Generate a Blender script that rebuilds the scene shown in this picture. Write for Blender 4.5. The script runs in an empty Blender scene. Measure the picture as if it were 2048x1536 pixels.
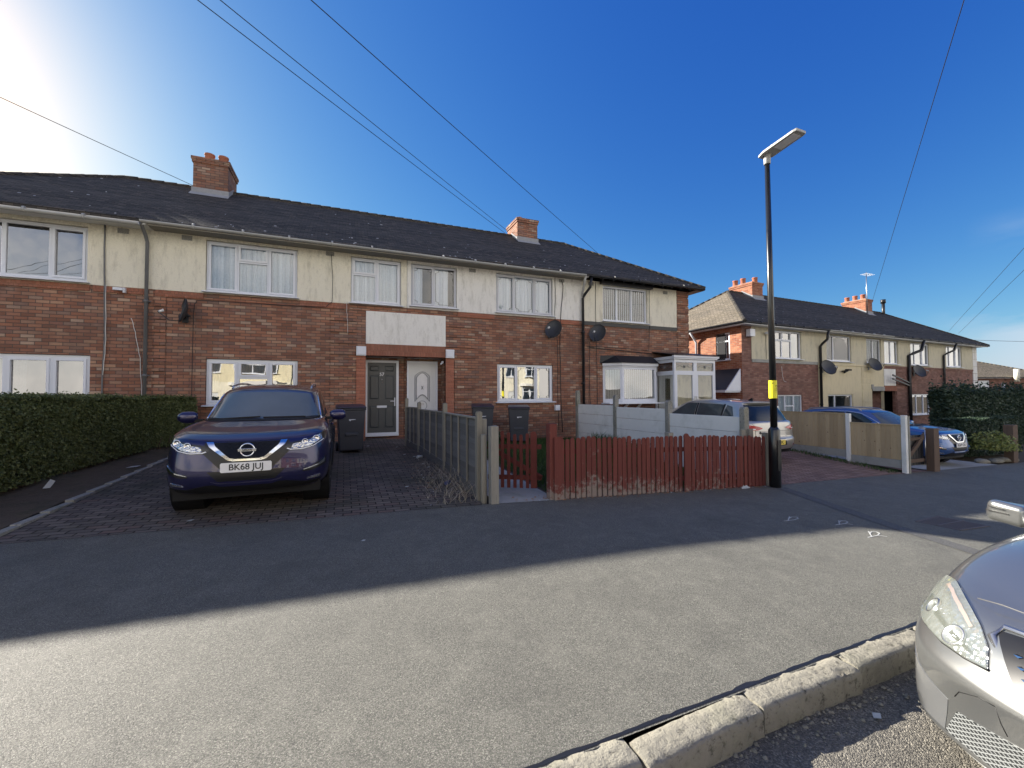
import bpy, bmesh, math, random
from mathutils import Vector, Matrix, noise
from mathutils.bvhtree import BVHTree
R=math.radians; PI=math.pi
sc=bpy.context.scene; COL=sc.collection
random.seed(7)
# ------------------------------------------------------------------ node helpers
class NT:
    def __init__(s,name):
        s.m=bpy.data.materials.new(name); s.m.use_nodes=True; s.t=s.m.node_tree
        for n in list(s.t.nodes):
            if n.type!='OUTPUT_MATERIAL' : s.t.nodes.remove(n)
        s.o=[n for n in s.t.nodes if n.type=='OUTPUT_MATERIAL'][0]
    def n(s,typ,**k):
        nd=s.t.nodes.new(typ)
        for a,b in k.items():
            if a=='op': nd.operation=b
            elif a=='dt': nd.data_type=b
            elif a=='bt': nd.blend_type=b
            else: setattr(nd,a,b)
        return nd
    def set(s,sock,v):
        if isinstance(v,bpy.types.NodeSocket): s.t.links.new(v,sock)
        else:
            if sock.type=='RGBA' and not hasattr(v,'__len__'): v=(v,v,v,1)
            if sock.type=='RGBA' and len(v)==3: v=(*v,1)
            if sock.type=='VECTOR' and not hasattr(v,'__len__'): v=(v,v,v)
            sock.default_value=v
    def math(s,op,a,b=0.0,c=0.0,clamp=False):
        nd=s.n('ShaderNodeMath',op=op); nd.use_clamp=clamp
        s.set(nd.inputs[0],a); s.set(nd.inputs[1],b); s.set(nd.inputs[2],c); return nd.outputs[0]
    def vmath(s,op,a,b=(0,0,0)):
        nd=s.n('ShaderNodeVectorMath',op=op); s.set(nd.inputs[0],a); s.set(nd.inputs[1],b); return nd.outputs[0]
    def mix(s,f,a,b,bt='MIX'):
        nd=s.n('ShaderNodeMix',dt='RGBA',bt=bt); s.set(nd.inputs[0],f); s.set(nd.inputs[6],a); s.set(nd.inputs[7],b); return nd.outputs[2]
    def sep(s,v):
        nd=s.n('ShaderNodeSeparateXYZ'); s.set(nd.inputs[0],v); return nd.outputs
    def comb(s,x,y,z):
        nd=s.n('ShaderNodeCombineXYZ'); s.set(nd.inputs[0],x); s.set(nd.inputs[1],y); s.set(nd.inputs[2],z); return nd.outputs[0]
    def noise(s,v,scale,detail=3,rough=.55,col=False,dist=0):
        nd=s.n('ShaderNodeTexNoise'); s.set(nd.inputs['Vector'],v); nd.inputs['Scale'].default_value=scale
        nd.inputs['Detail'].default_value=detail; nd.inputs['Roughness'].default_value=rough; nd.inputs['Distortion'].default_value=dist
        return nd.outputs['Color' if col else 'Fac']
    def vor(s,v,scale,feature='F1',out='Distance',rand=1):
        nd=s.n('ShaderNodeTexVoronoi',feature=feature); s.set(nd.inputs['Vector'],v); nd.inputs['Scale'].default_value=scale
        nd.inputs['Randomness'].default_value=rand
        return nd.outputs[out]
    def white(s,v):
        nd=s.n('ShaderNodeTexWhiteNoise'); s.set(nd.inputs['Vector'],v); return nd.outputs
    def ramp(s,f,stops,interp='LINEAR'):
        nd=s.n('ShaderNodeValToRGB'); s.set(nd.inputs[0],f); cr=nd.color_ramp; cr.interpolation=interp
        while len(cr.elements)<len(stops): cr.elements.new(.5)
        for e,(p,c) in zip(cr.elements,stops):
            e.position=p; e.color=(*c,1) if hasattr(c,'__len__') else (c,c,c,1)
        return nd.outputs[0]
    def obj(s): return s.n('ShaderNodeTexCoord').outputs['Object']
    def nrm(s): return s.n('ShaderNodeTexCoord').outputs['Normal']
    def bump(s,h,strength=.5,dist=.01,normal=None):
        nd=s.n('ShaderNodeBump'); s.set(nd.inputs['Height'],h); nd.inputs['Strength'].default_value=strength; nd.inputs['Distance'].default_value=dist
        if normal: s.set(nd.inputs['Normal'],normal)
        return nd.outputs[0]
    def bsdf(s,**k):
        b=s.n('ShaderNodeBsdfPrincipled')
        al=dict(color='Base Color',rough='Roughness',metal='Metallic',normal='Normal',coat='Coat Weight',coatr='Coat Roughness',spec='Specular IOR Level',trans='Transmission Weight',alpha='Alpha',ior='IOR',sheen='Sheen Weight',sub='Subsurface Weight',emit='Emission Color',es='Emission Strength')
        for a,v in k.items(): s.set(b.inputs[al[a]],v)
        return b.outputs[0]
    def out(s,sh): s.t.links.new(sh,s.o.inputs['Surface']); return s.m
M={}
def simple(name,color,rough=.5,metal=0,var=.12,scale=6,bump=0,bscale=40,coat=0,spec=.5):
    t=NT(name); v=t.obj(); n=t.noise(v,scale,5)
    c=t.mix(n,[x*(1-var) for x in color],[min(1,x*(1+var)) for x in color])
    k=dict(color=c,rough=rough,metal=metal,coat=coat,spec=spec)
    if bump: k['normal']=t.bump(t.noise(v,bscale,4),bump,.005)
    M[name]=t.out(t.bsdf(**k)); return M[name]
def facade_uv(t,kz=1.0):
    """(horizontal run, height) on a wall or roof face whatever way it looks"""
    p=t.sep(t.obj()); nn=t.sep(t.nrm())
    s=t.math('GREATER_THAN',t.math('ABSOLUTE',nn[0]),t.math('ABSOLUTE',nn[1]))
    h=t.math('ADD',t.math('MULTIPLY',p[0],t.math('SUBTRACT',1,s)),t.math('MULTIPLY',p[1],s))
    return h,t.math('MULTIPLY',p[2],kz),p
def bricks(t,h,z,bw,bh,mw,off=.5):
    zr=t.math('DIVIDE',z,bh); row=t.math('FLOOR',zr)
    sh=t.math('MULTIPLY',t.math('MODULO',t.math('ABSOLUTE',row),2),off)
    hr=t.math('ADD',t.math('DIVIDE',h,bw),sh); colm=t.math('FLOOR',hr)
    fx=t.math('FRACT',hr); fz=t.math('FRACT',zr)
    dx=t.math('MULTIPLY',t.math('MINIMUM',fx,t.math('SUBTRACT',1,fx)),bw)
    dz=t.math('MULTIPLY',t.math('MINIMUM',fz,t.math('SUBTRACT',1,fz)),bh)
    d=t.math('MINIMUM',dx,dz)
    mask=t.math('MULTIPLY',t.math('SUBTRACT',d,mw*.25),1/(mw*.5),clamp=True)
    rnd=t.white(t.comb(colm,row,0))
    return mask,rnd,fz
def brick_mat(name,stops,mortar,bw=.225,bh=.075,mw=.012,rough=.9,dirt=1.0):
    t=NT(name); h,z,p=facade_uv(t)
    wob=t.noise(t.comb(h,z,p[1]),14,2); z2=t.math('ADD',z,t.math('MULTIPLY',t.math('SUBTRACT',wob,.5),.006))
    mask,rnd,fz=bricks(t,h,z2,bw,bh,mw)
    c=t.ramp(rnd[0],stops)
    g=t.noise(t.obj(),60,4,.7); c=t.mix(t.math('MULTIPLY',g,.55),c,(.03,.02,.018),'MIX')
    big=t.noise(t.obj(),.9,4); c=t.mix(t.math('MULTIPLY',t.math('SUBTRACT',big,.45,clamp=True),2.2*dirt,clamp=True),c,(.12,.075,.06))
    lt=t.noise(t.obj(),2.3,3); c=t.mix(t.math('MULTIPLY',t.math('SUBTRACT',lt,.58,clamp=True),1.6,clamp=True),c,(.36,.27,.22))
    c=t.mix(mask,mortar,c)
    hgt=t.math('ADD',mask,t.math('MULTIPLY',g,.35))
    M[name]=t.out(t.bsdf(color=c,rough=rough,spec=.25,normal=t.bump(hgt,.9,.008))); return M[name]
BR=[(0,(.24,.115,.075)),(.2,(.36,.16,.10)),(.42,(.45,.22,.135)),(.6,(.31,.15,.11)),(.74,(.52,.31,.20)),(.88,(.23,.135,.11)),(1,(.60,.43,.31))]
brick_mat('brick',BR,(.10,.08,.068))
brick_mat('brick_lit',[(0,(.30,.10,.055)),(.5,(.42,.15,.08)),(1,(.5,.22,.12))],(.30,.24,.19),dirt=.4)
brick_mat('brick_far',[(0,(.22,.11,.085)),(.5,(.31,.155,.115)),(1,(.40,.22,.17))],(.14,.10,.09))
brick_mat('brick_smooth',[(0,(.36,.14,.085)),(1,(.46,.19,.12))],(.24,.12,.08),bw=.075,bh=.23)
brick_mat('brick_pier',[(0,(.40,.15,.09)),(1,(.50,.20,.125))],(.28,.13,.09),bw=.22,bh=.075)
def roof_mat(name,stops,kz=1.85,moss=.5):
    t=NT(name); h,z,p=facade_uv(t,kz)
    mask,rnd,fz=bricks(t,h,z,.17,.105,.008)
    c=t.ramp(rnd[0],stops); big=t.noise(t.obj(),1.3,4)
    c=t.mix(t.math('MULTIPLY',big,.6),c,(.012,.014,.017))
    sp=t.noise(t.obj(),9,6,.7); c=t.mix(t.math('MULTIPLY',t.math('SUBTRACT',sp,.60,clamp=True),moss*8,clamp=True),c,(.20,.20,.17))
    c=t.mix(mask,(.008,.008,.01),c)
    hgt=t.math('ADD',t.math('MULTIPLY',t.math('SUBTRACT',1,fz),1.0),t.math('MULTIPLY',rnd[0],.5))
    hgt=t.math('ADD',t.math('MULTIPLY',hgt,mask),t.math('MULTIPLY',sp,.3))
    c=t.mix(t.math('MULTIPLY',t.math('LESS_THAN',fz,.22),.75),c,(.006,.006,.006)); rowr=t.white(t.comb(t.math('FLOOR',t.math('DIVIDE',z,.105)),3,0))[0]; c=t.mix(t.math('MULTIPLY',rowr,.35),c,(.10,.092,.08))  # overlap shade painted as a dark band at the foot of each course
    M[name]=t.out(t.bsdf(color=c,rough=.9,spec=.18,normal=t.bump(hgt,1,.016)))
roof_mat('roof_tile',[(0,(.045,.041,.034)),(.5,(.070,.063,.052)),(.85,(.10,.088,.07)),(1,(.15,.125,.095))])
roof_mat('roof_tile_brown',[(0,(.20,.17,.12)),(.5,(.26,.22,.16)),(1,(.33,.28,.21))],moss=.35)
def render_mat(name,col,dirt=(.30,.29,.24)):
    t=NT(name); v=t.obj(); p=t.sep(v)
    g=t.noise(v,70,4,.7); c=t.mix(g,[x*.88 for x in col],[min(1,x*1.06) for x in col])
    st=t.noise(t.comb(t.math('MULTIPLY',p[0],3),t.math('MULTIPLY',p[1],3),t.math('MULTIPLY',p[2],.8)),2.2,6,.7)
    top=t.math('MULTIPLY',t.math('SUBTRACT',p[2],4.75),1.1,clamp=True)
    blot=t.math('MULTIPLY',t.math('SUBTRACT',t.noise(v,28,5,.8),.43,clamp=True),5,clamp=True)
    c=t.mix(t.math('MULTIPLY',t.math('MULTIPLY',top,blot),t.math('ADD',st,.1)),c,dirt)
    c=t.mix(t.math('MULTIPLY',t.math('SUBTRACT',st,.50,clamp=True),2.4,clamp=True),c,dirt); sp_=t.noise(v,16,6,.8); c=t.mix(t.math('MULTIPLY',t.math('SUBTRACT',sp_,.56,clamp=True),2.2,clamp=True),c,dirt)
    hg=t.math('ADD',t.vor(v,90),t.math('MULTIPLY',t.noise(v,160,2),.6))
    M[name]=t.out(t.bsdf(color=c,rough=.93,spec=.2,normal=t.bump(hg,.85,.01)))
render_mat('render_cream',(.80,.765,.63),(.36,.34,.27)); render_mat('render_white',(.82,.81,.76),(.38,.37,.32)); render_mat('render_yellow',(.74,.68,.48))
render_mat('render_beige',(.62,.575,.43)); render_mat('render_ochre',(.70,.62,.42),(.45,.4,.27))
def asphalt_mat(name,c0,c1,grain=260,bmp=1.0,stone=.5,tint=(.05,.052,.055)):
    t=NT(name); v=t.obj()
    vo=t.n('ShaderNodeTexVoronoi'); t.set(vo.inputs['Vector'],v); vo.inputs['Scale'].default_value=grain
    cell=t.sep(vo.outputs['Color'])
    c=t.ramp(cell[0],[(0,c0),(.55,[(a+b)/2 for a,b in zip(c0,c1)]),(.9,c1),(1,[min(1,x*1.6) for x in c1])])
    big=t.noise(v,.55,5,.6); c=t.mix(t.math('MULTIPLY',big,stone),c,tint)
    bl=t.noise(v,1.7,6,.65); c=t.mix(t.math('MULTIPLY',t.math('SUBTRACT',bl,.50,clamp=True),1.7,clamp=True),c,[x*.62 for x in tint]); gum=t.math('LESS_THAN',t.vor(v,1.6),.028); c=t.mix(t.math('MULTIPLY',gum,.45),c,[x*.5 for x in tint]); mid=t.noise(v,6,4); c=t.mix(t.math('MULTIPLY',t.math('SUBTRACT',mid,.5,clamp=True),.8,clamp=True),c,[x*1.25 for x in c1])
    h=t.math('ADD',t.math('SUBTRACT',1,t.math('MULTIPLY',vo.outputs['Distance'],1.2)),t.math('MULTIPLY',cell[1],.7))
    h=t.math('ADD',h,t.math('MULTIPLY',t.noise(v,70,3),.8))
    M[name]=t.out(t.bsdf(color=c,rough=t.math('ADD',.55,t.math('MULTIPLY',cell[2],.3)),spec=.5,normal=t.bump(h,bmp,.0065)))
asphalt_mat('asphalt',(.060,.061,.053),(.275,.270,.230),tint=(.092,.091,.082))
asphalt_mat('asphalt_new',(.05,.05,.05),(.13,.128,.12),150,.8,tint=(.075,.075,.072))
asphalt_mat('asphalt_road',(.045,.043,.038),(.24,.22,.18),150,.8,tint=(.09,.085,.072))
def stone_mat(name,a,b,scale=8,bmp=.6,pits=True,green=None,bs=30):
    t=NT(name); v=t.obj(); n=t.noise(v,scale,6,.65); c=t.mix(n,a,b)
    p=t.noise(v,bs,5,.75)
    if pits: c=t.mix(t.math('MULTIPLY',t.math('SUBTRACT',p,.54,clamp=True),6,clamp=True),c,[x*.28 for x in a])
    if green:
        g=t.noise(v,2.2,5,.7); c=t.mix(t.math('MULTIPLY',t.math('SUBTRACT',g,.5,clamp=True),3,clamp=True),c,green)
    M[name]=t.out(t.bsdf(color=c,rough=.92,spec=.25,normal=t.bump(t.math('SUBTRACT',n,t.math('MULTIPLY',p,1.2)),bmp,.012)))
stone_mat('kerb_stone',(.17,.16,.13),(.33,.31,.25),9,.9,True,(.17,.17,.12),26)
stone_mat('concrete',(.27,.27,.25),(.36,.36,.335),5,.3,False,(.2,.21,.17))
stone_mat('concrete_white',(.64,.66,.64),(.76,.77,.74),2.5,.3,False,(.50,.52,.48))
stone_mat('concrete_post',(.20,.20,.175),(.34,.335,.30),9,.6,True,(.15,.16,.11),34)
stone_mat('pot_clay',(.28,.10,.06),(.38,.15,.09),9,.3,False)
stone_mat('lead',(.20,.21,.22),(.36,.37,.38),12,.4,False)
stone_mat('soil',(.055,.045,.033),(.12,.095,.07),14,1,False,(.03,.045,.02))
def paving_mat(name,stops,bw=.2,bh=.1,rot=0,moss=(.02,.035,.015)):
    t=NT(name); v=t.obj()
    mp=t.n('ShaderNodeMapping'); t.set(mp.inputs['Vector'],v); mp.inputs['Rotation'].default_value=(0,0,rot)
    p=t.sep(mp.outputs[0]); wob=t.noise(v,5,2)
    # herringbone-like: alternate patches of the bond turned a quarter
    mask,rnd,fz=bricks(t,t.math('ADD',p[0],t.math('MULTIPLY',wob,.02)),t.math('ADD',p[1],t.math('MULTIPLY',wob,.015)),bw,bh,.012)
    c=t.ramp(rnd[0],stops); g=t.noise(v,45,5,.7); c=t.mix(t.math('MULTIPLY',g,.5),c,(.03,.03,.028))
    big=t.noise(v,.8,4); c=t.mix(t.math('MULTIPLY',t.math('SUBTRACT',big,.48,clamp=True),2.5,clamp=True),c,moss)
    c=t.mix(mask,(.012,.012,.009),c)
    M[name]=t.out(t.bsdf(color=c,rough=.85,spec=.3,normal=t.bump(t.math('ADD',t.math('MULTIPLY',mask,1),t.math('MULTIPLY',t.math('ADD',g,rnd[0]),.4)),1,.012)))
paving_mat('paving_grey',[(0,(.10,.085,.075)),(.5,(.145,.12,.10)),(.8,(.19,.16,.135)),(1,(.16,.11,.09))])
paving_mat('paving_red',[(0,(.24,.14,.11)),(.5,(.31,.19,.145)),(1,(.38,.25,.20))],rot=.6,moss=(.10,.07,.06))
def wood_mat(name,a,b,grain=1.0,wear=None,knots=0,vert=True,dark=(.02,.018,.015)):
    t=NT(name); p=t.sep(t.obj()); k=(18,18,1.1) if vert else (1.5,1.5,30)
    v=t.comb(t.math('MULTIPLY',p[0],k[0]),t.math('MULTIPLY',p[1],k[1]),t.math('MULTIPLY',p[2],k[2]))
    n=t.noise(v,2.4,6,.65,dist=.6); c=t.mix(n,a,b)
    rp=t.n('ShaderNodeNewGeometry').outputs['Random Per Island']
    c=t.mix(t.math('MULTIPLY',rp,.35),c,dark)
    c=t.mix(t.math('MULTIPLY',t.math('SUBTRACT',t.noise(v,5,4),.6,clamp=True),3,clamp=True),c,dark)
    if knots:
        kn=t.math('LESS_THAN',t.vor(t.comb(t.math('MULTIPLY',p[0],1.3),t.math('MULTIPLY',p[1],1.3),p[2]),6),.10)
        c=t.mix(t.math('MULTIPLY',kn,knots),c,(.09,.05,.02))
    if wear:
        w=t.math('ADD',t.noise(t.obj(),12,6,.75),t.math('MULTIPLY',t.math('SUBTRACT',t.noise(t.comb(p[0],0,0),1.6,2),.5),.5)); lo=t.math('SUBTRACT',1.0,t.math('MULTIPLY',t.math('SUBTRACT',p[2],wear[0]),1/wear[1]),clamp=True); lo=t.math('MULTIPLY',lo,t.math('SUBTRACT',.62,t.math('MULTIPLY',p[0],.33),clamp=True))
        c=t.mix(t.math('MULTIPLY',t.math('SUBTRACT',t.math('ADD',t.math('MULTIPLY',lo,.50),w),.66,clamp=True),9,clamp=True),c,wear[2])
    M[name]=t.out(t.bsdf(color=c,rough=.85,spec=.25,normal=t.bump(n,.6,.004)))
wood_mat('wood_fence_old',(.10,.10,.10),(.19,.19,.18),vert=False)
wood_mat('wood_post',(.16,.15,.12),(.31,.29,.235)); wood_mat('wood_grey',(.19,.18,.155),(.36,.34,.285))
wood_mat('wood_new',(.40,.30,.175),(.60,.48,.30),knots=.7,dark=(.13,.09,.05))
wood_mat('wood_brown',(.09,.065,.05),(.17,.12,.09))
wood_mat('wood_red',(.11,.034,.028),(.21,.060,.045),wear=(-.14,.60,(.24,.19,.16)),dark=(.07,.02,.018))
wood_mat('wood_gate_red',(.13,.038,.03),(.22,.06,.043),dark=(.05,.012,.012))
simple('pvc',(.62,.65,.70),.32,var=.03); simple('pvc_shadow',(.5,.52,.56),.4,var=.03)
simple('white_paint',(.62,.62,.60),.5,var=.06,bump=.1); simple('black_plastic',(.008,.008,.009),.6,var=.2,spec=.25)
simple('gutter_grey',(.34,.345,.33),.5,var=.25,scale=4); simple('pipe_grey',(.12,.125,.13),.5,var=.25,scale=4); simple('gutter_black',(.012,.013,.015),.4)
simple('black_paint',(.012,.013,.016),.45,bump=.2); simple('lamp_black',(.008,.009,.010),.28,coat=.3)
simple('rubber',(.012,.012,.012),.8,bump=.3,bscale=60); simple('bin_plastic',(.035,.04,.052),.5,var=.2)
simple('bin_lid',(.022,.018,.040),.45); simple('dark_room',(.012,.013,.016),.9); simple('steel',(.45,.46,.47),.35,1,var=.1)
simple('chrome',(.75,.77,.8),.08,1,var=.02); simple('dish_grey',(.032,.035,.04),.5,var=.3,scale=15); simple('cable',(.012,.012,.014),.6)
simple('yellow_sign',(.78,.72,.02),.4,var=.03); simple('black_ink',(.01,.01,.01),.5); simple('plate_white',(.78,.78,.76),.35,var=.02)
simple('plate_yellow',(.80,.62,.10),.35,var=.03); simple('red_plastic',(.42,.012,.015),.15,coat=.6,var=.2,scale=20)
simple('door_dark',(.05,.058,.063),.38,var=.08); simple('door_white',(.60,.62,.63),.35,var=.03); simple('iron',(.13,.11,.10),.7,.2,bump=.6,bscale=25)
simple('litter_white',(.38,.40,.40),.8); simple('litter_blue',(.03,.05,.16),.5); simple('leaf_brown',(.30,.16,.08),.8); simple('chalk',(.42,.43,.42),.95,var=.4,scale=30)
simple('mirror_glass',(.6,.65,.7),.03,1,var=0); simple('grille_black',(.008,.008,.009),.35); simple('grey_plastic',(.10,.10,.105),.5)
simple('weed_dry',(.30,.27,.21),.9,var=.3); simple('interior_seat',(.03,.03,.034),.8); simple('white_lens',(.7,.72,.74),.2)
simple('curtain_blue',(.42,.50,.60),.9,var=.05); simple('blind_white',(.68,.74,.80),.8,var=.04); simple('pvc_bead_shade',(.30,.32,.35),.4); simple('amber',(.6,.25,.03),.3)
def lace_mat(name,a,b,vert=40):
    t=NT(name); p=t.sep(t.obj()); w=t.math('SINE',t.math('MULTIPLY',t.math('ADD',p[0],t.math('MULTIPLY',p[1],1)),vert))
    n=t.noise(t.comb(t.math('MULTIPLY',p[0],1),p[1],t.math('MULTIPLY',p[2],1)),24,5,.75)
    f=t.math('ADD',t.math('MULTIPLY',w,.2),t.math('MULTIPLY',n,1.0),clamp=True)
    c=t.mix(f,a,b); M[name]=t.out(t.bsdf(color=c,rough=.95,spec=.1,normal=t.bump(w,.4,.01)))
lace_mat('lace',(.42,.50,.58),(.80,.86,.92),34); lace_mat('lace_bright',(.50,.57,.66),(.84,.88,.94),22); lace_mat('drape',(.12,.14,.17),(.36,.40,.46),60)
def glass_mat(name,refl=.18,tint=(.9,.93,.95),rough=.0,wave=.0):
    t=NT(name); gl=t.n('ShaderNodeBsdfGlossy'); gl.inputs['Roughness'].default_value=rough
    tr=t.n('ShaderNodeBsdfTransparent'); t.set(tr.inputs[0],tint)
    if wave: t.set(gl.inputs['Normal'],t.bump(t.noise(t.obj(),2.2,1),.25,wave))
    fr=t.n('ShaderNodeFresnel'); fr.inputs[0].default_value=1.5
    f=t.math('ADD',t.math('MULTIPLY',fr.outputs[0],1.3),refl,clamp=True)
    mx=t.n('ShaderNodeMixShader'); t.set(mx.inputs[0],f); t.t.links.new(tr.outputs[0],mx.inputs[1]); t.t.links.new(gl.outputs[0],mx.inputs[2])
    M[name]=t.out(mx.outputs[0])
glass_mat('glass',.08,wave=.006); glass_mat('glass_refl',.30,(.62,.66,.66),wave=.006); glass_mat('car_glass',.10,(.30,.36,.38)); simple('car_glass_dark',(.014,.018,.022),.04,var=.1,spec=.6); glass_mat('lens',.05,(.86,.9,.92))
def paint(name,c,metal=.6,rough=.32,flake=.25):
    t=NT(name); v=t.obj(); f=t.noise(v,900,1); 
    col=t.mix(t.math('MULTIPLY',f,flake),c,[min(1,x*2.2+.01) for x in c])
    M[name]=t.out(t.bsdf(color=col,metal=metal,rough=rough,coat=1.0,coatr=.03,spec=.5))
paint('paint_purple',(.012,.011,.055),.5,.28); paint('paint_blue',(.02,.07,.22),.5,.3); paint('paint_beige',(.34,.33,.31),.65,.34); paint('paint_silver',(.185,.19,.188),.75,.30)
def leaf_mat(name,a,b):
    t=NT(name); rp=t.n('ShaderNodeNewGeometry').outputs['Random Per Island']
    big=t.noise(t.obj(),2.5,4,.6)
    c=t.mix(rp,a,b); c=t.mix(t.math('MULTIPLY',big,.35),c,[x*.35 for x in a])
    d=t.bsdf(color=c,rough=.55,spec=.35); tl=t.n('ShaderNodeBsdfTranslucent'); t.set(tl.inputs[0],c)
    mx=t.n('ShaderNodeMixShader'); mx.inputs[0].default_value=.25; t.t.links.new(d,mx.inputs[1]); t.t.links.new(tl.outputs[0],mx.inputs[2])
    M[name]=t.out(mx.outputs[0])
leaf_mat('leaf_privet',(.075,.105,.035),(.17,.19,.075)); leaf_mat('leaf_dark',(.03,.055,.035),(.065,.10,.06)); leaf_mat('leaf_sunlit',(.16,.20,.05),(.34,.36,.12)); leaf_mat('grass',(.03,.07,.015),(.07,.13,.03))
# ------------------------------------------------------------------ mesh builder
class MB:
    def __init__(s): s.v=[];s.f=[];s.m=[];s.s=[]
    def add(s,vs,fs,m=0,smooth=False):
        b=len(s.v); s.v+=[tuple(v) for v in vs]
        for f in fs: s.f.append([b+i for i in f]); s.m.append(m); s.s.append(smooth)
    def box(s,x0,x1,y0,y1,z0,z1,m=0):
        s.add([(x0,y0,z0),(x1,y0,z0),(x1,y1,z0),(x0,y1,z0),(x0,y0,z1),(x1,y0,z1),(x1,y1,z1),(x0,y1,z1)],
              [(0,3,2,1),(4,5,6,7),(0,1,5,4),(1,2,6,5),(2,3,7,6),(3,0,4,7)],m)
    def bar(s,a,b,w,h,m=0,up=(0,0,1)):
        a=Vector(a);b=Vector(b);d=(b-a).normalized();u=Vector(up)
        if abs(d.dot(u))>.98: u=Vector((0,1,0))
        x=d.cross(u).normalized(); y=x.cross(d)
        vs=[p+x*w/2*i+y*h/2*j for p in (a,b) for i,j in ((-1,-1),(1,-1),(1,1),(-1,1))]
        s.add(vs,[(0,1,2,3),(7,6,5,4),(0,4,5,1),(1,5,6,2),(2,6,7,3),(3,7,4,0)],m)
    def tube(s,pts,r,n=8,m=0,cap=True):
        pts=[Vector(p) for p in pts]; rr=r if hasattr(r,'__len__') else [r]*len(pts); b=len(s.v); prev=None
        for i,p in enumerate(pts):
            d=(pts[min(i+1,len(pts)-1)]-pts[max(i-1,0)]).normalized()
            x=d.cross(prev[1]) if prev else d.cross(Vector((0,0,1)) if abs(d.z)<.95 else Vector((0,1,0)))
            if x.length<1e-6: x=Vector((1,0,0))
            x.normalize(); y=x.cross(d).normalized()
            if prev: 
                y=prev[1]-d*prev[1].dot(d); y.normalize(); x=d.cross(y)
            prev=(x,y)
            s.v+=[tuple(p+(x*math.cos(2*PI*k/n)+y*math.sin(2*PI*k/n))*rr[i]) for k in range(n)]
        for i in range(len(pts)-1):
            for k in range(n):
                a=b+i*n+k; c=b+i*n+(k+1)%n; s.f.append([a,c,c+n,a+n]); s.m.append(m); s.s.append(True)
        if cap:
            s.f.append([b+k for k in range(n)][::-1]); s.m.append(m); s.s.append(False)
            e=b+(len(pts)-1)*n; s.f.append([e+k for k in range(n)]); s.m.append(m); s.s.append(False)
    def cyl(s,p,q,r0,r1=None,n=20,m=0): s.tube([p,q],[r0,r0 if r1 is None else r1],n,m)
    def lathe(s,prof,o=(0,0,0),axis='z',n=24,m=0,arc=2*PI):
        o=Vector(o); b=len(s.v); k=n if arc>6.28 else n+1
        for r,h in prof:
            for i in range(k):
                a=arc*i/n; x,y=r*math.cos(a),r*math.sin(a)
                v=(x,y,h) if axis=='z' else ((x,h,y) if axis=='y' else (h,x,y)); s.v.append(tuple(o+Vector(v)))
        for j in range(len(prof)-1):
            for i in range(n):
                a=b+j*k+i; c=b+j*k+(i+1)%k; s.f.append([a,c,c+k,a+k]); s.m.append(m); s.s.append(True)
    def prism(s,pts,fa,fb,m=0):
        """2-D outline given to two functions that place it: two faces and sides"""
        n=len(pts); A=[fa(*p) for p in pts]; B=[fb(*p) for p in pts]
        s.add(A+B,[list(range(n))[::-1],list(range(n,2*n))]+[(i,(i+1)%n,n+(i+1)%n,n+i) for i in range(n)],m)
    def holed(s,u0,u1,z0,z1,holes,v,depth,m=0,mr=None,P=None):
        """wall face at v with rectangular holes and their reveals; P maps (u,v,z) to a point"""
        P=P or (lambda u,v,z:(u,v,z)); mr=m if mr is None else mr
        us=sorted({u0,u1,*[h[0] for h in holes],*[h[1] for h in holes]}); us=[u for u in us if u0<=u<=u1]
        zs=sorted({z0,z1,*[h[2] for h in holes],*[h[3] for h in holes]}); zs=[z for z in zs if z0<=z<=z1]
        for i in range(len(us)-1):
            for j in range(len(zs)-1):
                cu=(us[i]+us[i+1])/2; cz=(zs[j]+zs[j+1])/2
                if any(h[0]<cu<h[1] and h[2]<cz<h[3] for h in holes): continue
                s.add([P(us[i],v,zs[j]),P(us[i+1],v,zs[j]),P(us[i+1],v,zs[j+1]),P(us[i],v,zs[j+1])],[(0,1,2,3)],m)
        for a,b,c,d in holes:
            c=max(c,z0); d=min(d,z1)
            if d<=c: continue
            w=v+depth
            q=[(a,c),(b,c),(b,d),(a,d)]
            for k in range(4):
                if k==0 and c==z0 or k==2 and d==z1: continue
                p1=q[k];p2=q[(k+1)%4]
                s.add([P(p1[0],v,p1[1]),P(p2[0],v,p2[1]),P(p2[0],w,p2[1]),P(p1[0],w,p1[1])],[(3,2,1,0)],mr)
    def build(s,name,mats,parent=None,off=(0,0,0),bevel=0,loc=None,recalc=False,subd=0):
        me=bpy.data.meshes.new(name); ox,oy,oz=off
        me.from_pydata([(a-ox,b-oy,c-oz) for a,b,c in s.v],[],s.f)
        if not isinstance(mats,(list,tuple)): mats=[mats]
        for mm in mats: me.materials.append(M[mm] if isinstance(mm,str) else mm)
        me.polygons.foreach_set('material_index',s.m); me.polygons.foreach_set('use_smooth',s.s)
        if recalc:
            bm=bmesh.new(); bm.from_mesh(me); bmesh.ops.recalc_face_normals(bm,faces=bm.faces); bm.to_mesh(me); bm.free()
        me.update()
        o=bpy.data.objects.new(name,me); COL.objects.link(o)
        if parent: o.parent=parent
        if loc: o.location=loc
        if bevel:
            b=o.modifiers.new('b','BEVEL'); b.width=bevel; b.segments=2; b.limit_method='ANGLE'; b.angle_limit=R(40)
        return o
def tag(o,label=None,cat=None,group=None,kind=None):
    if label: o['label']=label
    if cat: o['category']=cat
    if group: o['group']=group
    if kind: o['kind']=kind
    return o
def empty(name,loc=(0,0,0),rz=0,label=None,cat=None,group=None):
    o=bpy.data.objects.new(name,None); COL.objects.link(o); o.location=loc; o.rotation_euler=(0,0,rz); o.empty_display_size=.3
    return tag(o,label,cat,group)
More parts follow.
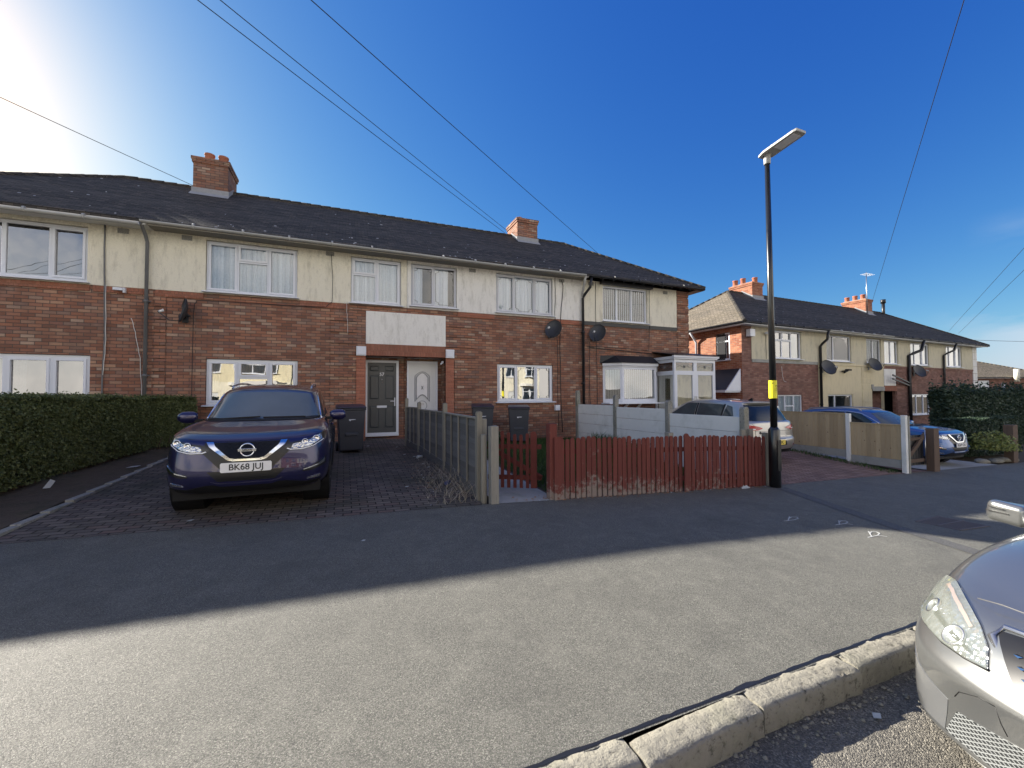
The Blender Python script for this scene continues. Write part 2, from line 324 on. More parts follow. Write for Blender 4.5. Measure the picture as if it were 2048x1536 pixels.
def copy_tree(o,parent=None,swap=None):
    c=o.copy(); COL.objects.link(c)
    if parent: c.parent=parent
    for ch in [x for x in COL.objects if x.parent==o]: copy_tree(ch,c)
    return c
def text_obj(name,s,size,mat,parent,M4,align='CENTER',ext=.002,bold=0):
    cu=bpy.data.curves.new('t','FONT'); cu.body=s; cu.size=size; cu.align_x=align; cu.align_y='CENTER'; cu.extrude=ext; cu.offset=bold
    t=bpy.data.objects.new('t',cu); COL.objects.link(t); bpy.context.view_layer.update()
    me=bpy.data.meshes.new_from_object(t.evaluated_get(bpy.context.evaluated_depsgraph_get())); COL.objects.unlink(t); bpy.data.objects.remove(t)
    me.materials.clear(); me.materials.append(M[mat]); me.transform(M4)
    o=bpy.data.objects.new(name,me); COL.objects.link(o); o.parent=parent; return o
# ------------------------------------------------------------------ ground heights
def lerp(a,b,t): return a+(b-a)*t
def clamp(x,a=0,b=1): return max(a,min(b,x))
BACK=[(-60,6.0),(-3.2,5.48),(1.7,5.42),(2.8,5.32),(7.2,5.25),(12.2,5.48),(19,5.8),(60,8)]   # back edge of the footway
def backY(X):
    for (a,b),(c,d) in zip(BACK,BACK[1:]):
        if a<=X<=c: return lerp(b,d,(X-a)/(c-a))
    return 6
def GX(X): return -.022*(X-2.77) if X<2.77 else (-.036*(X-2.77) if X<30 else -.036*27.23)
def G(X,Y):
    g=GX(X); d=max(0,Y-backY(X))
    A=.038*min(d,7); B=min(.1*d,.22); C=0
    if X<6.9: r=A
    elif X<8: r=lerp(A,B,(X-6.9)/1.1)
    elif X<12.1: r=B
    elif X<13: r=lerp(B,C,(X-12.1)/.9)
    else: r=C
    if Y<1.5: g-=.12
    return g+r
# ------------------------------------------------------------------ houses
EAVE_V=-.45; EAVE_Z=5.47; RIDGE_V=3.30; RIDGE_Z=7.91; BACK_V=7.05; WB=6.6   # roof section, wall depth
SL=(RIDGE_Z-EAVE_Z)/(RIDGE_V-EAVE_V)
class Terrace:
    def __init__(s,cx,cy,z0,th): s.c=(cx,cy,z0); s.th=th
    def house(s,u,label,cat='house',group=None):
        c,t=s.c,s.th
        s.root=empty('terraced_house',(c[0]+u*math.cos(t),c[1]+u*math.sin(t),c[2]),t,label,cat,group); s.off=(u,0,0); return s.root
    def b(s,mb,name,mats,parent=None,label=None,**k):
        o=mb.build(name,mats,parent or s.root,s.off,**k)
        if label: o['label']=label
        return o
def pane_grid(a,b,c,d,cols,trans=None):
    """glass rectangles for a window: column limits, a transom height for some columns"""
    e=[a,*cols,b]; out=[]
    for i in range(len(e)-1):
        if trans and i in trans: out+= [(e[i],e[i+1],c,trans[i]),(e[i],e[i+1],trans[i],d)]
        else: out.append((e[i],e[i+1],c,d))
    return out
def window(T,u0,u1,z0,z1,cols=(),trans=None,v=.05,glass='glass',curtain='lace',opening=(),motif=None,label=None,sill='pvc',frame='pvc',P=None,name='window',fw=.055,sillw=.07,lat=False,curtain_open=None,cv=.07):
    P=P or (lambda u,vv,z:(u,vv,z))
    cells=pane_grid(u0,u1,z0,z1,cols,trans); f=MB(); holes=[]; g=MB()
    for i,(a,b,c,d) in enumerate(cells):
        e=fw*.5; l=a+(fw if a==u0 else e); r=b-(fw if b==u1 else e); lo=c+(fw if c==z0 else e); hi=d-(fw if d==z1 else e)
        holes.append((l,r,lo,hi))
        if i in opening:   # a casement sash stands proud of the frame
            q=[(l-.012,r+.012,lo-.012,hi+.012)][0]; w=.045
            f.holed(*q,[(q[0]+w,q[1]-w,q[2]+w,q[3]-w)],v-.022,.05,P=P)
            for k in ((q[0],q[2],q[1],q[2]),(q[1],q[2],q[1],q[3]),(q[1],q[3],q[0],q[3]),(q[0],q[3],q[0],q[2])):
                f.add([P(k[0],v-.022,k[1]),P(k[2],v-.022,k[3]),P(k[2],v,k[3]),P(k[0],v,k[1])],[(3,2,1,0)])
            l,r,lo,hi=q[0]+w-.004,q[1]-w+.004,q[2]+w-.004,q[3]-w+.004
        dz=random.uniform(-.004,.004); g.add([P(l-.01,v+.028+dz,lo-.01),P(r+.01,v+.028-dz,lo-.01),P(r+.01,v+.028-dz,hi+.01),P(l-.01,v+.028+dz,hi+.01)],[(0,1,2,3)])
    f.holed(u0,u1,z0,z1,holes,v,.06,P=P)
    for k in ((u0,z0,u1,z0),(u1,z0,u1,z1),(u1,z1,u0,z1),(u0,z1,u0,z0)):
        f.add([P(k[0],v,k[1]),P(k[2],v,k[3]),P(k[2],v+.06,k[3]),P(k[0],v+.06,k[1])],[(3,2,1,0)])
    o=T.b(f,name,frame,label=label)
    T.b(g,'glass',glass,o)
    if curtain:
        c=MB(); n=44; va=v+cv
        def wv(k,u): return va+.018*math.sin(u*47)+.01*math.sin(u*113)
        spans=[(u0+.03,u1-.03)] if not curtain_open else curtain_open
        for (p,q) in spans:
            n=max(6,int((q-p)*34))
            for i in range(n):
                a=lerp(p,q,i/n); b=lerp(p,q,(i+1)/n)
                c.add([P(a,wv(0,a),z0+.02),P(b,wv(0,b),z0+.02),P(b,wv(0,b),z1-.02),P(a,wv(0,a),z1-.02)],[(0,1,2,3)],0,True)
        if curtain=='slats':
            c=MB(); k=int((u1-u0)/.085)
            for i in range(k):
                a=u0+.05+i*.085; 
                if a+.07>u1: break
                c.add([P(a,va-.03,z0+.02),P(a+.068,va+.02,z0+.02),P(a+.068,va+.02,z1-.03),P(a,va-.03,z1-.03)],[(0,1,2,3)])
            T.b(c,'blind','blind_white',o)
        else: T.b(c,'curtain',curtain,o)
    if motif:   # leaded line with notched corners on each pane
        t=MB()
        for (l,r,lo,hi) in holes:
            i=.035; k=.09; a,b,c_,d=l+i,r-i,lo+i,hi-i
            pts=[(a+k,c_),(b-k,c_),(b-k,c_+k*.6),(b,c_+k),(b,d-k),(b-k,d-k*.6),(b-k,d),(a+k,d),(a+k,d-k*.6),(a,d-k),(a,c_+k),(a+k,c_+k*.6),(a+k,c_)]
            for p,q in zip(pts,pts[1:]): t.bar(P(p[0],v+.02,p[1]),P(q[0],v+.02,q[1]),.008,.006)
        T.b(t,'leaded_line','black_paint',o)
    if lat:
        t=MB()
        for (l,r,lo,hi) in holes:
            s_=.11; k=int((r-l+hi-lo)/s_)+1
            for i in range(-k,k):
                for sg in (1,-1):
                    seg=[]
                    for j in range(41):
                        u=l+(r-l)*j/40; z=lo+i*s_+sg*(u-l)*1.5
                        if lo<z<hi: seg.append((u,z))
                    if len(seg)>1: t.bar(P(seg[0][0],v+.02,seg[0][1]),P(seg[-1][0],v+.02,seg[-1][1]),.006,.004)
        T.b(t,'leaded_lattice','lead',o)
    if sill:
        t=MB(); A=[(u0-.06,v-.10-sillw),(u1+.06,v-.10-sillw),(u1+.06,v+.02),(u0-.06,v+.02)]
        t.add([P(a,b,z0-.045) for a,b in A]+[P(a,b,z0-(.02 if b<v else .002)) for a,b in A],[(0,3,2,1),(4,5,6,7),(0,1,5,4),(1,2,6,5),(2,3,7,6),(3,0,4,7)])
        T.b(t,'window_sill',sill,o,bevel=.006)
    return o
def roof_point(v): return EAVE_Z+SL*(v-EAVE_V)
def roof(T,a,b,mat='roof_tile',hipL=None,hipR=None,hipmat=None,tip=.0):
    """slopes between a and b; hipL/hipR = (ridge end, eave corner)"""
    m=MB(); th=.07
    def slab(pts,mi=0):
        n=len(pts); lo=[(p[0],p[1],p[2]-th) for p in pts]
        m.add(pts+lo,[list(range(n)),list(range(n,2*n))[::-1]]+[(i,n+i,n+(i+1)%n,(i+1)%n) for i in range(n)],mi)
    e0=hipL[1] if hipL else a; r0=hipL[0] if hipL else a; e1=hipR[1] if hipR else b; r1=hipR[0] if hipR else b
    vb=2*RIDGE_V-EAVE_V
    slab([(e0,EAVE_V,EAVE_Z),(e1,EAVE_V,EAVE_Z),(r1,RIDGE_V,RIDGE_Z),(r0,RIDGE_V,RIDGE_Z)])
    slab([(e1,vb,EAVE_Z),(e0,vb,EAVE_Z),(r0,RIDGE_V,RIDGE_Z),(r1,RIDGE_V,RIDGE_Z)])
    if hipL: slab([(e0,vb,EAVE_Z),(e0,EAVE_V,EAVE_Z),(r0,RIDGE_V,RIDGE_Z)],1)
    if hipR: slab([(e1,EAVE_V,EAVE_Z),(e1,vb,EAVE_Z),(r1,RIDGE_V,RIDGE_Z)],1)
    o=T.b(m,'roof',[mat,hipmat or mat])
    rt=MB(); k=int((r1-r0)/.3)
    for i in range(k):
        x=r0+(r1-r0)*i/k; rt.cyl((x,RIDGE_V,RIDGE_Z-.03),(x+(r1-r0)/k*1.03,RIDGE_V,RIDGE_Z-.025),.085,.092,10)
    for h,ok in ((hipL,hipL),(hipR,hipR)):
        if not ok: continue
        for ve in (EAVE_V,vb):
            p=Vector((h[0],RIDGE_V,RIDGE_Z-.03)); q=Vector((h[1],ve,EAVE_Z-.02)); n=int((q-p).length/.3)
            for i in range(n): rt.cyl(p.lerp(q,i/n),p.lerp(q,(i+1.03)/n),.088,.078,8)
    T.b(rt,'ridge_tiles',mat,o)
    # slipped tiles, mortar and moss lumps that catch the light
    mo=MB()
    for i in range(int((b-a)*4)):
        u=random.uniform(e0+.5,e1-.5); v=EAVE_V+random.random()**1.6*3.2
        if (hipL and u<lerp(e0,r0,(v-EAVE_V)/3.75)+.2) or (hipR and u>lerp(e1,r1,(v-EAVE_V)/3.75)-.2): continue
        z=roof_point(v); w=random.uniform(.02,.07); h=random.uniform(.008,.02)
        mo.add([(u,v,z+.001),(u+w,v,z+.001),(u+w*.9,v+.02,z+h+.013),(u+w*.2,v+.02,z+h+.013)],[(0,1,2,3)])
    T.b(mo,'moss_lumps','lead',o)['kind']='stuff'
    return o
def chimney(T,u0,u1,v0,v1,ztop,pots,mat='brick',potr=.12,poth=.24,name='chimney'):
    m=MB(); zb=roof_point(v0)-.1
    m.box(u0,u1,v0,v1,zb-.3,ztop-.16); m.box(u0-.03,u1+.03,v0-.03,v1+.03,ztop-.16,ztop-.08); m.box(u0-.05,u1+.05,v0-.05,v1+.05,ztop-.08,ztop)
    o=T.b(m,name,mat)
    f=MB(); f.box(u0-.03,u1+.03,v0-.035,v0-.005,zb+.0,zb+.26); 
    for uu in (u0-.012,u1+.012):
        vv=v0-.03
        f.add([(uu-.006,v0,roof_point(v0)+.0),(uu-.006,RIDGE_V,RIDGE_Z),(uu-.006,RIDGE_V,RIDGE_Z+.13),(uu-.006,v0,roof_point(v0)+.14),(uu+.006,v0,roof_point(v0)+.0),(uu+.006,RIDGE_V,RIDGE_Z),(uu+.006,RIDGE_V,RIDGE_Z+.13),(uu+.006,v0,roof_point(v0)+.14)],[(0,1,2,3),(7,6,5,4),(3,2,6,7),(0,3,7,4),(1,5,6,2)])
    f.add([(u0-.05,v0-.2,roof_point(v0-.2)+.012),(u1+.05,v0-.2,roof_point(v0-.2)+.012),(u1+.05,v0-.03,roof_point(v0)+.03),(u0-.05,v0-.03,roof_point(v0)+.03)],[(0,1,2,3)])
    T.b(f,'flashing','lead',o)
    mo=MB(); mo.box(u0+.03,u1-.03,v0+.03,v1-.03,ztop,ztop+.035); T.b(mo,'mortar_bed','concrete',o)
    for (pu,pv,k) in pots:
        p=MB(); h=poth*k; p.lathe([(potr*1.06,0),(potr*1.0,.05),(potr*.95,h*.8),(potr*1.08,h*.86),(potr*1.08,h),(potr*.85,h),(potr*.82,.02),(0,.02)],(pu,pv,ztop+.02),n=18); T.b(p,'chimney_pot','pot_clay',o)
    return o
def gutter(T,a,b,mat,v=EAVE_V-.02,z=EAVE_Z-.045,r=.055,droop=0):
    m=MB(); n=max(2,int((b-a)/.9)); prof=[(math.cos(x)*r,math.sin(x)*r) for x in [PI+PI*k/8 for k in range(9)]]
    prof+= [(r*.86*math.cos(x),r*.86*math.sin(x)) for x in [2*PI-PI*k/8 for k in range(9)]]
    P=lambda u:[(u,v+p,z+q+droop*math.sin((u-a)/(b-a)*PI)) for p,q in prof]; us=[lerp(a,b,i/n) for i in range(n+1)]
    L=len(prof); vs=[q for u in us for q in P(u)]
    m.add(vs,[(i*L+j,(i+1)*L+j,(i+1)*L+(j+1)%L,i*L+(j+1)%L) for i in range(n) for j in range(L)],0,True)
    for i in range(1,n): m.cyl((us[i]-.02,v,z+droop*math.sin((us[i]-a)/(b-a)*PI)),(us[i]+.02,v,z+droop*math.sin((us[i]-a)/(b-a)*PI)),r+.008,None,14)
    return T.b(m,'gutter',mat)
def downpipe(T,u,mat,ztop,zbot,v=-.09,r=.034,swan=True,v0=EAVE_V,parent=None,top=EAVE_Z-.1,du=0):
    m=MB(); pts=[(u,v,zbot),(u,v,ztop)] 
    if swan: pts+=[(u+du*.3,v+(v0-v)*.25,ztop+.12),(u+du*.8,v0*.85+v*.15,ztop+.3),(u+du,v0,top)]
    m.tube(pts,r,12)
    zz=zbot+.5
    while zz<ztop: m.cyl((u,v,zz-.03),(u,v,zz+.03),r+.009,None,12); m.box(u-.07,u+.07,v+.02,v+.06,zz-.012,zz+.012); zz+=1.7
    return T.b(m,'downpipe',mat)
def dish(T,u,z,yaw,tilt,r=.30,v=-.02,out=.38,flat=1.0):
    """open satellite dish on a wall bracket"""
    Mx=Matrix.Translation((u,v-out,z))@Matrix.Rotation(yaw,4,'Z')@Matrix.Rotation(tilt,4,'X')
    m=MB(); prof=[(r*k/7,-.08*(1-(k/7)**2)) for k in range(8)]; b=[(a,-h) for a,h in prof]
    t=MB(); t.lathe([(a,h) for a,h in b]+[(r*1.01,-.006),(r,-.016)]+[(a,h+.012) for a,h in b[::-1]],axis='y',n=30)
    t.v=[tuple(Mx@Vector((x*.94,y,zz*1.05))) for x,y,zz in t.v]; o=T.b(t,'satellite_dish','dish_grey')
    a=MB(); W=lambda *p:tuple(Mx@Vector(p))
    a.tube([W(0,.08,-.05),W(0,.16,-.1),(u,v-.1,z-.16),(u,v,z-.16)],.016,8); a.box(u-.06,u+.06,v-.02,v,z-.26,z-.06); a.tube([W(0,.02,-r*.95),W(0,-.18,-r*1.12),W(0,-.42,-r*.62)],.011,8)
    T.b(a,'bracket','dish_grey',o)
    l=MB(); l.cyl(W(0,-.40,-r*.62),W(0,-.33,-r*.42),.026,.03,12); l.cyl(W(0,-.335,-r*.42),W(0,-.325,-r*.40),.034,.034,12); T.b(l,'receiver_head','white_paint',o); return o
def cable(T,pts,r=.006,mat='cable',name='wall_cable'):
    m=MB(); P=[]
    for i,p in enumerate(pts):
        P.append(p)
        if i<len(pts)-1:
            q=pts[i+1]; n=5
            for k in range(1,n): P.append(tuple(lerp(p[j],q[j],k/n)+(random.uniform(-.008,.008) if j!=1 else 0) for j in range(3)))
    m.tube(P,r,6); return T.b(m,name,mat)
def airbrick(T,u,z,mat='concrete'):
    m=MB(); hs=[(u-.1+.028*i+.006,u-.1+.028*i+.022,z-.05+.03*j+.006,z-.05+.03*j+.022) for i in range(7) for j in range(3)]
    m.holed(u-.1,u+.1,z-.06,z+.05,hs,-.028,.02); m.box(u-.1,u+.1,-.012,-.006,z-.06,z+.05,1); T.b(m,'air_brick',[mat,'dark_room'])
def quoins(T,u0,u1,z0,z1,mat,bh=.24,gap=.062,depth=.028,name='quoins'):
    m=MB(); z=z0
    while z<z1-.05: m.box(u0,u1,-depth,0.01,z,min(z+bh,z1)); z+=bh+gap
    return T.b(m,name,mat,bevel=.004)
def wall_part(T,a,b,z0,z1,holes,v,mat,depth=.14,name='wall',ends=(0,0),edge=False):
    m=MB(); m.holed(a,b,z0,z1,holes,v,depth)
    for (p,q,c,d) in holes:
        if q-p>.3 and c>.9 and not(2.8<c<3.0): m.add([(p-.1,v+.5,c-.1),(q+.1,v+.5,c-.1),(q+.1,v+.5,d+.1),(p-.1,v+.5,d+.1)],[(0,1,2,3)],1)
    if edge:
        m.add([(a,v,z0),(b,v,z0),(b,0.003,z0),(a,0.003,z0)],[(0,1,2,3)]); m.add([(a,v,z0),(a,v,z1),(a,0.003,z1),(a,0.003,z0)],[(0,1,2,3)]); m.add([(b,v,z0),(b,v,z1),(b,0.003,z1),(b,0.003,z0)],[(3,2,1,0)])
    return T.b(m,name,[mat,'dark_room'])
def end_wall(T,u,z0,mat,holes=(),sgn=-1,z1=5.42,label=None):
    m=MB(); P=(lambda a,vv,z:(u+(vv if sgn<0 else -vv),a,z))
    m.holed(0,WB,z0,z1,list(holes),0,.14,P=P)
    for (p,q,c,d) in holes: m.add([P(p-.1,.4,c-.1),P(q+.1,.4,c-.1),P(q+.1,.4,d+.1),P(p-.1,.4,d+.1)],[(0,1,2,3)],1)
    return T.b(m,'end_wall',[mat,'dark_room'],label=label)
def back_wall(T,a,b,z0,mat):
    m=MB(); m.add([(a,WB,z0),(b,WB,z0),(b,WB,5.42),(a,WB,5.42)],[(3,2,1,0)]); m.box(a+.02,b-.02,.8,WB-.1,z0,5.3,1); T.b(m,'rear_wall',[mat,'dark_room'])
def soffit(T,a,b,mat='pvc',fascia=None,rafters=False,endL=None,endR=None):
    m=MB()
    if not rafters: m.box(a,b,EAVE_V+.03,.02,EAVE_Z-.105,EAVE_Z-.075); m.box(a,b,EAVE_V+.01,EAVE_V+.03,EAVE_Z-.13,EAVE_Z-.07)
    else:
        u=a+.1
        while u<b: m.bar((u,EAVE_V+.02,EAVE_Z-.10),(u,.05,EAVE_Z+SL*.45-.12),.045,.10); u+=.42
    T.b(m,'soffit' if not rafters else 'rafter_ends',mat)
# ---- the terrace across the footway (measured: centre 1.63, wall line 11.9)
T1=Terrace(1.63,11.9,0,0)
GRP='houses of the near brick terrace'
UP=(4.05,5.30); LO=(1.31,2.47)
def std_up(T,a,b,holes_up,rmat,z0=4.0,v=-.012,z1=5.40):
    wall_part(T,a,b,z0,z1,holes_up,v,rmat,name='render_panel',edge=True)
# house 1: left end
T=T1; T.house(-8.3,'left end terraced house behind the clipped hedge, its plain window panes unpatterned','house',GRP)
hu=[(-8.95,-6.91,4.05,5.28)]; hl=[(-8.95,-6.83,1.28,2.44)]
wall_part(T,-11.03,-5.75,-.4,4.0,hl,0,'brick'); std_up(T,-11.03,-5.75,hu,'render_cream')
window(T,-8.95,-6.91,4.06,5.27,(-8.28,-7.54),opening=(2,),curtain=None,glass='glass_refl',fw=.07,label='white window with an open sash')
window(T,-8.95,-6.83,1.29,2.43,(-8.2,-7.48),glass='glass_refl',opening=(1,2),curtain='drape',curtain_open=[(-8.9,-7.9)],fw=.09)
end_wall(T,-11.03,-.4,'brick'); back_wall(T,-11.03,-5.75,-.4,'brick')
roof(T,-11.03,-5.75,hipL=(-7.6,-11.43)); gutter(T,-11.4,-5.86,'gutter_grey',z=EAVE_Z-.12); soffit(T,-11.4,-5.76,'white_paint')
m=MB(); m.box(-11.05,-6.86,-.026,0.004,3.86,3.985); m.box(-6.8,-5.9,-.026,0.004,3.86,3.985); T.b(m,'string_course','brick_smooth')
airbrick(T,-6.3,5.28)
cable(T,[(-6.62,-.03,5.36),(-6.60,-.03,4.0),(-6.58,-.03,2.9),(-6.62,-.03,1.2)],.016,'pipe_grey'); cable(T,[(-6.57,-.05,4.02),(-6.55,-.05,2.8),(-6.59,-.05,2.0)],.006,'white_paint')
m=MB(); m.box(-6.42,-6.25,-.14,0,3.9,3.96); m.box(-6.26,-6.22,-.1,0,3.86,3.97); T.b(m,'security_camera','pvc'); cable(T,[(-6.13,-.02,3.3),(-6.05,-.02,3.0),(-5.95,-.02,2.4),(-5.9,-.02,1.4)],.006,'white_paint')
# house 2: number 57
T.house(-2.9,'terraced house with the dark panelled front door and a lace-curtained upper window','house',GRP)
hu=[(-4.75,-2.78,4.05,5.30),(-1.49,-.17,4.04,5.30)]; hl=[(-4.72,-2.75,1.31,2.43)]
PH=(-1.10,1.10,2.62)     # porch recess
wall_part(T,-5.75,-.01,-.4,4.0,hl+[(-1.10,-.01,-.4,2.62),(-1.10,-.01,2.94,3.84)],0,'brick')
std_up(T,-5.75,-.01,hu,'render_cream')
window(T,-4.74,-2.79,4.06,5.29,(-4.10,-3.44),{1:4.86},opening=(0,2,3),sill='pvc')
window(T,-1.48,-.18,4.05,5.29,(-.83,),{0:4.84},opening=(1,2),label='white window with its small top light open')
window(T,-4.71,-2.76,1.32,2.42,(-4.07,-3.40),{1:1.98},opening=(0,2,3),glass='glass_refl',curtain='drape',curtain_open=[(-4.7,-4.45),(-3.0,-2.78)],fw=.07)
back_wall(T,-5.75,-.01,-.4,'brick'); roof(T,-5.75,0)
chimney(T,-5.80,-4.93,2.70,3.75,8.60,[(-5.5,3.1,1),(-5.15,3.12,1)],potr=.13,poth=.30)
gutter(T,-5.84,0,'gutter_grey'); soffit(T,-5.74,0,'wood_grey')
downpipe(T,-5.84,'pipe_grey',5.05,-.2,r=.036,swan=True,top=5.38); 
m=MB(); m.box(-5.7,-4.78,-.026,.004,3.86,3.985); m.box(-2.72,-1.52,-.026,.004,3.86,3.985); m.box(-5.7,-.02,-.018,.004,3.845,3.86); T.b(m,'string_course','brick_smooth')
airbrick(T,-5.12,5.29); airbrick(T,-2.01,5.30)
quoins(T,-1.98,-1.36,.5,3.84,'brick'); quoins(T,-5.72,-5.5,.9,3.84,'brick',name='party_quoins')
m=MB(); m.box(-1.345,-1.103,-.03,.9,-.2,2.60); T.b(m,'porch_pier','brick_pier')
m=MB(); m.box(-1.10,1.10,-.03,.3,2.62,2.86); m.box(-1.10,1.10,-.02,.3,2.862,2.94); T.b(m,'lintel',['brick_smooth'])
m=MB(); m.box(-1.10,1.10,-.022,.1,2.94,3.84); T.b(m,'render_panel','render_white')
dish(T,-5.12,3.52,R(-66),R(-10),r=.27,v=-.02,out=.20)
cable(T,[(-4.9,-.04,3.78),(-4.95,-.03,3.72),(-4.97,-.03,3.2),(-4.98,-.03,1.0)],.007)
cable(T,[(-1.98,-.04,5.28),(-1.94,-.04,4.6),(-1.95,-.04,4.02),(-2.1,-.05,3.86),(-4.9,-.05,3.80)],.006)
cable(T,[(-1.6,-.04,4.03),(-1.58,-.05,3.6),(-1.56,-.04,3.2)],.005,'white_paint')
def porch_half(T,s,door):
    """the shared recess: brick sides, back wall, ceiling; s=-1 left half, 1 right half"""
    a,b=(PH[0],-.006) if s<0 else (.006,PH[1]); m=MB(); D=.62
    dl,dr=door[:2]
    m.holed(a,b,-.3,2.62,[(dl,dr,.36,2.53)],D,.1); 
    e=PH[0] if s<0 else PH[1]; m.add([(e,.0,-.3),(e,D,-.3),(e,D,2.62),(e,.0,2.62)],[(0,1,2,3) if s<0 else (3,2,1,0)])
    m.add([(a,.28,2.615),(b,.28,2.615),(b,D,2.615),(a,D,2.615)],[(0,1,2,3)],1)
    m.box(a+.004,b,.30,D,-.3,.30,2); T.b(m,'porch_recess',['brick','white_paint','brick_pier'])
porch_half(T,-1,(-1.07,-.17))
def wall_lamp(T,u,z,s=.125):
    m=MB(); m.box(u-s,u+s,-.09,-.031,z-s,z+s); m.box(u-s*.78,u+s*.78,-.105,-.09,z-s*.78,z+s*.78); T.b(m,'wall_light','pvc',bevel=.012)
wall_lamp(T,-1.22,2.73)
# dark six-panel door
f=MB(); f.holed(-1.09,-.165,.40,2.54,[(-1.03,-.235,.46,2.47)],.52,.08); f.box(-1.09,-.165,.47,.56,.36,.41); d=T.b(f,'door','pvc',label='dark grey six-panel door in a white frame')
p=MB(); DX0,DX1=-1.03,-.235
panels=[(-.97,-.72,2.22,2.38),(-.55,-.30,2.22,2.38),(-.97,-.72,1.42,2.1),(-.55,-.30,1.42,2.1),(-.97,-.72,.60,1.22),(-.55,-.30,.60,1.22)]
p.holed(DX0,DX1,.46,2.47,panels,.535,.018)
for a,b,c,e in panels:
    w=.035; p.add([(a,.553,c),(b,.553,c),(b,.553,e),(a,.553,e),(a+w,.541,c+w),(b-w,.541,c+w),(b-w,.541,e-w),(a+w,.541,e-w)],[(4,5,6,7),(0,1,5,4),(1,2,6,5),(2,3,7,6),(3,0,4,7)])
dp=T.b(p,'door_panel','door_dark',d)
h=MB(); h.box(-.29,-.262,.51,.53,1.22,1.46); h.bar((-.275,.495,1.36),(-.40,.495,1.36),.02,.022); T.b(h,'door_handle','pvc',d)
h=MB(); h.box(-.77,-.50,.515,.534,1.17,1.235); T.b(h,'letter_box','pvc',d)
kn=MB(); kn.lathe([(0,-.02),(.022,-.018),(.026,0),(.026,.012)],(-.637,.525,1.98),axis='y',n=14); kn.lathe([(0,-.014),(.012,-.01),(.014,.01)],(-.637,.525,1.915),axis='y',n=12); T.b(kn,'door_knocker','steel',d)
text_obj('door_number','57',.13,'pvc',d,Matrix.Translation((-.637+2.9,.53,2.13))@Matrix.Rotation(PI/2,4,'X'),bold=.003)
# house 3: number 59
T.house(2.9,'terraced house with the white arched-panel front door and leaded-line windows','house',GRP)
hu=[(.10,1.44,4.08,5.29),(2.68,4.64,4.08,5.30)]; hl=[(2.71,4.64,1.31,2.48)]
wall_part(T,.0,5.74,-.4,4.0,hl+[(.0,1.10,-.4,2.62),(.0,1.10,2.94,3.84)],0,'brick')
std_up(T,.0,5.74,hu,'render_white')
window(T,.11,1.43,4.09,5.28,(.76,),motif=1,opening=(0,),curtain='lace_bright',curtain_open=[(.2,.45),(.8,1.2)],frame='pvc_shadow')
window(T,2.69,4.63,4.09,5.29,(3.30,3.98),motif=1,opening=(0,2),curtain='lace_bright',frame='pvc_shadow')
window(T,2.72,4.63,1.32,2.47,(3.37,4.02),motif=1,opening=(0,2),glass='glass_refl',curtain='drape',curtain_open=[(2.75,3.5)],fw=.065)
back_wall(T,0,5.74,-.4,'brick'); roof(T,0,5.74)
chimney(T,4.55,5.41,2.70,3.74,8.42,[(4.80,3.1,.7),(5.14,3.2,.7)],potr=.11)
gutter(T,0,5.62,'gutter_grey',droop=-.02); soffit(T,0,5.74,'wood_grey')
m=MB(); m.box(1.47,2.62,-.026,.004,3.86,3.985); m.box(4.7,5.62,-.026,.004,3.86,3.985); m.box(.02,5.72,-.018,.004,3.845,3.86); T.b(m,'string_course','brick_pier',label='string course with faded whitewash')
airbrick(T,1.92,5.285); airbrick(T,4.97,5.28)
quoins(T,1.11,1.98,2.93,3.84,'brick'); quoins(T,1.37,1.98,.5,2.86,'brick',name='lower_quoins')
m=MB(); m.box(1.103,1.345,-.03,.9,-.2,2.60); T.b(m,'porch_pier','brick_pier')
porch_half(T,1,(.06,.98)); wall_lamp(T,1.22,2.73)
f=MB(); f.holed(.06,.975,.40,2.54,[(.125,.91,.46,2.47)],.50,.08); d=T.b(f,'door','pvc',label='white door with an arched leaded light')
p=MB(); p.box(.12,.915,.525,.55,.45,2.48); p.holed(.2,.83,.55,2.38,[(.235,.795,.585,2.345)],.517,.01); T.b(p,'door_panel','door_white',d)
arch=lambda x0,x1,z0,z1,dip:[(lerp(x0,x1,k/10),z0+dip*math.sin(PI*k/10)) for k in range(11)]+[(x1,z1)]+[(lerp(x1,x0,k/10),z1+.13*math.sin(PI*k/10)) for k in range(1,10)]+[(x0,z1)]
g=MB(); g.add([q_ for k in range(11) for q_ in ((lerp(.36,.67,k/10),.506,1.42+.14*math.sin(PI*k/10)),(lerp(.36,.67,k/10),.506,2.05+.13*math.sin(PI*k/10)))],[(2*k,2*k+2,2*k+3,2*k+1) for k in range(10)]); T.b(g,'door_glass','white_lens',d)
for nm,r_,w in (('glazing_bead',(.345,.685,1.40,2.06,.14),.022),('moulding',(.30,.73,1.34,2.10,.2),.012)):
    q=MB(); pts=arch(*r_); pts.append(pts[0])
    for a,b in zip(pts,pts[1:]): q.bar((a[0],.51,a[1]),(b[0],.51,b[1]),.02,w)
    T.b(q,nm,'pvc_bead_shade',d)  # grey beads: shading of the white mouldings put into their colour
q=MB(); q.prism([(.515+.05*math.cos(a)*(1 if k%2 else .35),1.75+.09*math.sin(a)*(1 if k%2 else .35)) for k,a in enumerate([PI/4*i for i in range(8)])],lambda x,z:(x,.498,z),lambda x,z:(x,.505,z)); T.b(q,'leaded_star','lead',d)
q=MB(); q.lathe([(.13,0),(.14,-.006),(.15,0)],(.515,.516,1.22),axis='y',n=24); T.b(q,'round_moulding','pvc_bead_shade',d)
text_obj('door_number','59',.10,'steel',d,Matrix.Translation((.515-2.9,.512,1.26))@Matrix.Rotation(PI/2,4,'X'),bold=.002)
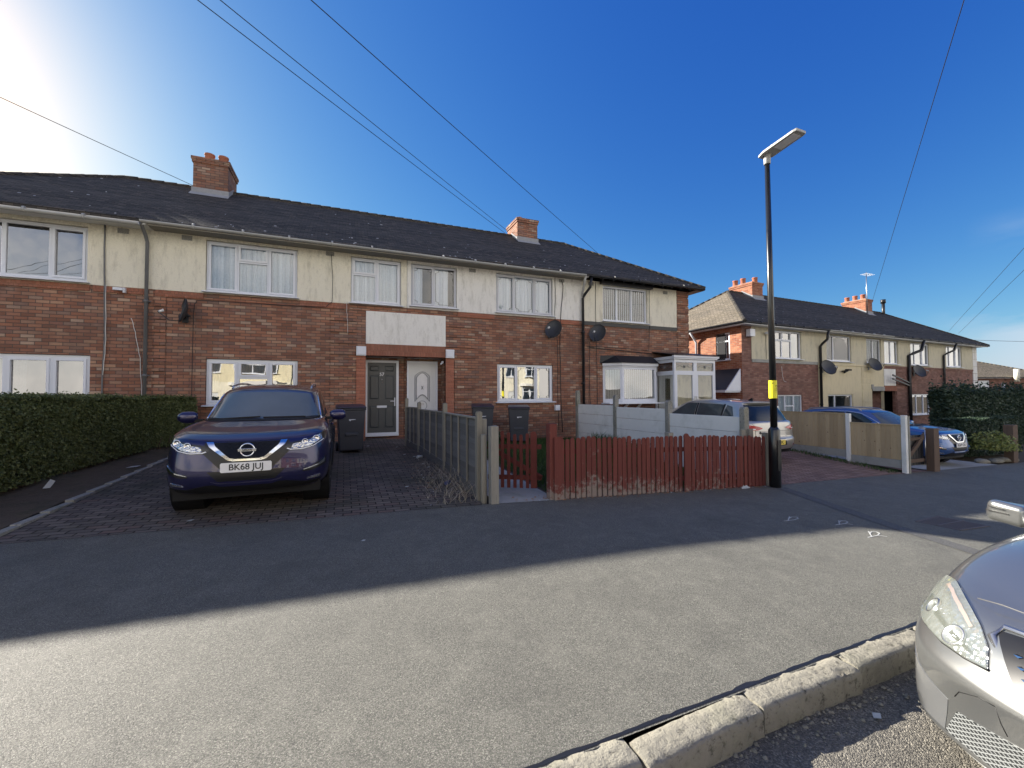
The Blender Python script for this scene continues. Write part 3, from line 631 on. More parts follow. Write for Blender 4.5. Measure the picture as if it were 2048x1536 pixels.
m=MB(); m.box(1.02,1.07,.12,.2,2.47,2.53); m.cyl((1.04,.16,2.48),(.98,.05,2.44),.025,None,12); T.b(m,'security_camera','pvc')
dish(T,4.52,3.62,R(-50),R(-20),r=.30,out=.25)
cable(T,[(4.72,-.03,5.35),(4.73,-.03,4.7),(4.70,-.03,4.2),(4.80,-.03,3.2),(4.78,-.03,1.9),(4.82,-.03,.4)],.008)
cable(T,[(4.95,-.03,5.30),(5.02,-.03,5.1),(4.93,-.03,4.2),(4.88,-.03,3.3),(4.90,-.03,1.7),(4.95,-.03,.3)],.010)
m=MB(); m.box(4.67,4.83,-.10,0,1.02,1.19); T.b(m,'meter_box','pvc')
# house 4: right end
T.house(8.1,'right end terraced house with the black string course, white bay window and glazed porch','house',GRP)
BAYP=[(6.55,0),(7.02,-.45),(8.45,-.45),(8.62,0)]
hu=[(6.58,8.48,4.06,5.29)]
wall_part(T,5.74,10.40,-.6,4.0,[(6.6,8.6,1.3,2.52)],0,'brick'); wall_part(T,9.84,10.40,4.0,5.4,[],0,'brick',name='upper_wall'); std_up(T,5.74,9.84,hu,'render_cream')
quoins(T,9.85,10.41,3.93,5.38,'brick',.26,.05); quoins(T,9.85,10.41,.6,3.84,'brick')
window(T,6.59,8.47,4.07,5.28,(7.18,7.82),curtain='slats',opening=())
m=MB(); m.box(5.80,9.84,-.03,.004,3.87,4.0); T.b(m,'string_course','black_paint')
m=MB(); m.box(6.45,8.62,-.16,-.02,5.30,5.40); T.b(m,'window_canopy','black_paint')
end_wall(T,10.40,-.6,'brick_lit',sgn=1); back_wall(T,5.74,10.40,-.6,'brick')
roof(T,5.74,10.4,hipR=(6.94,10.79)); gutter(T,5.76,10.75,'gutter_black'); soffit(T,5.8,10.3,'black_paint',rafters=True)
m=MB(); m.box(10.40,10.75,-.4,WB,5.36,5.39); T.b(m,'end_soffit','black_paint')
m=MB(); m.cyl((10.79,-.42,EAVE_Z-.045),(10.79,7.0,EAVE_Z-.045),.05,None,12); T.b(m,'end_gutter','gutter_black')
downpipe(T,5.73,'gutter_black',4.75,-.3,r=.045,du=.12,top=5.35); m=MB(); m.tube([(5.62,EAVE_V,5.40),(5.66,-.3,5.15),(5.70,-.11,4.9),(5.73,-.09,4.72)],.04,12); T.b(m,'grey_downpipe','gutter_grey')
airbrick(T,6.1,5.29); airbrick(T,9.3,5.27); dish(T,6.17,3.58,R(-50),R(-20),r=.30,out=.25)
cable(T,[(6.28,-.03,5.35),(6.27,-.03,4.2),(6.30,-.03,2.6),(6.30,-.03,.7)],.008); cable(T,[(6.02,-.03,3.3),(6.0,-.03,2.0),(6.02,-.03,.7)],.010); cable(T,[(8.55,-.04,5.3),(8.56,-.04,4.0),(8.50,-.03,3.1),(5.9,-.03,3.16)],.007); cable(T,[(6.0,-.03,3.12),(8.4,-.03,3.0),(9.9,-.03,2.95)],.012)
# bay window: two facets, sill, canopy
bay=MB(); bay.prism(BAYP,lambda x,y:(x,y,1.30),lambda x,y:(x,y,1.24)); bay.prism([(a+(.05 if i>1 else -.05),b-.06) for i,(a,b) in enumerate(BAYP)],lambda x,y:(x,y,2.50),lambda x,y:(x,y,2.59)); bay.prism(BAYP,lambda x,y:(x,y,2.44),lambda x,y:(x,y,2.50))
bo=T.b(bay,'bay_window','pvc')
def facet(p,q,sub=()):
    d=Vector((q[0]-p[0],q[1]-p[1],0)); L=d.length; d.normalize(); nrm=Vector((-d.y,d.x,0))
    return L,(lambda u,v,z:tuple(Vector((p[0],p[1],0))+d*u+nrm*v+Vector((0,0,z))))
for p,q in zip(BAYP,BAYP[1:]):
    L,P=facet(p,q); w=window(T,0,L,1.30,2.45,(),P=P,v=.0,sill=None,glass='glass_refl',curtain='slats',fw=.075,name='bay_facet')
m=MB(); m.prism([(a+(.05 if i>1 else -.12),b-(.12 if b else 0)) for i,(a,b) in enumerate(BAYP)],lambda x,y:(x,y,2.59),lambda x,y:(x*.98+.16,y*.35,2.86)); T.b(m,'bay_roof','black_paint')
m=MB(); m.box(6.42,8.72,-.60,-.1,1.205,1.245); T.b(m,'bay_sill','pvc')
for u in (7.25,7.8): m=MB(); m.bar((u,-.05,.9),(u+.0,-.42,1.2),.06,.06); T.b(m,'bay_bracket','white_paint')
# glazed porch
X0,X1,V0=8.78,10.66,-.96
def pw(a,b,P,door=False):
    fz=.30; cols=((a+b)/2,) if b-a>1.2 else ()
    f=MB(); hs=[]; e=[a,*cols,b]
    for i in range(len(e)-1):
        l=e[i]+.075; r=e[i+1]-.075; hs+=[(l,r,2.33,2.62),(l+(.05 if door else 0),r-(.05 if door else 0),.95 if not door else .45,2.19)]
    f.holed(a,b,fz-.6,2.72,hs,0,.06,P=P); o=T.b(f,'porch_frame','pvc'); g=MB()
    for (l,r,c,d) in hs: g.add([P(l,.03,c),P(r,.03,c),P(r,.03,d),P(l,.03,d)],[(0,1,2,3)])
    T.b(g,'glass','glass',o); orn=MB()
    for (l,r,c,d) in hs[::2]:
        cx=(l+r)/2; cz=(c+d)/2
        for k in range(4):
            a_=PI/4+k*PI/2; orn.bar(P(cx,.02,cz),P(cx+.06*math.cos(a_),.02,cz+.06*math.sin(a_)),.02,.004)
            a_=k*PI/2; orn.bar(P(cx+.05*math.cos(a_),.02,cz+.05*math.sin(a_)),P(cx+.05*math.cos(a_+PI/2),.02,cz+.05*math.sin(a_+PI/2)),.012,.004)
        for s_ in (-1,1):
            pts=[(cx+s_*(.07+(r-l)*.38*t),cz+.035*math.sin(t*6+s_)) for t in [j/8 for j in range(9)]]
            for p1,p2 in zip(pts,pts[1:]): orn.bar(P(p1[0],.02,p1[1]),P(p2[0],.02,p2[1]),.010,.004)
    T.b(orn,'leaded_flower','lead',o)
    if door:
        h=MB(); cx=(a+b)/2
        for s_ in (-1,1): h.bar(P(cx+s_*.04,-.04,1.35),P(cx+s_*.16,-.04,1.36),.016,.02); h.bar(P(cx+s_*.04,-.02,1.25),P(cx+s_*.04,-.02,1.45),.03,.02)
        T.b(h,'door_handle','steel',o)
    return o
pw(X0,X1,lambda u,v,z:(u,V0+v,z),True); pw(0,-V0,lambda u,v,z:(X0+v,-u,z)); pw(0,-V0,lambda u,v,z:(X1-v,V0+u,z))
m=MB(); m.box(X0-.05,X1+.05,V0-.06,0,2.73,2.83); m.box(X0-.10,X1+.1,V0-.10,V0-.02,2.78,2.85); T.b(m,'porch_eave','pvc')
m=MB(); m.add([(X0-.12,V0-.12,2.85),(X1+.12,V0-.12,2.85),(X1+.12,-.0,3.03),(X0-.12,-.0,3.03),(X0-.12,V0-.12,2.87),(X1+.12,V0-.12,2.87),(X1+.12,0,3.06),(X0-.12,0,3.06)],[(0,3,2,1),(4,5,6,7),(0,1,5,4),(1,2,6,5),(3,0,4,7)]); T.b(m,'porch_roof','black_paint')
m=MB(); m.box(X0-.02,X1+.02,V0-.02,V0+.1,-.4,.28); m.box(X0-.02,X0+.1,V0,0,-.4,.28); T.b(m,'porch_plinth','brick')
m=MB(); m.box(X0+.12,X0+.95,-.06,-.02,.3,2.33); dd=T.b(m,'door','door_white',label='white inner door behind the glazed porch'); m=MB(); m.box(X0+.42,X0+.64,-.07,-.06,1.3,2.1); T.b(m,'door_glass','glass_refl',dd); m=MB(); m.box(X0+.4,X0+.68,-.075,-.06,1.0,1.05); T.b(m,'letter_box','black_plastic',dd)
m=MB(); m.box(X0+.98,X1-.05,-.03,-.01,.3,2.6); T.b(m,'porch_inner_wall','render_yellow')
# ---- second terrace, farther down the hill
K=1.038
T2=Terrace(26.13,12.69,-.97,.036); T=T2; G2='houses of the far terrace beyond the street lamp'
T.house(-8.3,'far terraced house with the sunlit hipped roof end and white side canopy','house',G2)
W1=(-8.80,-6.83)
wall_part(T,-10.8,-5.6,-.3,3.85,[(-8.55,-6.83,1.31,2.45)],0,'brick_far'); wall_part(T,-10.2,-5.6,3.97,5.4,[(*W1,4.05,5.3)],-.012,'render_beige',name='render_panel',edge=True); wall_part(T,-10.8,-10.2,3.85,5.4,[],0,'brick_far',name='upper_wall')
m=MB(); m.box(-10.2,-5.62,-.03,.004,3.84,3.97); T.b(m,'string_course','concrete')
window(T,*W1,4.06,5.29,(-8.15,-7.5),{0:4.85,1:4.85},opening=(1,3),glass='glass_refl',curtain='drape',curtain_open=[(-7.6,-6.9)])
window(T,-8.55,-6.83,1.32,2.44,(-8.0,-7.4),{1:1.95},glass='glass',curtain='lace')
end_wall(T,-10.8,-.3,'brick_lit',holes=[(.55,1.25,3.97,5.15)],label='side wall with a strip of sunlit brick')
window(T,.56,1.24,3.98,5.14,(),{0:4.78},P=lambda u,v,z:(-10.8+v,1.80-u,z),v=.02,sillw=.03,curtain='lace',glass='glass_refl',cv=.045)
roof(T,-10.8,-5.6,hipL=(-7.35,-11.2),hipmat='roof_tile_brown'); soffit(T,-11.15,-5.62,'pvc'); m=MB(); m.box(-11.15,-10.8,-.4,WB,5.36,5.39); m.box(-11.17,-11.13,-.4,WB,5.33,5.45); T.b(m,'end_soffit','pvc')
gutter(T,-11.2,-5.5,'gutter_black'); m=MB(); m.cyl((-11.22,-.42,EAVE_Z-.045),(-11.22,7.0,EAVE_Z-.045),.05,None,12); T.b(m,'end_gutter','gutter_black')
m=MB(); m.tube([(-11.2,2.3,5.35),(-11.0,2.28,5.1),(-10.88,2.25,4.9),(-10.88,2.25,3.2)],.05,10); T.b(m,'side_downpipe','pvc_shadow')
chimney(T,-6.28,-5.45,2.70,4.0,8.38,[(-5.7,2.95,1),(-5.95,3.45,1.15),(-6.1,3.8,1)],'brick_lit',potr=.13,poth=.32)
back_wall(T,-10.8,-5.6,-.3,'brick_far')
m=MB(); m.box(-10.55,-10.25,-.22,-.03,4.9,5.2); T.b(m,'alarm_box','pvc'); m=MB(); m.bar((-9.35,-.02,5.12),(-9.35,-.2,5.12),.05,.05); m.box(-9.45,-9.2,-.3,-.12,5.05,5.15); T.b(m,'security_camera','pvc')
m=MB(); m.prism([(0,3.55),(-.9,2.62),(0,2.62)],lambda a,z:(-10.82+a,.05,z),lambda a,z:(-10.82+a,.10,z)); m.box(-11.72,-10.8,.1,2.4,2.56,2.66); T.b(m,'side_canopy','pvc')
m=MB(); m.add([(-10.81,.1,3.56),(-10.81,2.4,3.56),(-11.72,2.4,2.67),(-11.72,.1,2.67)],[(0,1,2,3)]); T.b(m,'canopy_roof','black_paint')
cable(T,[(-9.3,-.03,5.05),(-9.3,-.03,4.0)],.007); cable(T,[(-8.3,-.03,3.7),(-8.25,-.03,3.3),(-8.15,-.03,3.05),(-8.0,-.03,3.02)],.008,'white_paint')
T.house(-2.8,'far terraced house rendered cream all over with a leaded lattice window','house',G2)
wall_part(T,-5.6,-.01,-.3,3.9,[(-4.9,-2.83,1.31,2.45),(-1.14,-.01,-.3,2.62)],-.012,'render_ochre',edge=True); wall_part(T,-5.6,-.01,3.92,5.4,[(-4.93,-2.88,4.05,5.3),(-1.55,-.18,4.05,5.3)],-.012,'render_beige',name='render_panel',edge=True)
window(T,-4.92,-2.89,4.06,5.29,(-4.3,),lat=True,glass='glass_refl',curtain='drape',curtain_open=[(-4.9,-4.6)]); window(T,-1.54,-.19,4.06,5.29,(-.86,),lat=True,glass='glass_refl',curtain='lace')
window(T,-4.89,-2.84,1.32,2.44,(-4.25,),curtain='slats',glass='glass',cv=.06); m=MB(); m.box(-5.6,-.02,-.05,.004,3.84,3.93); T.b(m,'string_course','render_ochre')
quoins(T,-2.05,-1.2,.2,3.8,'render_ochre',.26,.05,.035); roof(T,-5.6,0); gutter(T,-5.5,0,'gutter_grey'); soffit(T,-5.6,0,'white_paint'); downpipe(T,-5.55,'gutter_black',4.7,-.2,r=.055,top=5.38); back_wall(T,-5.6,-.01,-.3,'brick_far')
dish(T,-5.35,3.72,R(-20),R(-25),r=.36,out=.3); dish(T,-1.45,3.95,R(-20),R(-25),r=.34,out=.3)
m=MB(); m.box(-1.15,-.006,-.05,.3,2.62,2.85); m.box(-1.25,-1.1,-.08,.3,2.72,2.95); T.b(m,'lintel','concrete'); m=MB(); m.box(-1.14,-.006,.6,.65,-.3,2.62); T.b(m,'porch_recess','brick_far')
m=MB(); m.box(-3.85,-3.6,-.22,-.06,3.55,3.6); m.box(-3.55,-3.3,-.22,-.06,3.6,3.68); m.bar((-3.57,-.02,3.5),(-3.57,-.14,3.58),.05,.05); T.b(m,'flood_light','black_plastic')

T.house(2.8,'far terraced house with the brick porch and swan-neck black downpipe','house',G2)
wall_part(T,0,5.7,-.3,3.85,[(2.75,4.85,1.31,2.45),(0,1.14,-.3,2.62),(.006,1.14,2.9,3.78)],0,'brick_far'); wall_part(T,0,5.7,3.93,5.4,[(.12,1.5,4.05,5.3),(2.78,4.83,4.05,5.3)],-.012,'render_beige',name='render_panel',edge=True)
window(T,.13,1.49,4.06,5.29,(.85,),glass='glass_refl',curtain='lace_bright',curtain_open=[(.2,.5),(1.0,1.4)]); window(T,2.79,4.82,4.06,5.29,(3.35,4.1),opening=(2,),glass='glass_refl',curtain='lace')
window(T,2.76,4.84,1.32,2.44,(3.4,4.15),glass='glass_refl',curtain='drape',curtain_open=[(2.8,3.1)]); m=MB(); m.box(0.01,5.7,-.03,.004,3.84,3.95); T.b(m,'string_course','brick_far')
m=MB(); m.box(.006,1.14,-.03,.1,2.9,3.78); T.b(m,'render_panel','render_white'); m=MB(); m.box(.006,1.15,-.05,.3,2.62,2.88); T.b(m,'lintel','brick_smooth'); m=MB(); m.box(.006,1.14,.6,.65,-.3,2.62); T.b(m,'porch_recess','brick_far')
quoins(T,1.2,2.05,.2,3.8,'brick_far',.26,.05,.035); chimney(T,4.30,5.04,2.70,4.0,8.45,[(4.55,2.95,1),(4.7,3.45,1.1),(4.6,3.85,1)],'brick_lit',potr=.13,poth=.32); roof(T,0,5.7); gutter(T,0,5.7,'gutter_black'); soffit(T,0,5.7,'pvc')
downpipe(T,2.42,'gutter_black',4.55,-.2,r=.075,du=.75,top=5.4); m=MB(); m.bar((2.42,-.09,3.05),(.2,-.3,3.45),.06,.06); m.bar((2.42,-.09,2.9),(.2,-.3,3.25),.06,.06); T.b(m,'waste_pipe','gutter_black'); back_wall(T,0,5.7,-.3,'brick_far'); dish(T,3.05,3.72,R(-20),R(-25),r=.36,out=.25)
ae=MB(); ae.cyl((4.25,2.6,7.5),(4.25,2.6,10.1),.022); ae.bar((3.9,2.6,9.95),(4.9,2.6,10.0),.02,.02)
for k in range(6): ae.bar((4.0+k*.16,2.4,9.97),(4.0+k*.16,2.8,9.97),.01,.01)
T.b(ae,'tv_aerial','steel')
T.house(8.3,'far terraced house at the downhill end with pale quoins, half hidden by dark bushes','house',G2)
wall_part(T,5.7,10.8,-.3,3.85,[(6.9,8.85,1.31,2.45)],0,'brick_far'); wall_part(T,5.7,10.8,3.93,5.4,[(6.85,8.85,4.05,5.3)],-.012,'render_beige',name='render_panel',edge=True)
window(T,6.86,8.84,4.06,5.29,(7.4,8.1),opening=(2,),glass='glass_refl',curtain='lace'); window(T,6.9,8.85,1.32,2.44,(7.5,8.2)); m=MB(); m.box(5.7,10.3,-.03,.004,3.84,3.95); T.b(m,'string_course','brick_far')
quoins(T,10.25,10.82,.2,5.36,'render_white',.42,.02,.03); end_wall(T,10.8,-.3,'brick_far',sgn=1); back_wall(T,5.7,10.8,-.3,'brick_far')
roof(T,5.7,10.8,hipR=(7.2,11.2)); gutter(T,5.7,11.15,'gutter_black'); soffit(T,5.7,11.1,'pvc'); downpipe(T,6.35,'gutter_black',4.7,1.4,r=.055,du=.55,top=5.38)
m=MB(); m.tube([(7.25,3.1,7.4),(7.25,3.1,8.5)],.09,12); m.tube([(7.25,3.1,8.5),(7.25,3.1,8.75)],.14,12); 
fl=MB(); fl.v=m.v; fl.f=m.f; fl.m=m.m; fl.s=m.s; T.b(fl,'roof_flue','gutter_black')
# ---- third house far right
T3=Terrace(58.4,19.5,-2.4,-.385); T=T3; T.house(0,'distant brick house with a plain grey-brown hipped roof beyond the dark bushes')
wall_part(T,-5.6,5.6,-.6,5.4,[(-1.55,-.45,3.3,5.15)],0,'brick_far'); window(T,-1.55,-.45,3.3,5.15,(),{0:4.6},curtain='lace',fw=.10); end_wall(T,-5.6,-.6,'brick_far'); end_wall(T,5.6,-.6,'brick_far',sgn=1); back_wall(T,-5.6,5.6,-.6,'brick_far')
roof(T,-5.6,5.6,'roof_tile_brown',hipL=(-2.0,-6.0),hipR=(-1.6,6.0)); soffit(T,-5.9,5.9,'pvc'); gutter(T,-6,6,'gutter_black')
m=MB(); m.cyl((.75,-.1,-.3),(.75,-.1,4.9),.14); T.b(m,'downpipe','pvc_shadow')
m=MB(); m.cyl((1.35,-.7,5.0),(1.35,-.7,6.2),.20); T.b(m,'flue','render_cream')
# ---- houses across the road, behind the camera: they give the windows their reflections
T4=Terrace(2,-17.0,-.1,PI); T=T4
def opp(u0,u1,lab,wm,um,lowm):
    T.house((u0+u1)/2,lab,'house','houses across the road'); c=(u0+u1)/2; hs=[(c-2.2,c-.3,1.0,2.5)]
    wall_part(T,u0,u1,-.4,2.9,[(c-2.4,c-.2,.9,2.5),(c+.8,c+1.7,-.4,2.1)],0,lowm); wall_part(T,u0,u1,2.9,5.4,[(c-2.2,c-.4,3.6,4.9),(c+.7,c+1.9,3.6,4.9)],-.01,um,name='upper_wall',edge=True)
    window(T,c-2.4,c-.2,.9,2.5,(c-1.7,c-.9),{0:2.0,1:2.0,2:2.0},fw=.1,v=-.1); window(T,c-2.2,c-.4,3.6,4.9,(c-1.3,),{0:4.4,1:4.4},fw=.09,v=-.08); window(T,c+.7,c+1.9,3.6,4.9,(c+1.3,),fw=.09)
    m=MB(); m.box(c+.8,c+1.7,.05,.1,-.3,2.1); T.b(m,'door','door_white'); m=MB(); m.prism([(c-2.7,0),(c-2.3,-.6),(c-.3,-.6),(c+.1,0)],lambda a,b:(a,b,2.6),lambda a,b:(a,b,2.9)); T.b(m,'bay_roof','white_paint')
    back_wall(T,u0,u1,-.4,'brick_far'); roof(T,u0,u1,'roof_tile_brown'); gutter(T,u0,u1,'pvc')
for i,(a,b,l,x,y,z) in enumerate(((-19,-12.6,'cream rendered house across the road at the downhill end','','render_cream','render_cream'),(-12.5,-6.1,'red brick house across the road with cream upper storey','','render_cream','brick_lit'),(-6,.4,'house across the road painted dark red below white bays','','brick_lit','brick_lit'),(.5,6.9,'all cream house across the road with white bays','','render_cream','render_yellow'),(7,13.4,'pale yellow house across the road at the uphill end','','render_yellow','render_cream'))): opp(a,b,l,x,y,z)
# ------------------------------------------------------------------ ground, road, footway
def sheet(name,X0,X1,ylo,yhi,mat,dz,nx,ny,label=None,smooth=True):
    m=MB(); vs=[]
    for i in range(nx+1):
        X=lerp(X0,X1,i/nx); a=ylo(X) if callable(ylo) else ylo; b=yhi(X) if callable(yhi) else yhi
        for j in range(ny+1):
            Y=lerp(a,b,j/ny); vs.append((X,Y,G(X,max(Y,1.52) if dz>-.05 else Y)+dz))
    m.add(vs,[(i*(ny+1)+j,(i+1)*(ny+1)+j,(i+1)*(ny+1)+j+1,i*(ny+1)+j+1) for i in range(nx) for j in range(ny)],0,smooth)
    return tag(m.build(name,mat),kind='structure')
m=MB(); xs=[-400,-120,-60,-30,-15,-8,-4,-2,0,2.77,5,6.9,8,10,12.1,13,16,20,30,45,70,120,400]; ys=[-300,-60,-20,-8,-2,.5,1.40,1.401,2,5,5.5,6.5,8,10,12.5,14,18,25,40,80,160,400]
vs=[(x,y,G(x,y)-.035-(.0 if y>1.4 else 0)) for x in xs for y in ys]; n=len(ys)
m.add(vs,[(i*n+j,(i+1)*n+j,(i+1)*n+j+1,i*n+j+1) for i in range(len(xs)-1) for j in range(n-1)]); tag(m.build('ground','soil'),kind='structure')
def rd(name,y0,y1,mat,dz):
    m=MB(); X=[-60+i*2 for i in range(70)]; vs=[(x,y,GX(x)+dz+(.05*(y-y0)/(y1-y0) if name=='road' and 0 else 0)) for x in X for y in (y0,y1)]
    m.add(vs,[(2*i,2*i+2,2*i+3,2*i+1) for i in range(len(X)-1)]); return tag(m.build(name,mat),kind='structure')
rd('road',-7.5,1.44,'asphalt_road',-.125); rd('far_footway',-10.2,-7.5,'asphalt',0)
sheet('footway',-40,60,lambda X:1.53+max(-.05,min(.05,.024*(X-2.45))),lambda X:backY(X),'asphalt',0,200,6)
sheet('driveway',-3.12,1.74,lambda X:backY(X)-.03,12.5,'paving_grey',.004,12,14)
sheet('verge',-4.9,-3.22,lambda X:backY(X),11.9,'soil',.03,6,24)
sheet('garden_path',1.95,2.85,lambda X:backY(X)-.02,11.9,'concrete',.003,3,12)
sheet('driveway',7.3,11.95,lambda X:backY(X)-.02,11.9,'paving_red',.004,12,14)
sheet('driveway',13.3,17.1,lambda X:backY(X)-.02,14,'concrete',.004,8,14)
sheet('garden_path',12.35,13.1,lambda X:backY(X)-.02,12,'paving_red',.003,3,10)
m=MB(); pts=[(7.08,5.10),(7.30,5.02),(6.36,2.98),(5.84,1.55),(5.62,1.55),(6.14,3.02)]; m.add([(x,y,G(x,y)+.004) for x,y in pts],[tuple(range(6))]); tag(m.build('resurfaced_strip','asphalt_new'),kind='structure')
# brick edging beside the driveway
m=MB(); y=5.5
while y<11.7: m.box(-3.21,-3.12,y,y+.45,G(-3.1,y)-.05,G(-3.1,y)+.045+random.uniform(-.006,.006)); y+=.455
tag(m.build('edging','concrete_post',bevel=.006),kind='structure')
# kerb stones: rough concrete blocks a hand apart
def KY(X): return max(-.05,min(.05,.024*(X-2.45)))
def kerb_block(m,x0,x1,y0,y1,yo,skew):
    n,k=26,7; vs=[]
    prof=[(0,-.006),(.03,.0),(.35,.0),(.72,.0),(.955,-.003),(1.0,-.016),(1.015,-.05),(1.02,-.24)]
    for i in range(n+1):
        t=i/n; X=lerp(x0,x1,t); e=1-min(1,min(t,1-t)*n/.6)
        for j,(a,dz) in enumerate(prof):
            yb=lerp(y1,y0,a)+yo+skew*(t-.5)+KY(X); ch=max(0,noise.noise(Vector((X*7,x0,2)))-.15)*(.05 if 3<j<7 else 0); nz=noise.noise(Vector((X*9,yb*22,x0)))*.005+noise.noise(Vector((X*34,yb*70,3)))*.005-ch
            vs.append((X,yb-(nz*.8 if j>3 else 0),G(X,1.6)+dz+nz*(1 if j<5 else 0)-e*.006))
    L=len(prof)
    m.add(vs,[(i*L+j,i*L+j+1,(i+1)*L+j+1,(i+1)*L+j) for i in range(n) for j in range(L-1)],0,True)
    for i in (0,n): 
        b=[vs[i*L+j] for j in range(L)]; m.add(b+[(b[0][0],b[0][1],b[0][2]-.25)],[tuple(range(L+1)) if i else tuple(range(L+1))[::-1]])
m=MB(); cuts=[-9.0+.915*i for i in range(11)]; cuts=[c for c in cuts if c<.1]+[.16,1.12,1.84,2.62,3.42,4.3,5.2,6.1,7.0]+[7.9+.915*i for i in range(24)]
yo={.16:.01,1.12:-.02,1.84:.0,2.62:.01}; sk={1.12:.03,1.84:-.015,.16:-.03}
for a,b in zip(cuts,cuts[1:]): kerb_block(m,a+.008,b-.008,1.41,1.545,yo.get(a,random.uniform(-.01,.01)),sk.get(a,0))
tag(m.build('kerb','kerb_stone',recalc=True),kind='structure')
m=MB(); vs=[]
for i in range(240):   # dark crumbled joint between kerb and tarmac
    X=-3+i*.04; w=.03*abs(noise.noise(Vector((X*5,1,0))))+.012*abs(noise.noise(Vector((X*23,1,0)))); vs+=[(X,1.54+KY(X),G(X,1.6)+.002),(X,1.552+w+KY(X),G(X,1.6)+.0045)]
m.add(vs,[(2*i,2*i+2,2*i+3,2*i+1) for i in range(239)]); tag(m.build('kerb_joint','black_paint'),kind='structure')
m=MB()
for i in range(500):
    X=random.uniform(-1,5); Y=1.41-abs(random.gauss(0,.05))-.01; s=random.uniform(.004,.014); z=GX(X)-.125
    m.lathe([(0,s*.8),(s*.8,s*.4),(s,0)],(X,Y,z),n=5)
tag(m.build('gutter_grit','kerb_stone'),kind='stuff',label='loose grit lying along the kerb foot',cat='grit')
# ------------------------------------------------------------------ plants made of leaves
def leafmesh(name,mat,pts,size,flat=.5,parent=None,core=None,aspect=1.7):
    """pts: (point, outward normal) samples; one small folded leaf on each"""
    vs=[];fs=[]
    for p,nr in pts:
        d=Vector((random.gauss(0,1),random.gauss(0,1),random.gauss(0,1))); nn=(Vector(nr)*flat+d*.45).normalized()
        a=nn.orthogonal().normalized(); a.rotate(Matrix.Rotation(random.random()*6.283,3,nn)); b=nn.cross(a)
        s=size*random.uniform(.6,1.3); p=Vector(p); k=len(vs)
        vs+=[p-a*s*aspect*.5,p+b*s*.5+nn*s*.12,p+a*s*aspect*.5,p-b*s*.5+nn*s*.12]; fs.append((k,k+1,k+2,k+3))
    if core:
        k=len(vs); vs+=[Vector(v) for v in core[0]]; fs+=[tuple(k+i for i in f) for f in core[1]]
    me=bpy.data.meshes.new(name); me.from_pydata([tuple(v) for v in vs],[],fs); me.materials.append(M[mat]); me.update()
    o=bpy.data.objects.new(name,me); COL.objects.link(o)
    if parent: o.parent=parent
    return o
def hedge(label,path,zt,mat,n,size,w=.8,rough=.05,cat='hedge',shag=0,twigs=True,core_m='soil',vis=(0,0)):
    """path: list of (x,y) along the visible face; w: thickness to the left of it"""
    root=empty('hedge',(path[0][0],path[0][1],G(*path[0])),0,label,cat); O=Vector(root.location)
    segs=[]; tot=0
    for a,b in zip(path,path[1:]): L=math.dist(a,b); segs.append((a,b,L)); tot+=L
    pts=[]; 
    for _ in range(n):
        r=random.random()*tot
        for a,b,L in segs:
            if r<=L: break
            r-=L
        t=r/L; x=lerp(a[0],b[0],t); y=lerp(a[1],b[1],t); dx,dy=(b[0]-a[0])/L,(b[1]-a[1])/L; nx,ny=dy,-dx
        zb=G(x,y)+.08; top=zt(x,y) if callable(zt) else zt; top+=.035*noise.noise(Vector((x*1.7,y*1.7,0)))*1.5
        q=random.random()
        bul=.09*noise.noise(Vector((x*1.3,y*1.3,q*2)))+.05*noise.noise(Vector((x*4,y*4,q*6)))
        if q<.66: z=lerp(zb,top,random.random()**.9); dd=bul-abs(random.gauss(0,rough)); edge=max(0,(z-top+.15)); p=(x+nx*(dd-edge*.5),y+ny*(dd-edge*.5),z); nr=(nx,ny,.2)
        else:
            k=random.random()*w; z=top-abs(random.gauss(0,rough*.6))+(shag*abs(random.gauss(0,1)) if random.random()<.25 else 0); p=(x-nx*k,y-ny*k,z); nr=(0,0,1)
        pts.append((Vector(p)-O,nr))
    o=leafmesh('foliage',mat,pts,size,parent=root)
    m=MB()
    for a,b,L in segs:
        dx,dy=(b[0]-a[0])/L,(b[1]-a[1])/L; nx,ny=dy,-dx; i=.22; top=(zt(*a) if callable(zt) else zt)-.12
        e_=.30; P=[(a[0]+dx*e_-nx*i,a[1]+dy*e_-ny*i),(b[0]-dx*e_-nx*i,b[1]-dy*e_-ny*i),(b[0]-dx*e_-nx*w,b[1]-dy*e_-ny*w),(a[0]+dx*e_-nx*w,a[1]+dy*e_-ny*w)]
        m.add([(x,y,G(x,y)+.12) for x,y in P]+[(x,y,top) for x,y in P],[(0,3,2,1),(4,5,6,7),(0,1,5,4),(1,2,6,5),(2,3,7,6),(3,0,4,7)])
    m.build('inner_branches',mat,root,O)
    if twigs:
        t=MB()
        for a,b,L in segs:
            for _ in range(int(L*16)):
                k=random.random(); x=lerp(a[0],b[0],k);y=lerp(a[1],b[1],k); g=G(x,y); t.tube([(x-.1,y,g),(x-.1+random.uniform(-.1,.12),y+random.uniform(-.1,.1),g+.3)],[.012,.006],5)
        t.build('stems','wood_brown',root,O)
    return root
hedge('long clipped green hedge left of the purple car',[(-4.15,5.6),(-4.0,8.5),(-3.75,11.0),(-3.15,11.55)],lambda x,y:1.50+.03*noise.noise(Vector((x*3,y*2.1,7))),'leaf_privet',120000,.026,w=.9,shag=.03)
hedge('low clipped dark hedge right of the blue car',[(17.85,7.3),(17.8,6.6),(22.5,6.9)],lambda x,y:.66,'leaf_dark',24000,.05,w=.6,twigs=False)
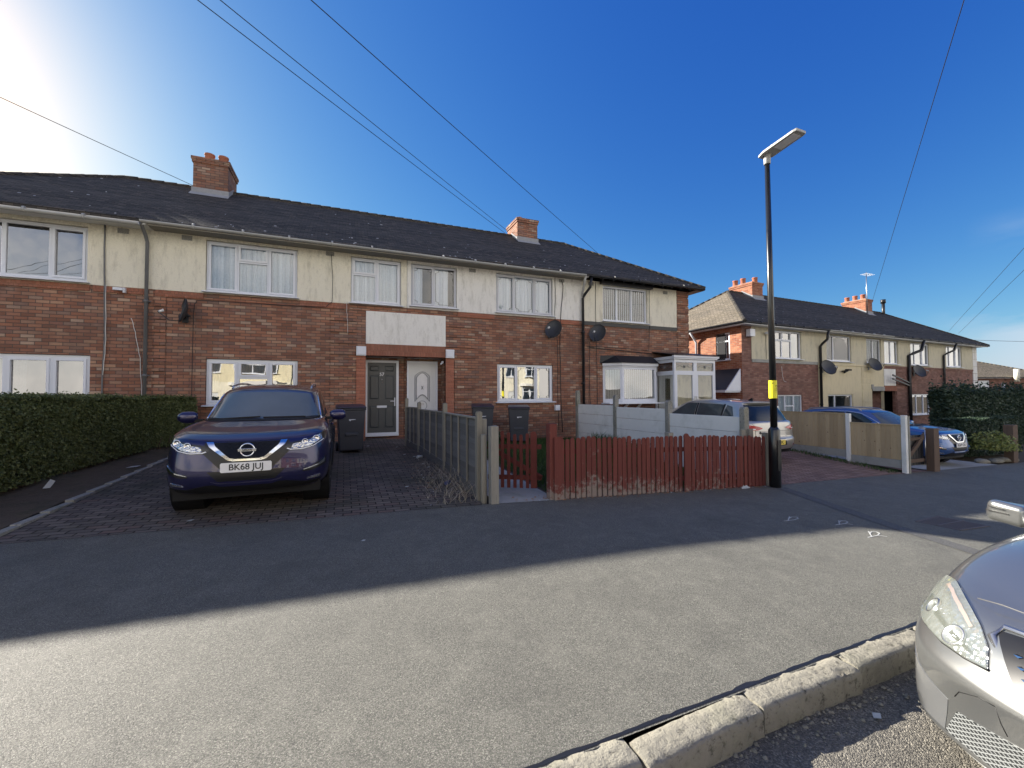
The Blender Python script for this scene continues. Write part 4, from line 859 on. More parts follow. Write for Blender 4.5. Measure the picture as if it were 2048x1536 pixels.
hedge('tall shaggy dark bushes in front of the distant brick house',[(22.3,9.35),(22.25,8.7),(30,8.9)],lambda x,y:1.45+.3*noise.noise(Vector((x*.8,y,0))),'leaf_dark',40000,.08,w=.6,rough=.15,shag=.22,cat='bushes',twigs=False)
def shrub(label,c,r,mat,n,size,name='shrub',zs=1.0):
    root=empty(name,c,0,label,'shrub'); pts=[]
    for _ in range(n):
        d=Vector((random.gauss(0,1),random.gauss(0,1),abs(random.gauss(0,1))*zs)).normalized(); k=random.random()**.4*(1+.25*noise.noise(d*2.3)); pts.append((Vector((d.x*r*k,d.y*r*k,d.z*r*k*zs+.02)),d))
    leafmesh('foliage',mat,pts,size,parent=root); t=MB()
    for _ in range(14): a=random.random()*6.28; t.tube([(0,0,-.02),(math.cos(a)*r*.3,math.sin(a)*r*.3,r*.4*zs),(math.cos(a)*r*.7,math.sin(a)*r*.7,r*.8*zs)],[.012,.008,.003],5)
    t.build('stems','wood_brown',root)
shrub('yellow-green sunlit shrub on the low dark hedge',(18.0,6.1,-.2),.55,'leaf_sunlit',1500,.05)  # sunlight on the hedge put in as an added clump of yellow leaves
shrub('small dark leafy plant between the two bins of the white-door house',(3.95,11.2,.22),.28,'leaf_dark',500,.05)
for i,(x,y) in enumerate(((17.1,6.0),(17.8,5.95),(18.5,6.05),(19.2,6.1))):
    m=MB(); m.lathe([(0,.1),(.1,.09),(.17,.05),(.19,0),(.15,-.03)],(0,0,0),n=9)
    for j,v in enumerate(m.v): n_=noise.noise(Vector(v)*9+Vector((i,0,0)))*.04; m.v[j]=(v[0]*1.2+n_,v[1]*.8+n_,v[2]+n_)
    tag(m.build('edging_stone','kerb_stone',loc=(x,y,G(x,y)+.03)),['leftmost pale rough stone edging the low dark hedge','second pale rough stone from the left along the low dark hedge','third pale rough stone from the left along the low dark hedge','rightmost pale rough stone edging the low dark hedge'][i],'stone','stones along the low dark hedge')
def grass(name,label,X0,X1,Y0,Y1,n,h,hf=None,mat='grass',lean=.3):
    vs=[];fs=[]
    for _ in range(n):
        x=random.uniform(X0,X1);y=random.uniform(Y0,Y1);z=G(x,y);a=random.random()*6.28;hh=h*random.uniform(.5,1.2)*(hf(x,y) if hf else 1);w=(.006+hh*.012) if mat=='grass' else .0035
        if hh<.01: continue
        dx,dy=math.cos(a)*w,math.sin(a)*w; lx,ly=random.gauss(0,lean)*hh,random.gauss(0,lean)*hh; k=len(vs)
        vs+=[(x-dx,y-dy,z),(x+dx,y+dy,z),(x+dx*.7+lx*.4,y+dy*.7+ly*.4,z+hh*.6),(x-dx*.7+lx*.4,y-dy*.7+ly*.4,z+hh*.6),(x+lx,y+ly,z+hh)]; fs+=[(k,k+1,k+2,k+3),(k+3,k+2,k+4)]
    me=bpy.data.meshes.new(name); me.from_pydata(vs,[],fs); me.materials.append(M[mat]); o=bpy.data.objects.new(name,me); COL.objects.link(o)
    return tag(o,label,'grass',kind='stuff')
grass('lawn_grass','green lawn behind the red picket gate',2.9,6.8,5.45,11.7,34000,.07)
grass('tall_grass','tall green grass against the white concrete wall',4.4,6.75,7.4,9.6,5200,.42,lambda x,y:max(0,1-abs(x-6.3)/1.5)*1.0+.1,lean=.25)
grass('dry_weeds','dry straggling weeds along the foot of the grey fence',1.05,1.74,5.5,8.4,420,.24,lambda x,y:clamp((x-1.0)/.6)*(1.2 if y<7 else .6),'weed_dry',1.1)
grass('path_weeds','sparse green weeds in the paving by the timber fence',11.5,11.95,5.5,8.4,700,.07)
# ------------------------------------------------------------------ fences and gates
def picket(m,x,y,w,t,z0,z1,rz=0,round_=True,tw=0,mi=0):
    c,s=math.cos(rz),math.sin(rz); k=[(-w/2,z0),(w/2,z0),(w/2,z1-w*.42),(w*.36,z1-w*.12),(w*.12,z1),(-w*.12,z1),(-w*.36,z1-w*.12),(-w/2,z1-w*.42)]
    f=lambda d:(lambda a,z:(x+(a+tw*(z-z0))*c-d*s,y+(a+tw*(z-z0))*s+d*c,z))
    m.prism(k,f(-t/2),f(t/2),mi)
# red picket fence
root=empty('picket_fence',(5,5.3,G(5,5.3)),0,'low red picket fence with paint peeling at its foot','fence'); O=root.location
m=MB(); x=2.93; i=0
while x<7.16:
    if abs(x-5.22)>.05:
        y=backY(x)+.02+random.uniform(-.006,.006); g=G(x,y); picket(m,x,y,random.uniform(.068,.078),.02,g+.0,g+.90+random.uniform(-.018,.018)+(-.03 if x<4.4 and random.random()<.4 else 0),tw=random.uniform(-.012,.012))
    x+=.0915+random.uniform(-.003,.004); i+=1
m.build('pickets','wood_red',root,O,bevel=.003)
m=MB()
for h in (.2,.68): m.bar((2.85,backY(2.85)+.06,G(2.85,5.3)+h),(5.2,backY(5.2)+.06,G(5.2,5.3)+h),.035,.07); m.bar((5.2,backY(5.2)+.06,G(5.2,5.3)+h),(7.15,backY(7.15)+.06,G(7.15,5.3)+h),.035,.07)
m.build('rails','wood_red',root,O)
m=MB(); m.box(2.74,2.86,5.32,5.44,-.1,1.09); m.build('post','wood_red',root,O,bevel=.008); m=MB(); m.box(2.87,2.96,5.295,5.31,-.03,.86); m.box(2.80,2.90,5.29,5.305,-.03,.90); m.build('broad_picket','wood_red',root,O)
m=MB(); picket(m,5.22,5.245,.095,.03,G(5.2,5.3),G(5.2,5.3)+.95); m.build('cover_board','wood_red',root,O,bevel=.003)
m=MB(); m.box(5.0,5.1,5.4,5.5,-.1,.87); m.box(7.14,7.20,5.27,5.36,-.25,.80); m.build('post','wood_grey',root,O,bevel=.006)
for xx in (6.75,6.95): m=MB(); m.box(xx,xx+.10,5.45,5.50,-.2,.86); m.build('post','wood_grey',root,O,bevel=.005)
# red gate
A,B=Vector((2.10,6.22,0)),Vector((2.84,5.80,0)); D=(B-A).normalized(); rz=math.atan2(D.y,D.x); root=empty('picket_gate',tuple(A),0,'red picket gate standing ajar between the pale post and the red fence','gate'); O=root.location; L=(B-A).length
m=MB()
for i in range(8):
    p=A+D*(.04+i*(L-.16)/7); g=.06; picket(m,p.x,p.y,.052 if i<7 else .10,.018,g,g+.86+.03*math.sin(i),rz)
m.build('pickets','wood_gate_red',root,O,bevel=.003); m=MB(); n_=Vector((-D.y,D.x,0))*.03
for h in (.22,.70): m.bar(A+n_+Vector((0,0,h)),B+n_+Vector((0,0,h)),.03,.07)
m.bar(A+n_+Vector((0,0,.70)),B+n_+Vector((0,0,.22)),.03,.07); m.build('brace','wood_gate_red',root,O)
# grey lap fence with its posts
FP=[(1.77,5.62),(1.76,7.72),(1.62,9.77),(1.48,10.85)]
root=empty('lap_panel_fence',(1.76,5.6,0),0,'weathered grey overlap panel fence beside the block-paved driveway','fence'); O=root.location
for i,(a,b) in enumerate(zip(FP,FP[1:])):
    A=Vector((*a,0));B=Vector((*b,0));D=(B-A).normalized();N=Vector((-D.y,D.x,0)); A=A+D*.05;B=B-D*.05; zt=(1.17,1.18,1.21)[i]; g=G(*a); m=MB(); z=g+.17; L=(B-A).length
    while z<zt-.03:   # overlapping wavy boards
        n=14; vs=[]
        for k in range(n+1):
            p=A+D*(L*k/n); w=.006*math.sin(k*1.3+z*31)+.004*random.random(); vs+=[tuple(p+N*.004+Vector((0,0,z+w))),tuple(p-N*.012+Vector((0,0,z+.115+w)))]
        vs=[(x,y,min(q,zt)) for x,y,q in vs]; m.add(vs,[(2*k,2*k+2,2*k+3,2*k+1) for k in range(n)]+[(2*k+1,2*k+3,2*k+2,2*k) for k in range(0)]); z+=.085
    P=m.build('fence_panel','wood_fence_old',root,O)
    m=MB(); nb=4 if i<2 else 3
    for k in range(nb+1):
        p=A+D*(L*k/nb if 0<k<nb else (.02 if k==0 else L-.02)); 
        for sg in (-1,1): m.box(p.x-.012+sg*.02,p.x+.012+sg*.02,p.y-.017,p.y+.017,g+.16,zt)
    m.bar(A+Vector((0,0,zt+.012)),B+Vector((0,0,zt+.012)),.06,.025); m.build('battens','wood_grey',P,O)
    m=MB(); m.bar(A+Vector((0,0,g+.06)),B+Vector((0,0,G(*b)+.08)),.04,.18); m.build('gravel_board','wood_fence_old',P,O)
for (x,y),zt in zip(FP,(1.28,1.37,1.36,1.45)):
    m=MB(); g=G(x,y); m.box(x-.04,x+.04,y-.04,y+.04,g-.2,zt-.012); m.box(x-.03,x+.03,y-.03,y+.03,zt-.012,zt); m.build('post','wood_post',root,O,bevel=.006)
def lone_post(lab,x,y,w,d,z0,z1,mat,round_=False,grp=None):
    m=MB()
    if round_: m.cyl((0,0,z0),(0,0,z1),w/2,w*.47,14)
    else:
        n=8
        for k in range(n): pass
        m.box(-w/2,w/2,-d/2,d/2,z0,z1)
        for j,v in enumerate(m.v): m.v[j]=(v[0]+random.uniform(-.006,.006),v[1]+random.uniform(-.006,.006),v[2]+(random.uniform(-.015,.006) if v[2]>0 else 0))
    o=m.build('wooden_post',mat,loc=(x,y,0),bevel=.007); return tag(o,lab,'post',grp)
lone_post('short half-round grey timber post leaning on the fence end post',1.80,5.50,.085,.08,-.1,.96,'wood_post',True)
lone_post('thick pale weathered post on the left of the red gate',1.915,5.42,.115,.11,-.1,1.09,'wood_grey')
lone_post('slim weathered batten behind the half-round post',1.86,5.66,.07,.05,-.1,1.17,'wood_grey')
lone_post('thick dark brown gatepost beside the blue car',13.22,5.48,.24,.16,-.6,.66,'wood_brown')
lone_post('dark brown post at the right edge of the photo by the low hedge',18.7,5.95,.30,.2,-.9,.55,'wood_brown')
# concrete panel wall
root=empty('concrete_fence',(6.95,8.5,0),0,'pale concrete panel fence with square posts beside the silver hatchback','fence'); O=root.location
YS=[5.55,7.5,9.5,11.5]; TP=[1.25,1.35,1.48,1.64]; PT=[1.075,1.175,1.215]
for i in range(3):
    z=PT[i]; a,b=YS[i]+.05,YS[i+1]-.05; k=0
    while z>G(6.9,a)-.1:
        h=.295; m=MB(); m.box(6.925,6.965,a,b,z-h+.008,z); m.build('concrete_panel','concrete_white',root,O,bevel=.004); z-=h; k+=1
for y,z in zip(YS,TP):
    m=MB(); m.box(6.885,7.005,y-.055,y+.055,-.4,z-.02); m.prism([(-.06,0),(.06,0),(.03,.04),(-.03,.04)],lambda a,q:(6.945+a,y-.055,z-.02+q),lambda a,q:(6.945+a,y+.055,z-.02+q)); m.build('post','concrete_post',root,O,bevel=.006)
# new timber fence with concrete posts
root=empty('feather_edge_fence',(12,7,-.2),0,'new light brown timber fence with concrete posts left of the blue car','fence'); O=root.location
for a,b,zt,zb in ((5.52,6.55,.76,-.04),(6.65,8.45,.985,.07),(8.55,10.4,.985,.08),(10.5,11.8,.985,.1)):
    m=MB(); y=a
    while y<b-.02: w=min(.115,b-y); m.add([(11.985,y,zb),(11.995,y+w,zb),(11.995,y+w,zt),(11.985,y,zt),(12.01,y,zb),(12.01,y+w,zb),(12.01,y+w,zt),(12.01,y,zt)],[(0,1,2,3)[::-1],(4,5,6,7),(0,4,7,3),(1,2,6,5)]); y+=.1
    P=m.build('fence_panel','wood_new',root,O); m=MB(); m.box(11.97,12.03,a,b,zt,zt+.025)
    for h in (.15,.6): m.box(12.012,12.05,a,b,zb+h,zb+h+.07)
    m.build('rail','wood_new',P,O); m=MB(); m.box(11.975,12.025,a,b,zb-.19,zb-.005); m.build('gravel_board','concrete',P,O,bevel=.004)
for y,z in ((5.46,1.0),(6.6,1.0),(8.5,1.15),(10.45,1.2)): m=MB(); m.box(11.95,12.04,y-.045,y+.045,-.6,z); m.build('post','concrete_white',root,O,bevel=.005); 
m=MB(); m.box(12.06,12.12,5.41,5.45,-.6,.98); m.build('post','concrete_post',root,O)
root=empty('garden_gate',(12.3,5.6,-.35),0,'dark brown garden gate with a diagonal brace','gate'); O=root.location
m=MB(); x=12.2
while x<13.05: m.box(x,x+.1,5.60,5.62,-.22,.50); x+=.115
m.build('boards','black_paint',root,O); m=MB(); m.bar((12.2,5.56,-.1),(13.05,5.56,.5),.04,.1); m.bar((12.2,5.57,-.1),(13.05,5.57,-.1),.04,.08); m.bar((12.2,5.57,.42),(13.05,5.57,.42),.04,.07); m.build('brace','wood_brown',root,O)
m=MB(); m.cyl((13.02,5.53,-.2),(13.02,5.53,.62),.012); m.build('drop_bolt','steel',root,O)
# ------------------------------------------------------------------ street lamp
lx,ly=7.15,5.12; root=empty('street_lamp',(lx,ly,G(lx,ly)),0,'tall black street lamp with a flat LED head, by the red fence','street lamp'); O=root.location; g=O.z
m=MB(); m.tube([(lx,ly,g-.1),(lx,ly,g+1.02),(lx,ly,g+1.07)],[.096,.094,.06],24); m.build('base_column','lamp_black',root,O)
m=MB(); m.box(lx-.045,lx+.045,ly-.097,ly-.08,g+.3,g+.85); m.build('service_door','lamp_black',root,O,bevel=.004)
m=MB(); m.tube([(lx,ly,g+1.05),(lx-.01,ly,g+3.5),(lx-.02,ly,5.78)],[.057,.05,.042],20); m.build('column','lamp_black',root,O)
hd=MB(); 
def W(a,b,c): # lantern: a across, b outwards over the road, c up
    t=R(7); return (lx-.02+a,ly-b*math.cos(t)-.0,5.86+b*math.sin(t)+c)
out=[(-.10,-.10),(.10,-.10),(.145,.02),(.14,.56),(.12,.62),(-.12,.62),(-.14,.56),(-.145,.02)]
hd.prism(out,lambda a,b:W(a,b,0),lambda a,b:W(a*.97,b,.045)); hd.prism([(a*.75,b*.55+.02) for a,b in out],lambda a,b:W(a,b,.044),lambda a,b:W(a*.8,b*.9,.085)); hd.cyl((lx-.02,ly,5.70),(lx-.02,ly,5.87),.055,.06,16)
H=hd.build('lantern','gutter_grey',root,O,bevel=.006); m=MB(); m.prism([(-.1,.2),(.1,.2),(.1,.55),(-.1,.55)],lambda a,b:W(a,b,-.004),lambda a,b:W(a,b,-.001)); m.build('led_lens','white_lens',H,O)
m=MB(); m.lathe([(.035,0),(.035,.03),(.02,.05),(0,.055)],W(0,.10,.085),n=14); m.build('photocell','white_paint',H,O)
ys=MB(); ys.lathe([(.066,1.43),(.066,1.75)],(lx-.005,ly,0),n=24); Y=ys.build('sign','yellow_sign',root,O)
yaw=math.atan2(-ly,-lx)+PI/2  # front of the wrap-round sign
def on_col(ang,z): return Matrix.Translation((lx-.005-O.x+.0675*math.cos(ang),ly-O.y+.0675*math.sin(ang),z-O.z))@Matrix.Rotation(ang+PI/2,4,'Z')@Matrix.Rotation(PI/2,4,'X')
fa=math.atan2(-ly,-lx); m=MB(); m.prism([(-.02,.012),(0,-.012),(.02,.012),(0,.004)],lambda a,b:(a,b,0),lambda a,b:(a,b,.002)); bb=m.build('sign_arrow','black_ink',Y); bb.data.transform(on_col(fa,1.70))
text_obj('sign_mark','C 4 2 1',.045,'black_ink',Y,on_col(fa+.85,1.60)@Matrix.Rotation(-PI/2,4,'Z'))
# manhole and chalk marks
m=MB(); C0=[(6.82,3.02),(7.5,3.07),(7.53,2.60),(6.87,2.62)]
c_=[(x,y,G(x,y)+.005) for x,y in C0]; m.prism([(0,0),(1,0),(1,1),(0,1)],lambda a,b:tuple(lerp(lerp(c_[0][k],c_[1][k],a),lerp(c_[3][k],c_[2][k],a),b)-(.01 if k==2 else 0) for k in range(3)),lambda a,b:tuple(lerp(lerp(c_[0][k],c_[1][k],a),lerp(c_[3][k],c_[2][k],a),b) for k in range(3)))
for i in range(1,14):
    a=i/14; f=lambda a,b:tuple(lerp(lerp(c_[0][k],c_[1][k],a),lerp(c_[3][k],c_[2][k],a),b)+(.002 if k==2 else 0) for k in range(3)); m.bar(f(a,.06),f(a,.94),.014,.004)
for b_ in (.0,.5,1.0): m.bar(f(0,b_),f(1,b_),.016,.005)
tag(m.build('manhole_cover','iron'),'rectangular cast iron cover set in the footway by the silver car','manhole cover')
def chalk(lab,strokes):
    m=MB()
    for s in strokes:
        for (a,b),(c,d) in zip(s,s[1:]): m.bar((a,b,G(a,b)+.003),(c,d,G(c,d)+.003),.010,.002)
    tag(m.build('chalk_mark','chalk'),lab,'chalk mark','chalk marks on the footway')
def cm(cx,cy,s=1,r=0):
    f=lambda p:(cx+s*(p[0]*math.cos(r)-p[1]*math.sin(r)),cy+s*(p[0]*math.sin(r)+p[1]*math.cos(r)))
    return [[f(p) for p in st] for st in ([(-.2,.02),(-.1,0),(.18,.10)],[(-.1,0),(.05,-.03),(.2,-.02),(.26,.03),(.2,.07),(.08,.06)],[(.05,-.03),(.1,-.12)])]
chalk('bright chalk squiggle nearest the kerb, in the sun',cm(5.55,2.83,.8,.25)); chalk('faint chalk squiggle in the shade beside the dark strip',cm(5.72,3.25,.75,.2)); chalk('farthest chalk arrow in the shade, nearest the red fence',cm(5.25,3.56,.8,.2)[:2])
# ------------------------------------------------------------------ wheelie bins
def wheelie_bin():
    root=empty('wheelie_bin'); m=MB(); n=[(-.24,-.24,.06),(.24,-.24,.06),(.24,.26,.06),(-.24,.26,.06)]; t=[(-.29,-.32,1.0),(.29,-.32,1.0),(.29,.30,1.0),(-.29,.30,1.0)]
    m.add(n+t,[(0,3,2,1),(4,5,6,7),(0,1,5,4),(1,2,6,5),(2,3,7,6),(3,0,4,7)]); m.box(-.305,.305,-.335,.315,.95,1.005); m.box(-.14,.14,-.29,-.2,.38,.46)
    m.build('bin_body','bin_plastic',root,bevel=.02)
    l=MB(); l.add([(-.31,-.36,1.0),(.31,-.36,1.0),(.31,.33,1.01),(-.31,.33,1.01),(-.30,-.355,1.035),(.30,-.355,1.035),(.29,.30,1.085),(-.29,.30,1.085)],[(0,3,2,1),(4,5,6,7),(0,1,5,4),(1,2,6,5),(2,3,7,6),(3,0,4,7)]); l.build('lid','bin_lid',root,bevel=.014)
    h=MB(); h.cyl((-.27,.36,1.02),(.27,.36,1.02),.017,None,10)
    for x in (-.25,0,.25): h.bar((x,.30,1.0),(x,.37,1.02),.03,.03)
    h.build('handle','bin_plastic',root)
    for s in (-1,1): w=MB(); w.lathe([(.02,-.025),(.1,-.025),(.1,.025),(.02,.025)],(s*.27,.24,.1),axis='x',n=20); w.build('wheel','rubber',root)
    w=MB(); w.prism([(-.03,.0),(.0,-.028),(.012,-.004),(.11,.004),(.11,.016),(.0,.016),(-.025,.016)],lambda a,z:(a-.03,-.305+.0,.74+z),lambda a,z:(a-.03,-.300,.74+z)); w.build('council_mark','pvc',root)
    return root
b0=wheelie_bin(); BG='wheelie bins outside the near terrace'
for i,(x,y,rz,lab) in enumerate(((.13,10.15,R(4),'black wheelie bin standing left of the dark front door'),(3.60,11.1,R(-14),'black wheelie bin partly hidden by the tall grey fence post'),(4.66,11.0,R(-20),'black wheelie bin under the ground-floor window of the white-door house'))):
    b=b0 if i==0 else copy_tree(b0); b.location=(x,y,G(x,y)); b.rotation_euler=(0,0,rz); tag(b,lab,'wheelie bin',BG)
# ------------------------------------------------------------------ litter
def litter(name,lab,x,y,mat,shape,dz=.004,cat='litter'):
    m=MB(); g=G(x,y)+dz if y>1.5 else GX(x)-.12
    pts=[(x+a,y+b,g+c) for a,b,c in shape]; m.add(pts,[tuple(range(len(pts)))]); 
    p2=[(a,b,c+.003) for a,b,c in pts]; m.add(p2,[tuple(range(len(p2)))[::-1]]); return tag(m.build(name,mat),lab,cat)
litter('paper_scrap','crumpled pale carton standing against the hedge foot',-3.72,7.6,'litter_white',[(-.06,0,0),(.0,.03,.0),(.03,.08,.08),(-.01,.05,.11)],.05)
litter('paper_scrap','flat pale sheet under the far end of the hedge',-3.35,9.0,'litter_white',[(-.08,-.03,0),(.07,-.03,.01),(.10,.05,.02),(-.03,.07,.01)],.04)
litter('paper_scrap','white crumpled tissue at the foot of the red fence',6.45,5.18,'litter_white',[(-.08,-.01,0),(-.02,.0,.05),(.0,.01,.03),(.06,.0,.045),(.12,-.02,.0),(.02,-.04,0)])
litter('snack_wrapper','small white and red wrapper lying in the road by the kerb',2.47,1.27,'litter_white',[(-.025,0,.004),(0,-.02,.006),(.03,.0,.01),(.0,.02,.008)],0)
litter('fallen_leaf','curled orange-brown leaf in the road gutter',1.60,1.24,'leaf_brown',[(-.03,.02,.004),(.0,-.01,.012),(.035,-.02,.01),(.02,.01,.02)],0)
litter('white_pebble','tiny white scrap on the shaded footway before the driveway',.18,4.42,'litter_white',[(-.02,-.01,0),(.01,-.014,0),(.025,.0,.004),(.0,.012,.003)])
def can(lab,x,y,mat,rz,l=.12,r=.033):
    m=MB(); c,s=math.cos(rz),math.sin(rz); m.cyl((x-c*l/2,y-s*l/2,G(x,y)+r),(x+c*l/2,y+s*l/2,G(x,y)+r),r,None,14); tag(m.build('drink_can',mat),lab,'can')
can('white drink can lying by the grey fence foot',1.50,9.0,'litter_white',.3); can('blue drink can lying among the dry weeds',1.55,6.6,'litter_blue',.9)
for i,(x,y) in enumerate(((1.25,9.5),(1.42,9.2),(1.5,8.0),(1.2,10.6),(1.45,8.35),(.55,10.9),(.9,6.6),(-1.6,5.7))):
    litter('paper_scrap','small pale paper scrap on the driveway',x,y,'litter_white',[(-.03*random.uniform(.6,1.5),0,0),(.01,-.02,.004),(.04,.0,.012),(0,.03,.006)])['group']='small pale scraps on the driveway'
# ------------------------------------------------------------------ overhead cables
def overhead(lab,a,b,sag=.25,r=.0075,n=16,grp='overhead telephone cables'):
    m=MB(); a=Vector(a);b=Vector(b); m.tube([tuple(a.lerp(b,i/n)-Vector((0,0,sag*4*(i/n)*(1-i/n)))) for i in range(n+1)],r,6)
    tag(m.build('overhead_cable','cable'),lab,'cable',grp)

m=MB()
for i in range(420):
    if i<300: x=random.uniform(2.8,7.3); y=backY(x)-abs(random.gauss(0,.06))-.01
    elif i<370: x=random.uniform(1.0,1.7); y=random.uniform(5.5,9.5)
    else: x=random.uniform(2.2,3.0); y=backY(x)+random.uniform(-.05,.25)
    s_=random.uniform(.006,.028); a=random.random()*6.28; z=G(x,y)+.004; m.add([(x+math.cos(a+k*1.57)*s_*(1 if k%2 else .5),y+math.sin(a+k*1.57)*s_*(1 if k%2 else .5),z+random.uniform(0,.012)) for k in range(4)],[(0,1,2,3)],0 if i%6 else 1)
tag(m.build('leaf_debris',['leaf_brown','litter_white']),'crumbs of dead leaf and grit along the foot of the red fence','debris',kind='stuff')
# ------------------------------------------------------------------ cars
def shell(parent,name,rows,mat,arches=(),cut=.36,sub=2,crease_rows=(),z_off=0):
    """rows: rings from sill to centreline on one side; mirrored, smoothed, arch openings cut"""
    nr=len(rows); nc=len(rows[0]); bm=bmesh.new(); cr=bm.edges.layers.float.new('crease_edge'); g={}
    for s in (1,-1):
        for i,r in enumerate(rows):
            for j,p in enumerate(r):
                if s==-1 and abs(p[0])<1e-6: g[(s,i,j)]=g[(1,i,j)]; continue
                g[(s,i,j)]=bm.verts.new((p[0]*s,p[1],p[2]))
        for i in range(nr-1):
            for j in range(nc-1):
                q=[g[(s,i,j)],g[(s,i,j+1)],g[(s,i+1,j+1)],g[(s,i+1,j)]]; u=[]
                for v in q:
                    if v not in u: u.append(v)
                if len(u)>=3:
                    try: bm.faces.new(u if s==1 else u[::-1])
                    except ValueError: pass
        for i,w in crease_rows:
            for j in range(nc-1):
                e=bm.edges.get((g[(s,i,j)],g[(s,i,j+1)]))
                if e: e[cr]=w
    bmesh.ops.remove_doubles(bm,verts=bm.verts,dist=1e-5); bmesh.ops.recalc_face_normals(bm,faces=bm.faces)
    me=bpy.data.meshes.new(name); bm.to_mesh(me); bm.free()
    t=bpy.data.objects.new('t',me); COL.objects.link(t); sm=t.modifiers.new('s','SUBSURF'); sm.levels=sm.render_levels=sub; bpy.context.view_layer.update()
    me=bpy.data.meshes.new_from_object(t.evaluated_get(bpy.context.evaluated_depsgraph_get())); COL.objects.unlink(t); bpy.data.objects.remove(t)
    bm=bmesh.new(); bm.from_mesh(me); bvh=BVHTree.FromBMesh(bm)
    if arches:
        kill=[]
        for f in bm.faces:
            c=f.calc_center_median()
            for (y,z,r) in arches:
                if (c.y-y)**2+(c.z-z)**2<r*r and abs(c.x)>cut: kill.append(f); break
            else:
                if False: pass
        bmesh.ops.delete(bm,geom=kill,context='FACES')
        for v in bm.verts:
            if v.is_boundary and abs(v.co.x)>cut:
                for (y,z,r) in arches:
                    d=math.hypot(v.co.y-y,v.co.z-z)
                    if d<r*1.22 and d>1e-4 and v.co.z>z-.25: k=r/d; v.co.y=y+(v.co.y-y)*k; v.co.z=z+(v.co.z-z)*k
    for f in bm.faces: f.smooth=True
    bm.to_mesh(me); bm.free(); me.materials.clear(); me.materials.append(M[mat])
    o=bpy.data.objects.new(name,me); COL.objects.link(o); o.parent=parent; return o,bvh
def snap(bvhs,p,d=None):
    best=None
    if d is not None:
        d=Vector(d).normalized()
        for b in bvhs:
            h=b.ray_cast(Vector(p)-d*3,d)
            if h[0] is not None and (best is None or (h[0]-(Vector(p)-d*3)).length<best[2]): best=(h[0],h[1],(h[0]-(Vector(p)-d*3)).length)
        if best:
            n=best[1]; n=n if n.dot(d)<0 else -n; return best[0],n
    for b in bvhs:
        h=b.find_nearest(Vector(p))
        if h[0] is not None and (best is None or h[3]<best[2]): best=(h[0],h[1],h[3])
    return best[0],best[1]
def patch(parent,name,mat,bvhs,lo,hi,nu=10,nv=5,off=.004,th=.0,d=None,mirror=False,smooth=True,inset=0):
    """surface strip between two 3-D outlines, laid on the body; th makes the rim"""
    def samp(pl,t):
        L=[0]
        for a,b in zip(pl,pl[1:]): L.append(L[-1]+math.dist(a,b))
        x=t*L[-1]
        for i in range(len(pl)-1):
            if x<=L[i+1]+1e-9: k=(x-L[i])/max(1e-9,L[i+1]-L[i]); return Vector(pl[i]).lerp(Vector(pl[i+1]),k)
        return Vector(pl[-1])
    m=MB()
    for s in ((1,-1) if mirror else (1,)):
        P=[];Q=[]
        for i in range(nu+1):
            for j in range(nv+1):
                p=samp(lo,i/nu).lerp(samp(hi,i/nu),j/nv); p=Vector((p.x*s,p.y,p.z)); dd=None if d is None else (d[0]*s,d[1],d[2])
                h,n=snap(bvhs,p,dd)
                P.append(h+n*off); Q.append(h-n*.012 if not inset else h+n*(off-inset))
        w=nv+1; F=[(i*w+j,(i+1)*w+j,(i+1)*w+j+1,i*w+j+1) for i in range(nu) for j in range(nv)]
        m.add(P,F,0,smooth)
        rim=[i*w for i in range(nu+1)]+[nu*w+j for j in range(1,nv+1)]+[i*w+nv for i in range(nu-1,-1,-1)]+[j for j in range(nv-1,0,-1)]
        m.add([P[i] for i in rim]+[Q[i] for i in rim],[(k,(k+1)%len(rim),len(rim)+(k+1)%len(rim),len(rim)+k) for k in range(len(rim))])
    return m.build(name,mat,parent,recalc=True)
def wheel(parent,x,y,r,w=.215,spokes=10,side=1):
    root=MB(); root.lathe([(r*.68,-w*.42),(r*.9,-w*.5),(r*.985,-w*.38),(r,-w*.2),(r,w*.2),(r*.985,w*.38),(r*.9,w*.5),(r*.68,w*.42)],(x,y,r),axis='x',n=40)
    t=root.build('wheel','rubber',parent); m=MB(); s=side
    m.lathe([(r*.69,s*w*.42),(r*.66,s*w*.46),(r*.62,s*w*.40),(r*.60,s*w*.1),(r*.60,-s*w*.3)],(x,y,r),axis='x',n=40)
    m.lathe([(0,s*w*.42),(r*.16,s*w*.40),(r*.18,s*w*.3)],(x,y,r),axis='x',n=16)
    for k in range(spokes): a=2*PI*k/spokes; m.bar((x+s*w*.36,y+math.cos(a)*r*.12,r+math.sin(a)*r*.12),(x+s*w*.40,y+math.cos(a)*r*.63,r+math.sin(a)*r*.63),.045,.03,up=(1,0,0))
    m.build('rim','steel',t); m=MB(); m.lathe([(0,s*w*.1),(r*.5,s*w*.1)],(x,y,r),axis='x',n=24); m.build('brake_disc','grey_plastic',t); return t
def underbody(parent,w,L,z,mat='black_plastic',ya=.25,yb=.25,arch=()):
    m=MB(); m.box(-w/2+.12,w/2-.12,ya,L-yb,z-.02,z+.22)
    for (y,zc,r) in arch:
        for s in (-1,1): m.lathe([(r*1.0,-.16),(r*1.0,.16)],(s*(w/2-.18),y,zc),axis='x',n=30); m.lathe([(0,0),(r,0)],(s*(w/2-.34),y,zc),axis='x',n=24)
    return m.build('underbody',mat,parent)
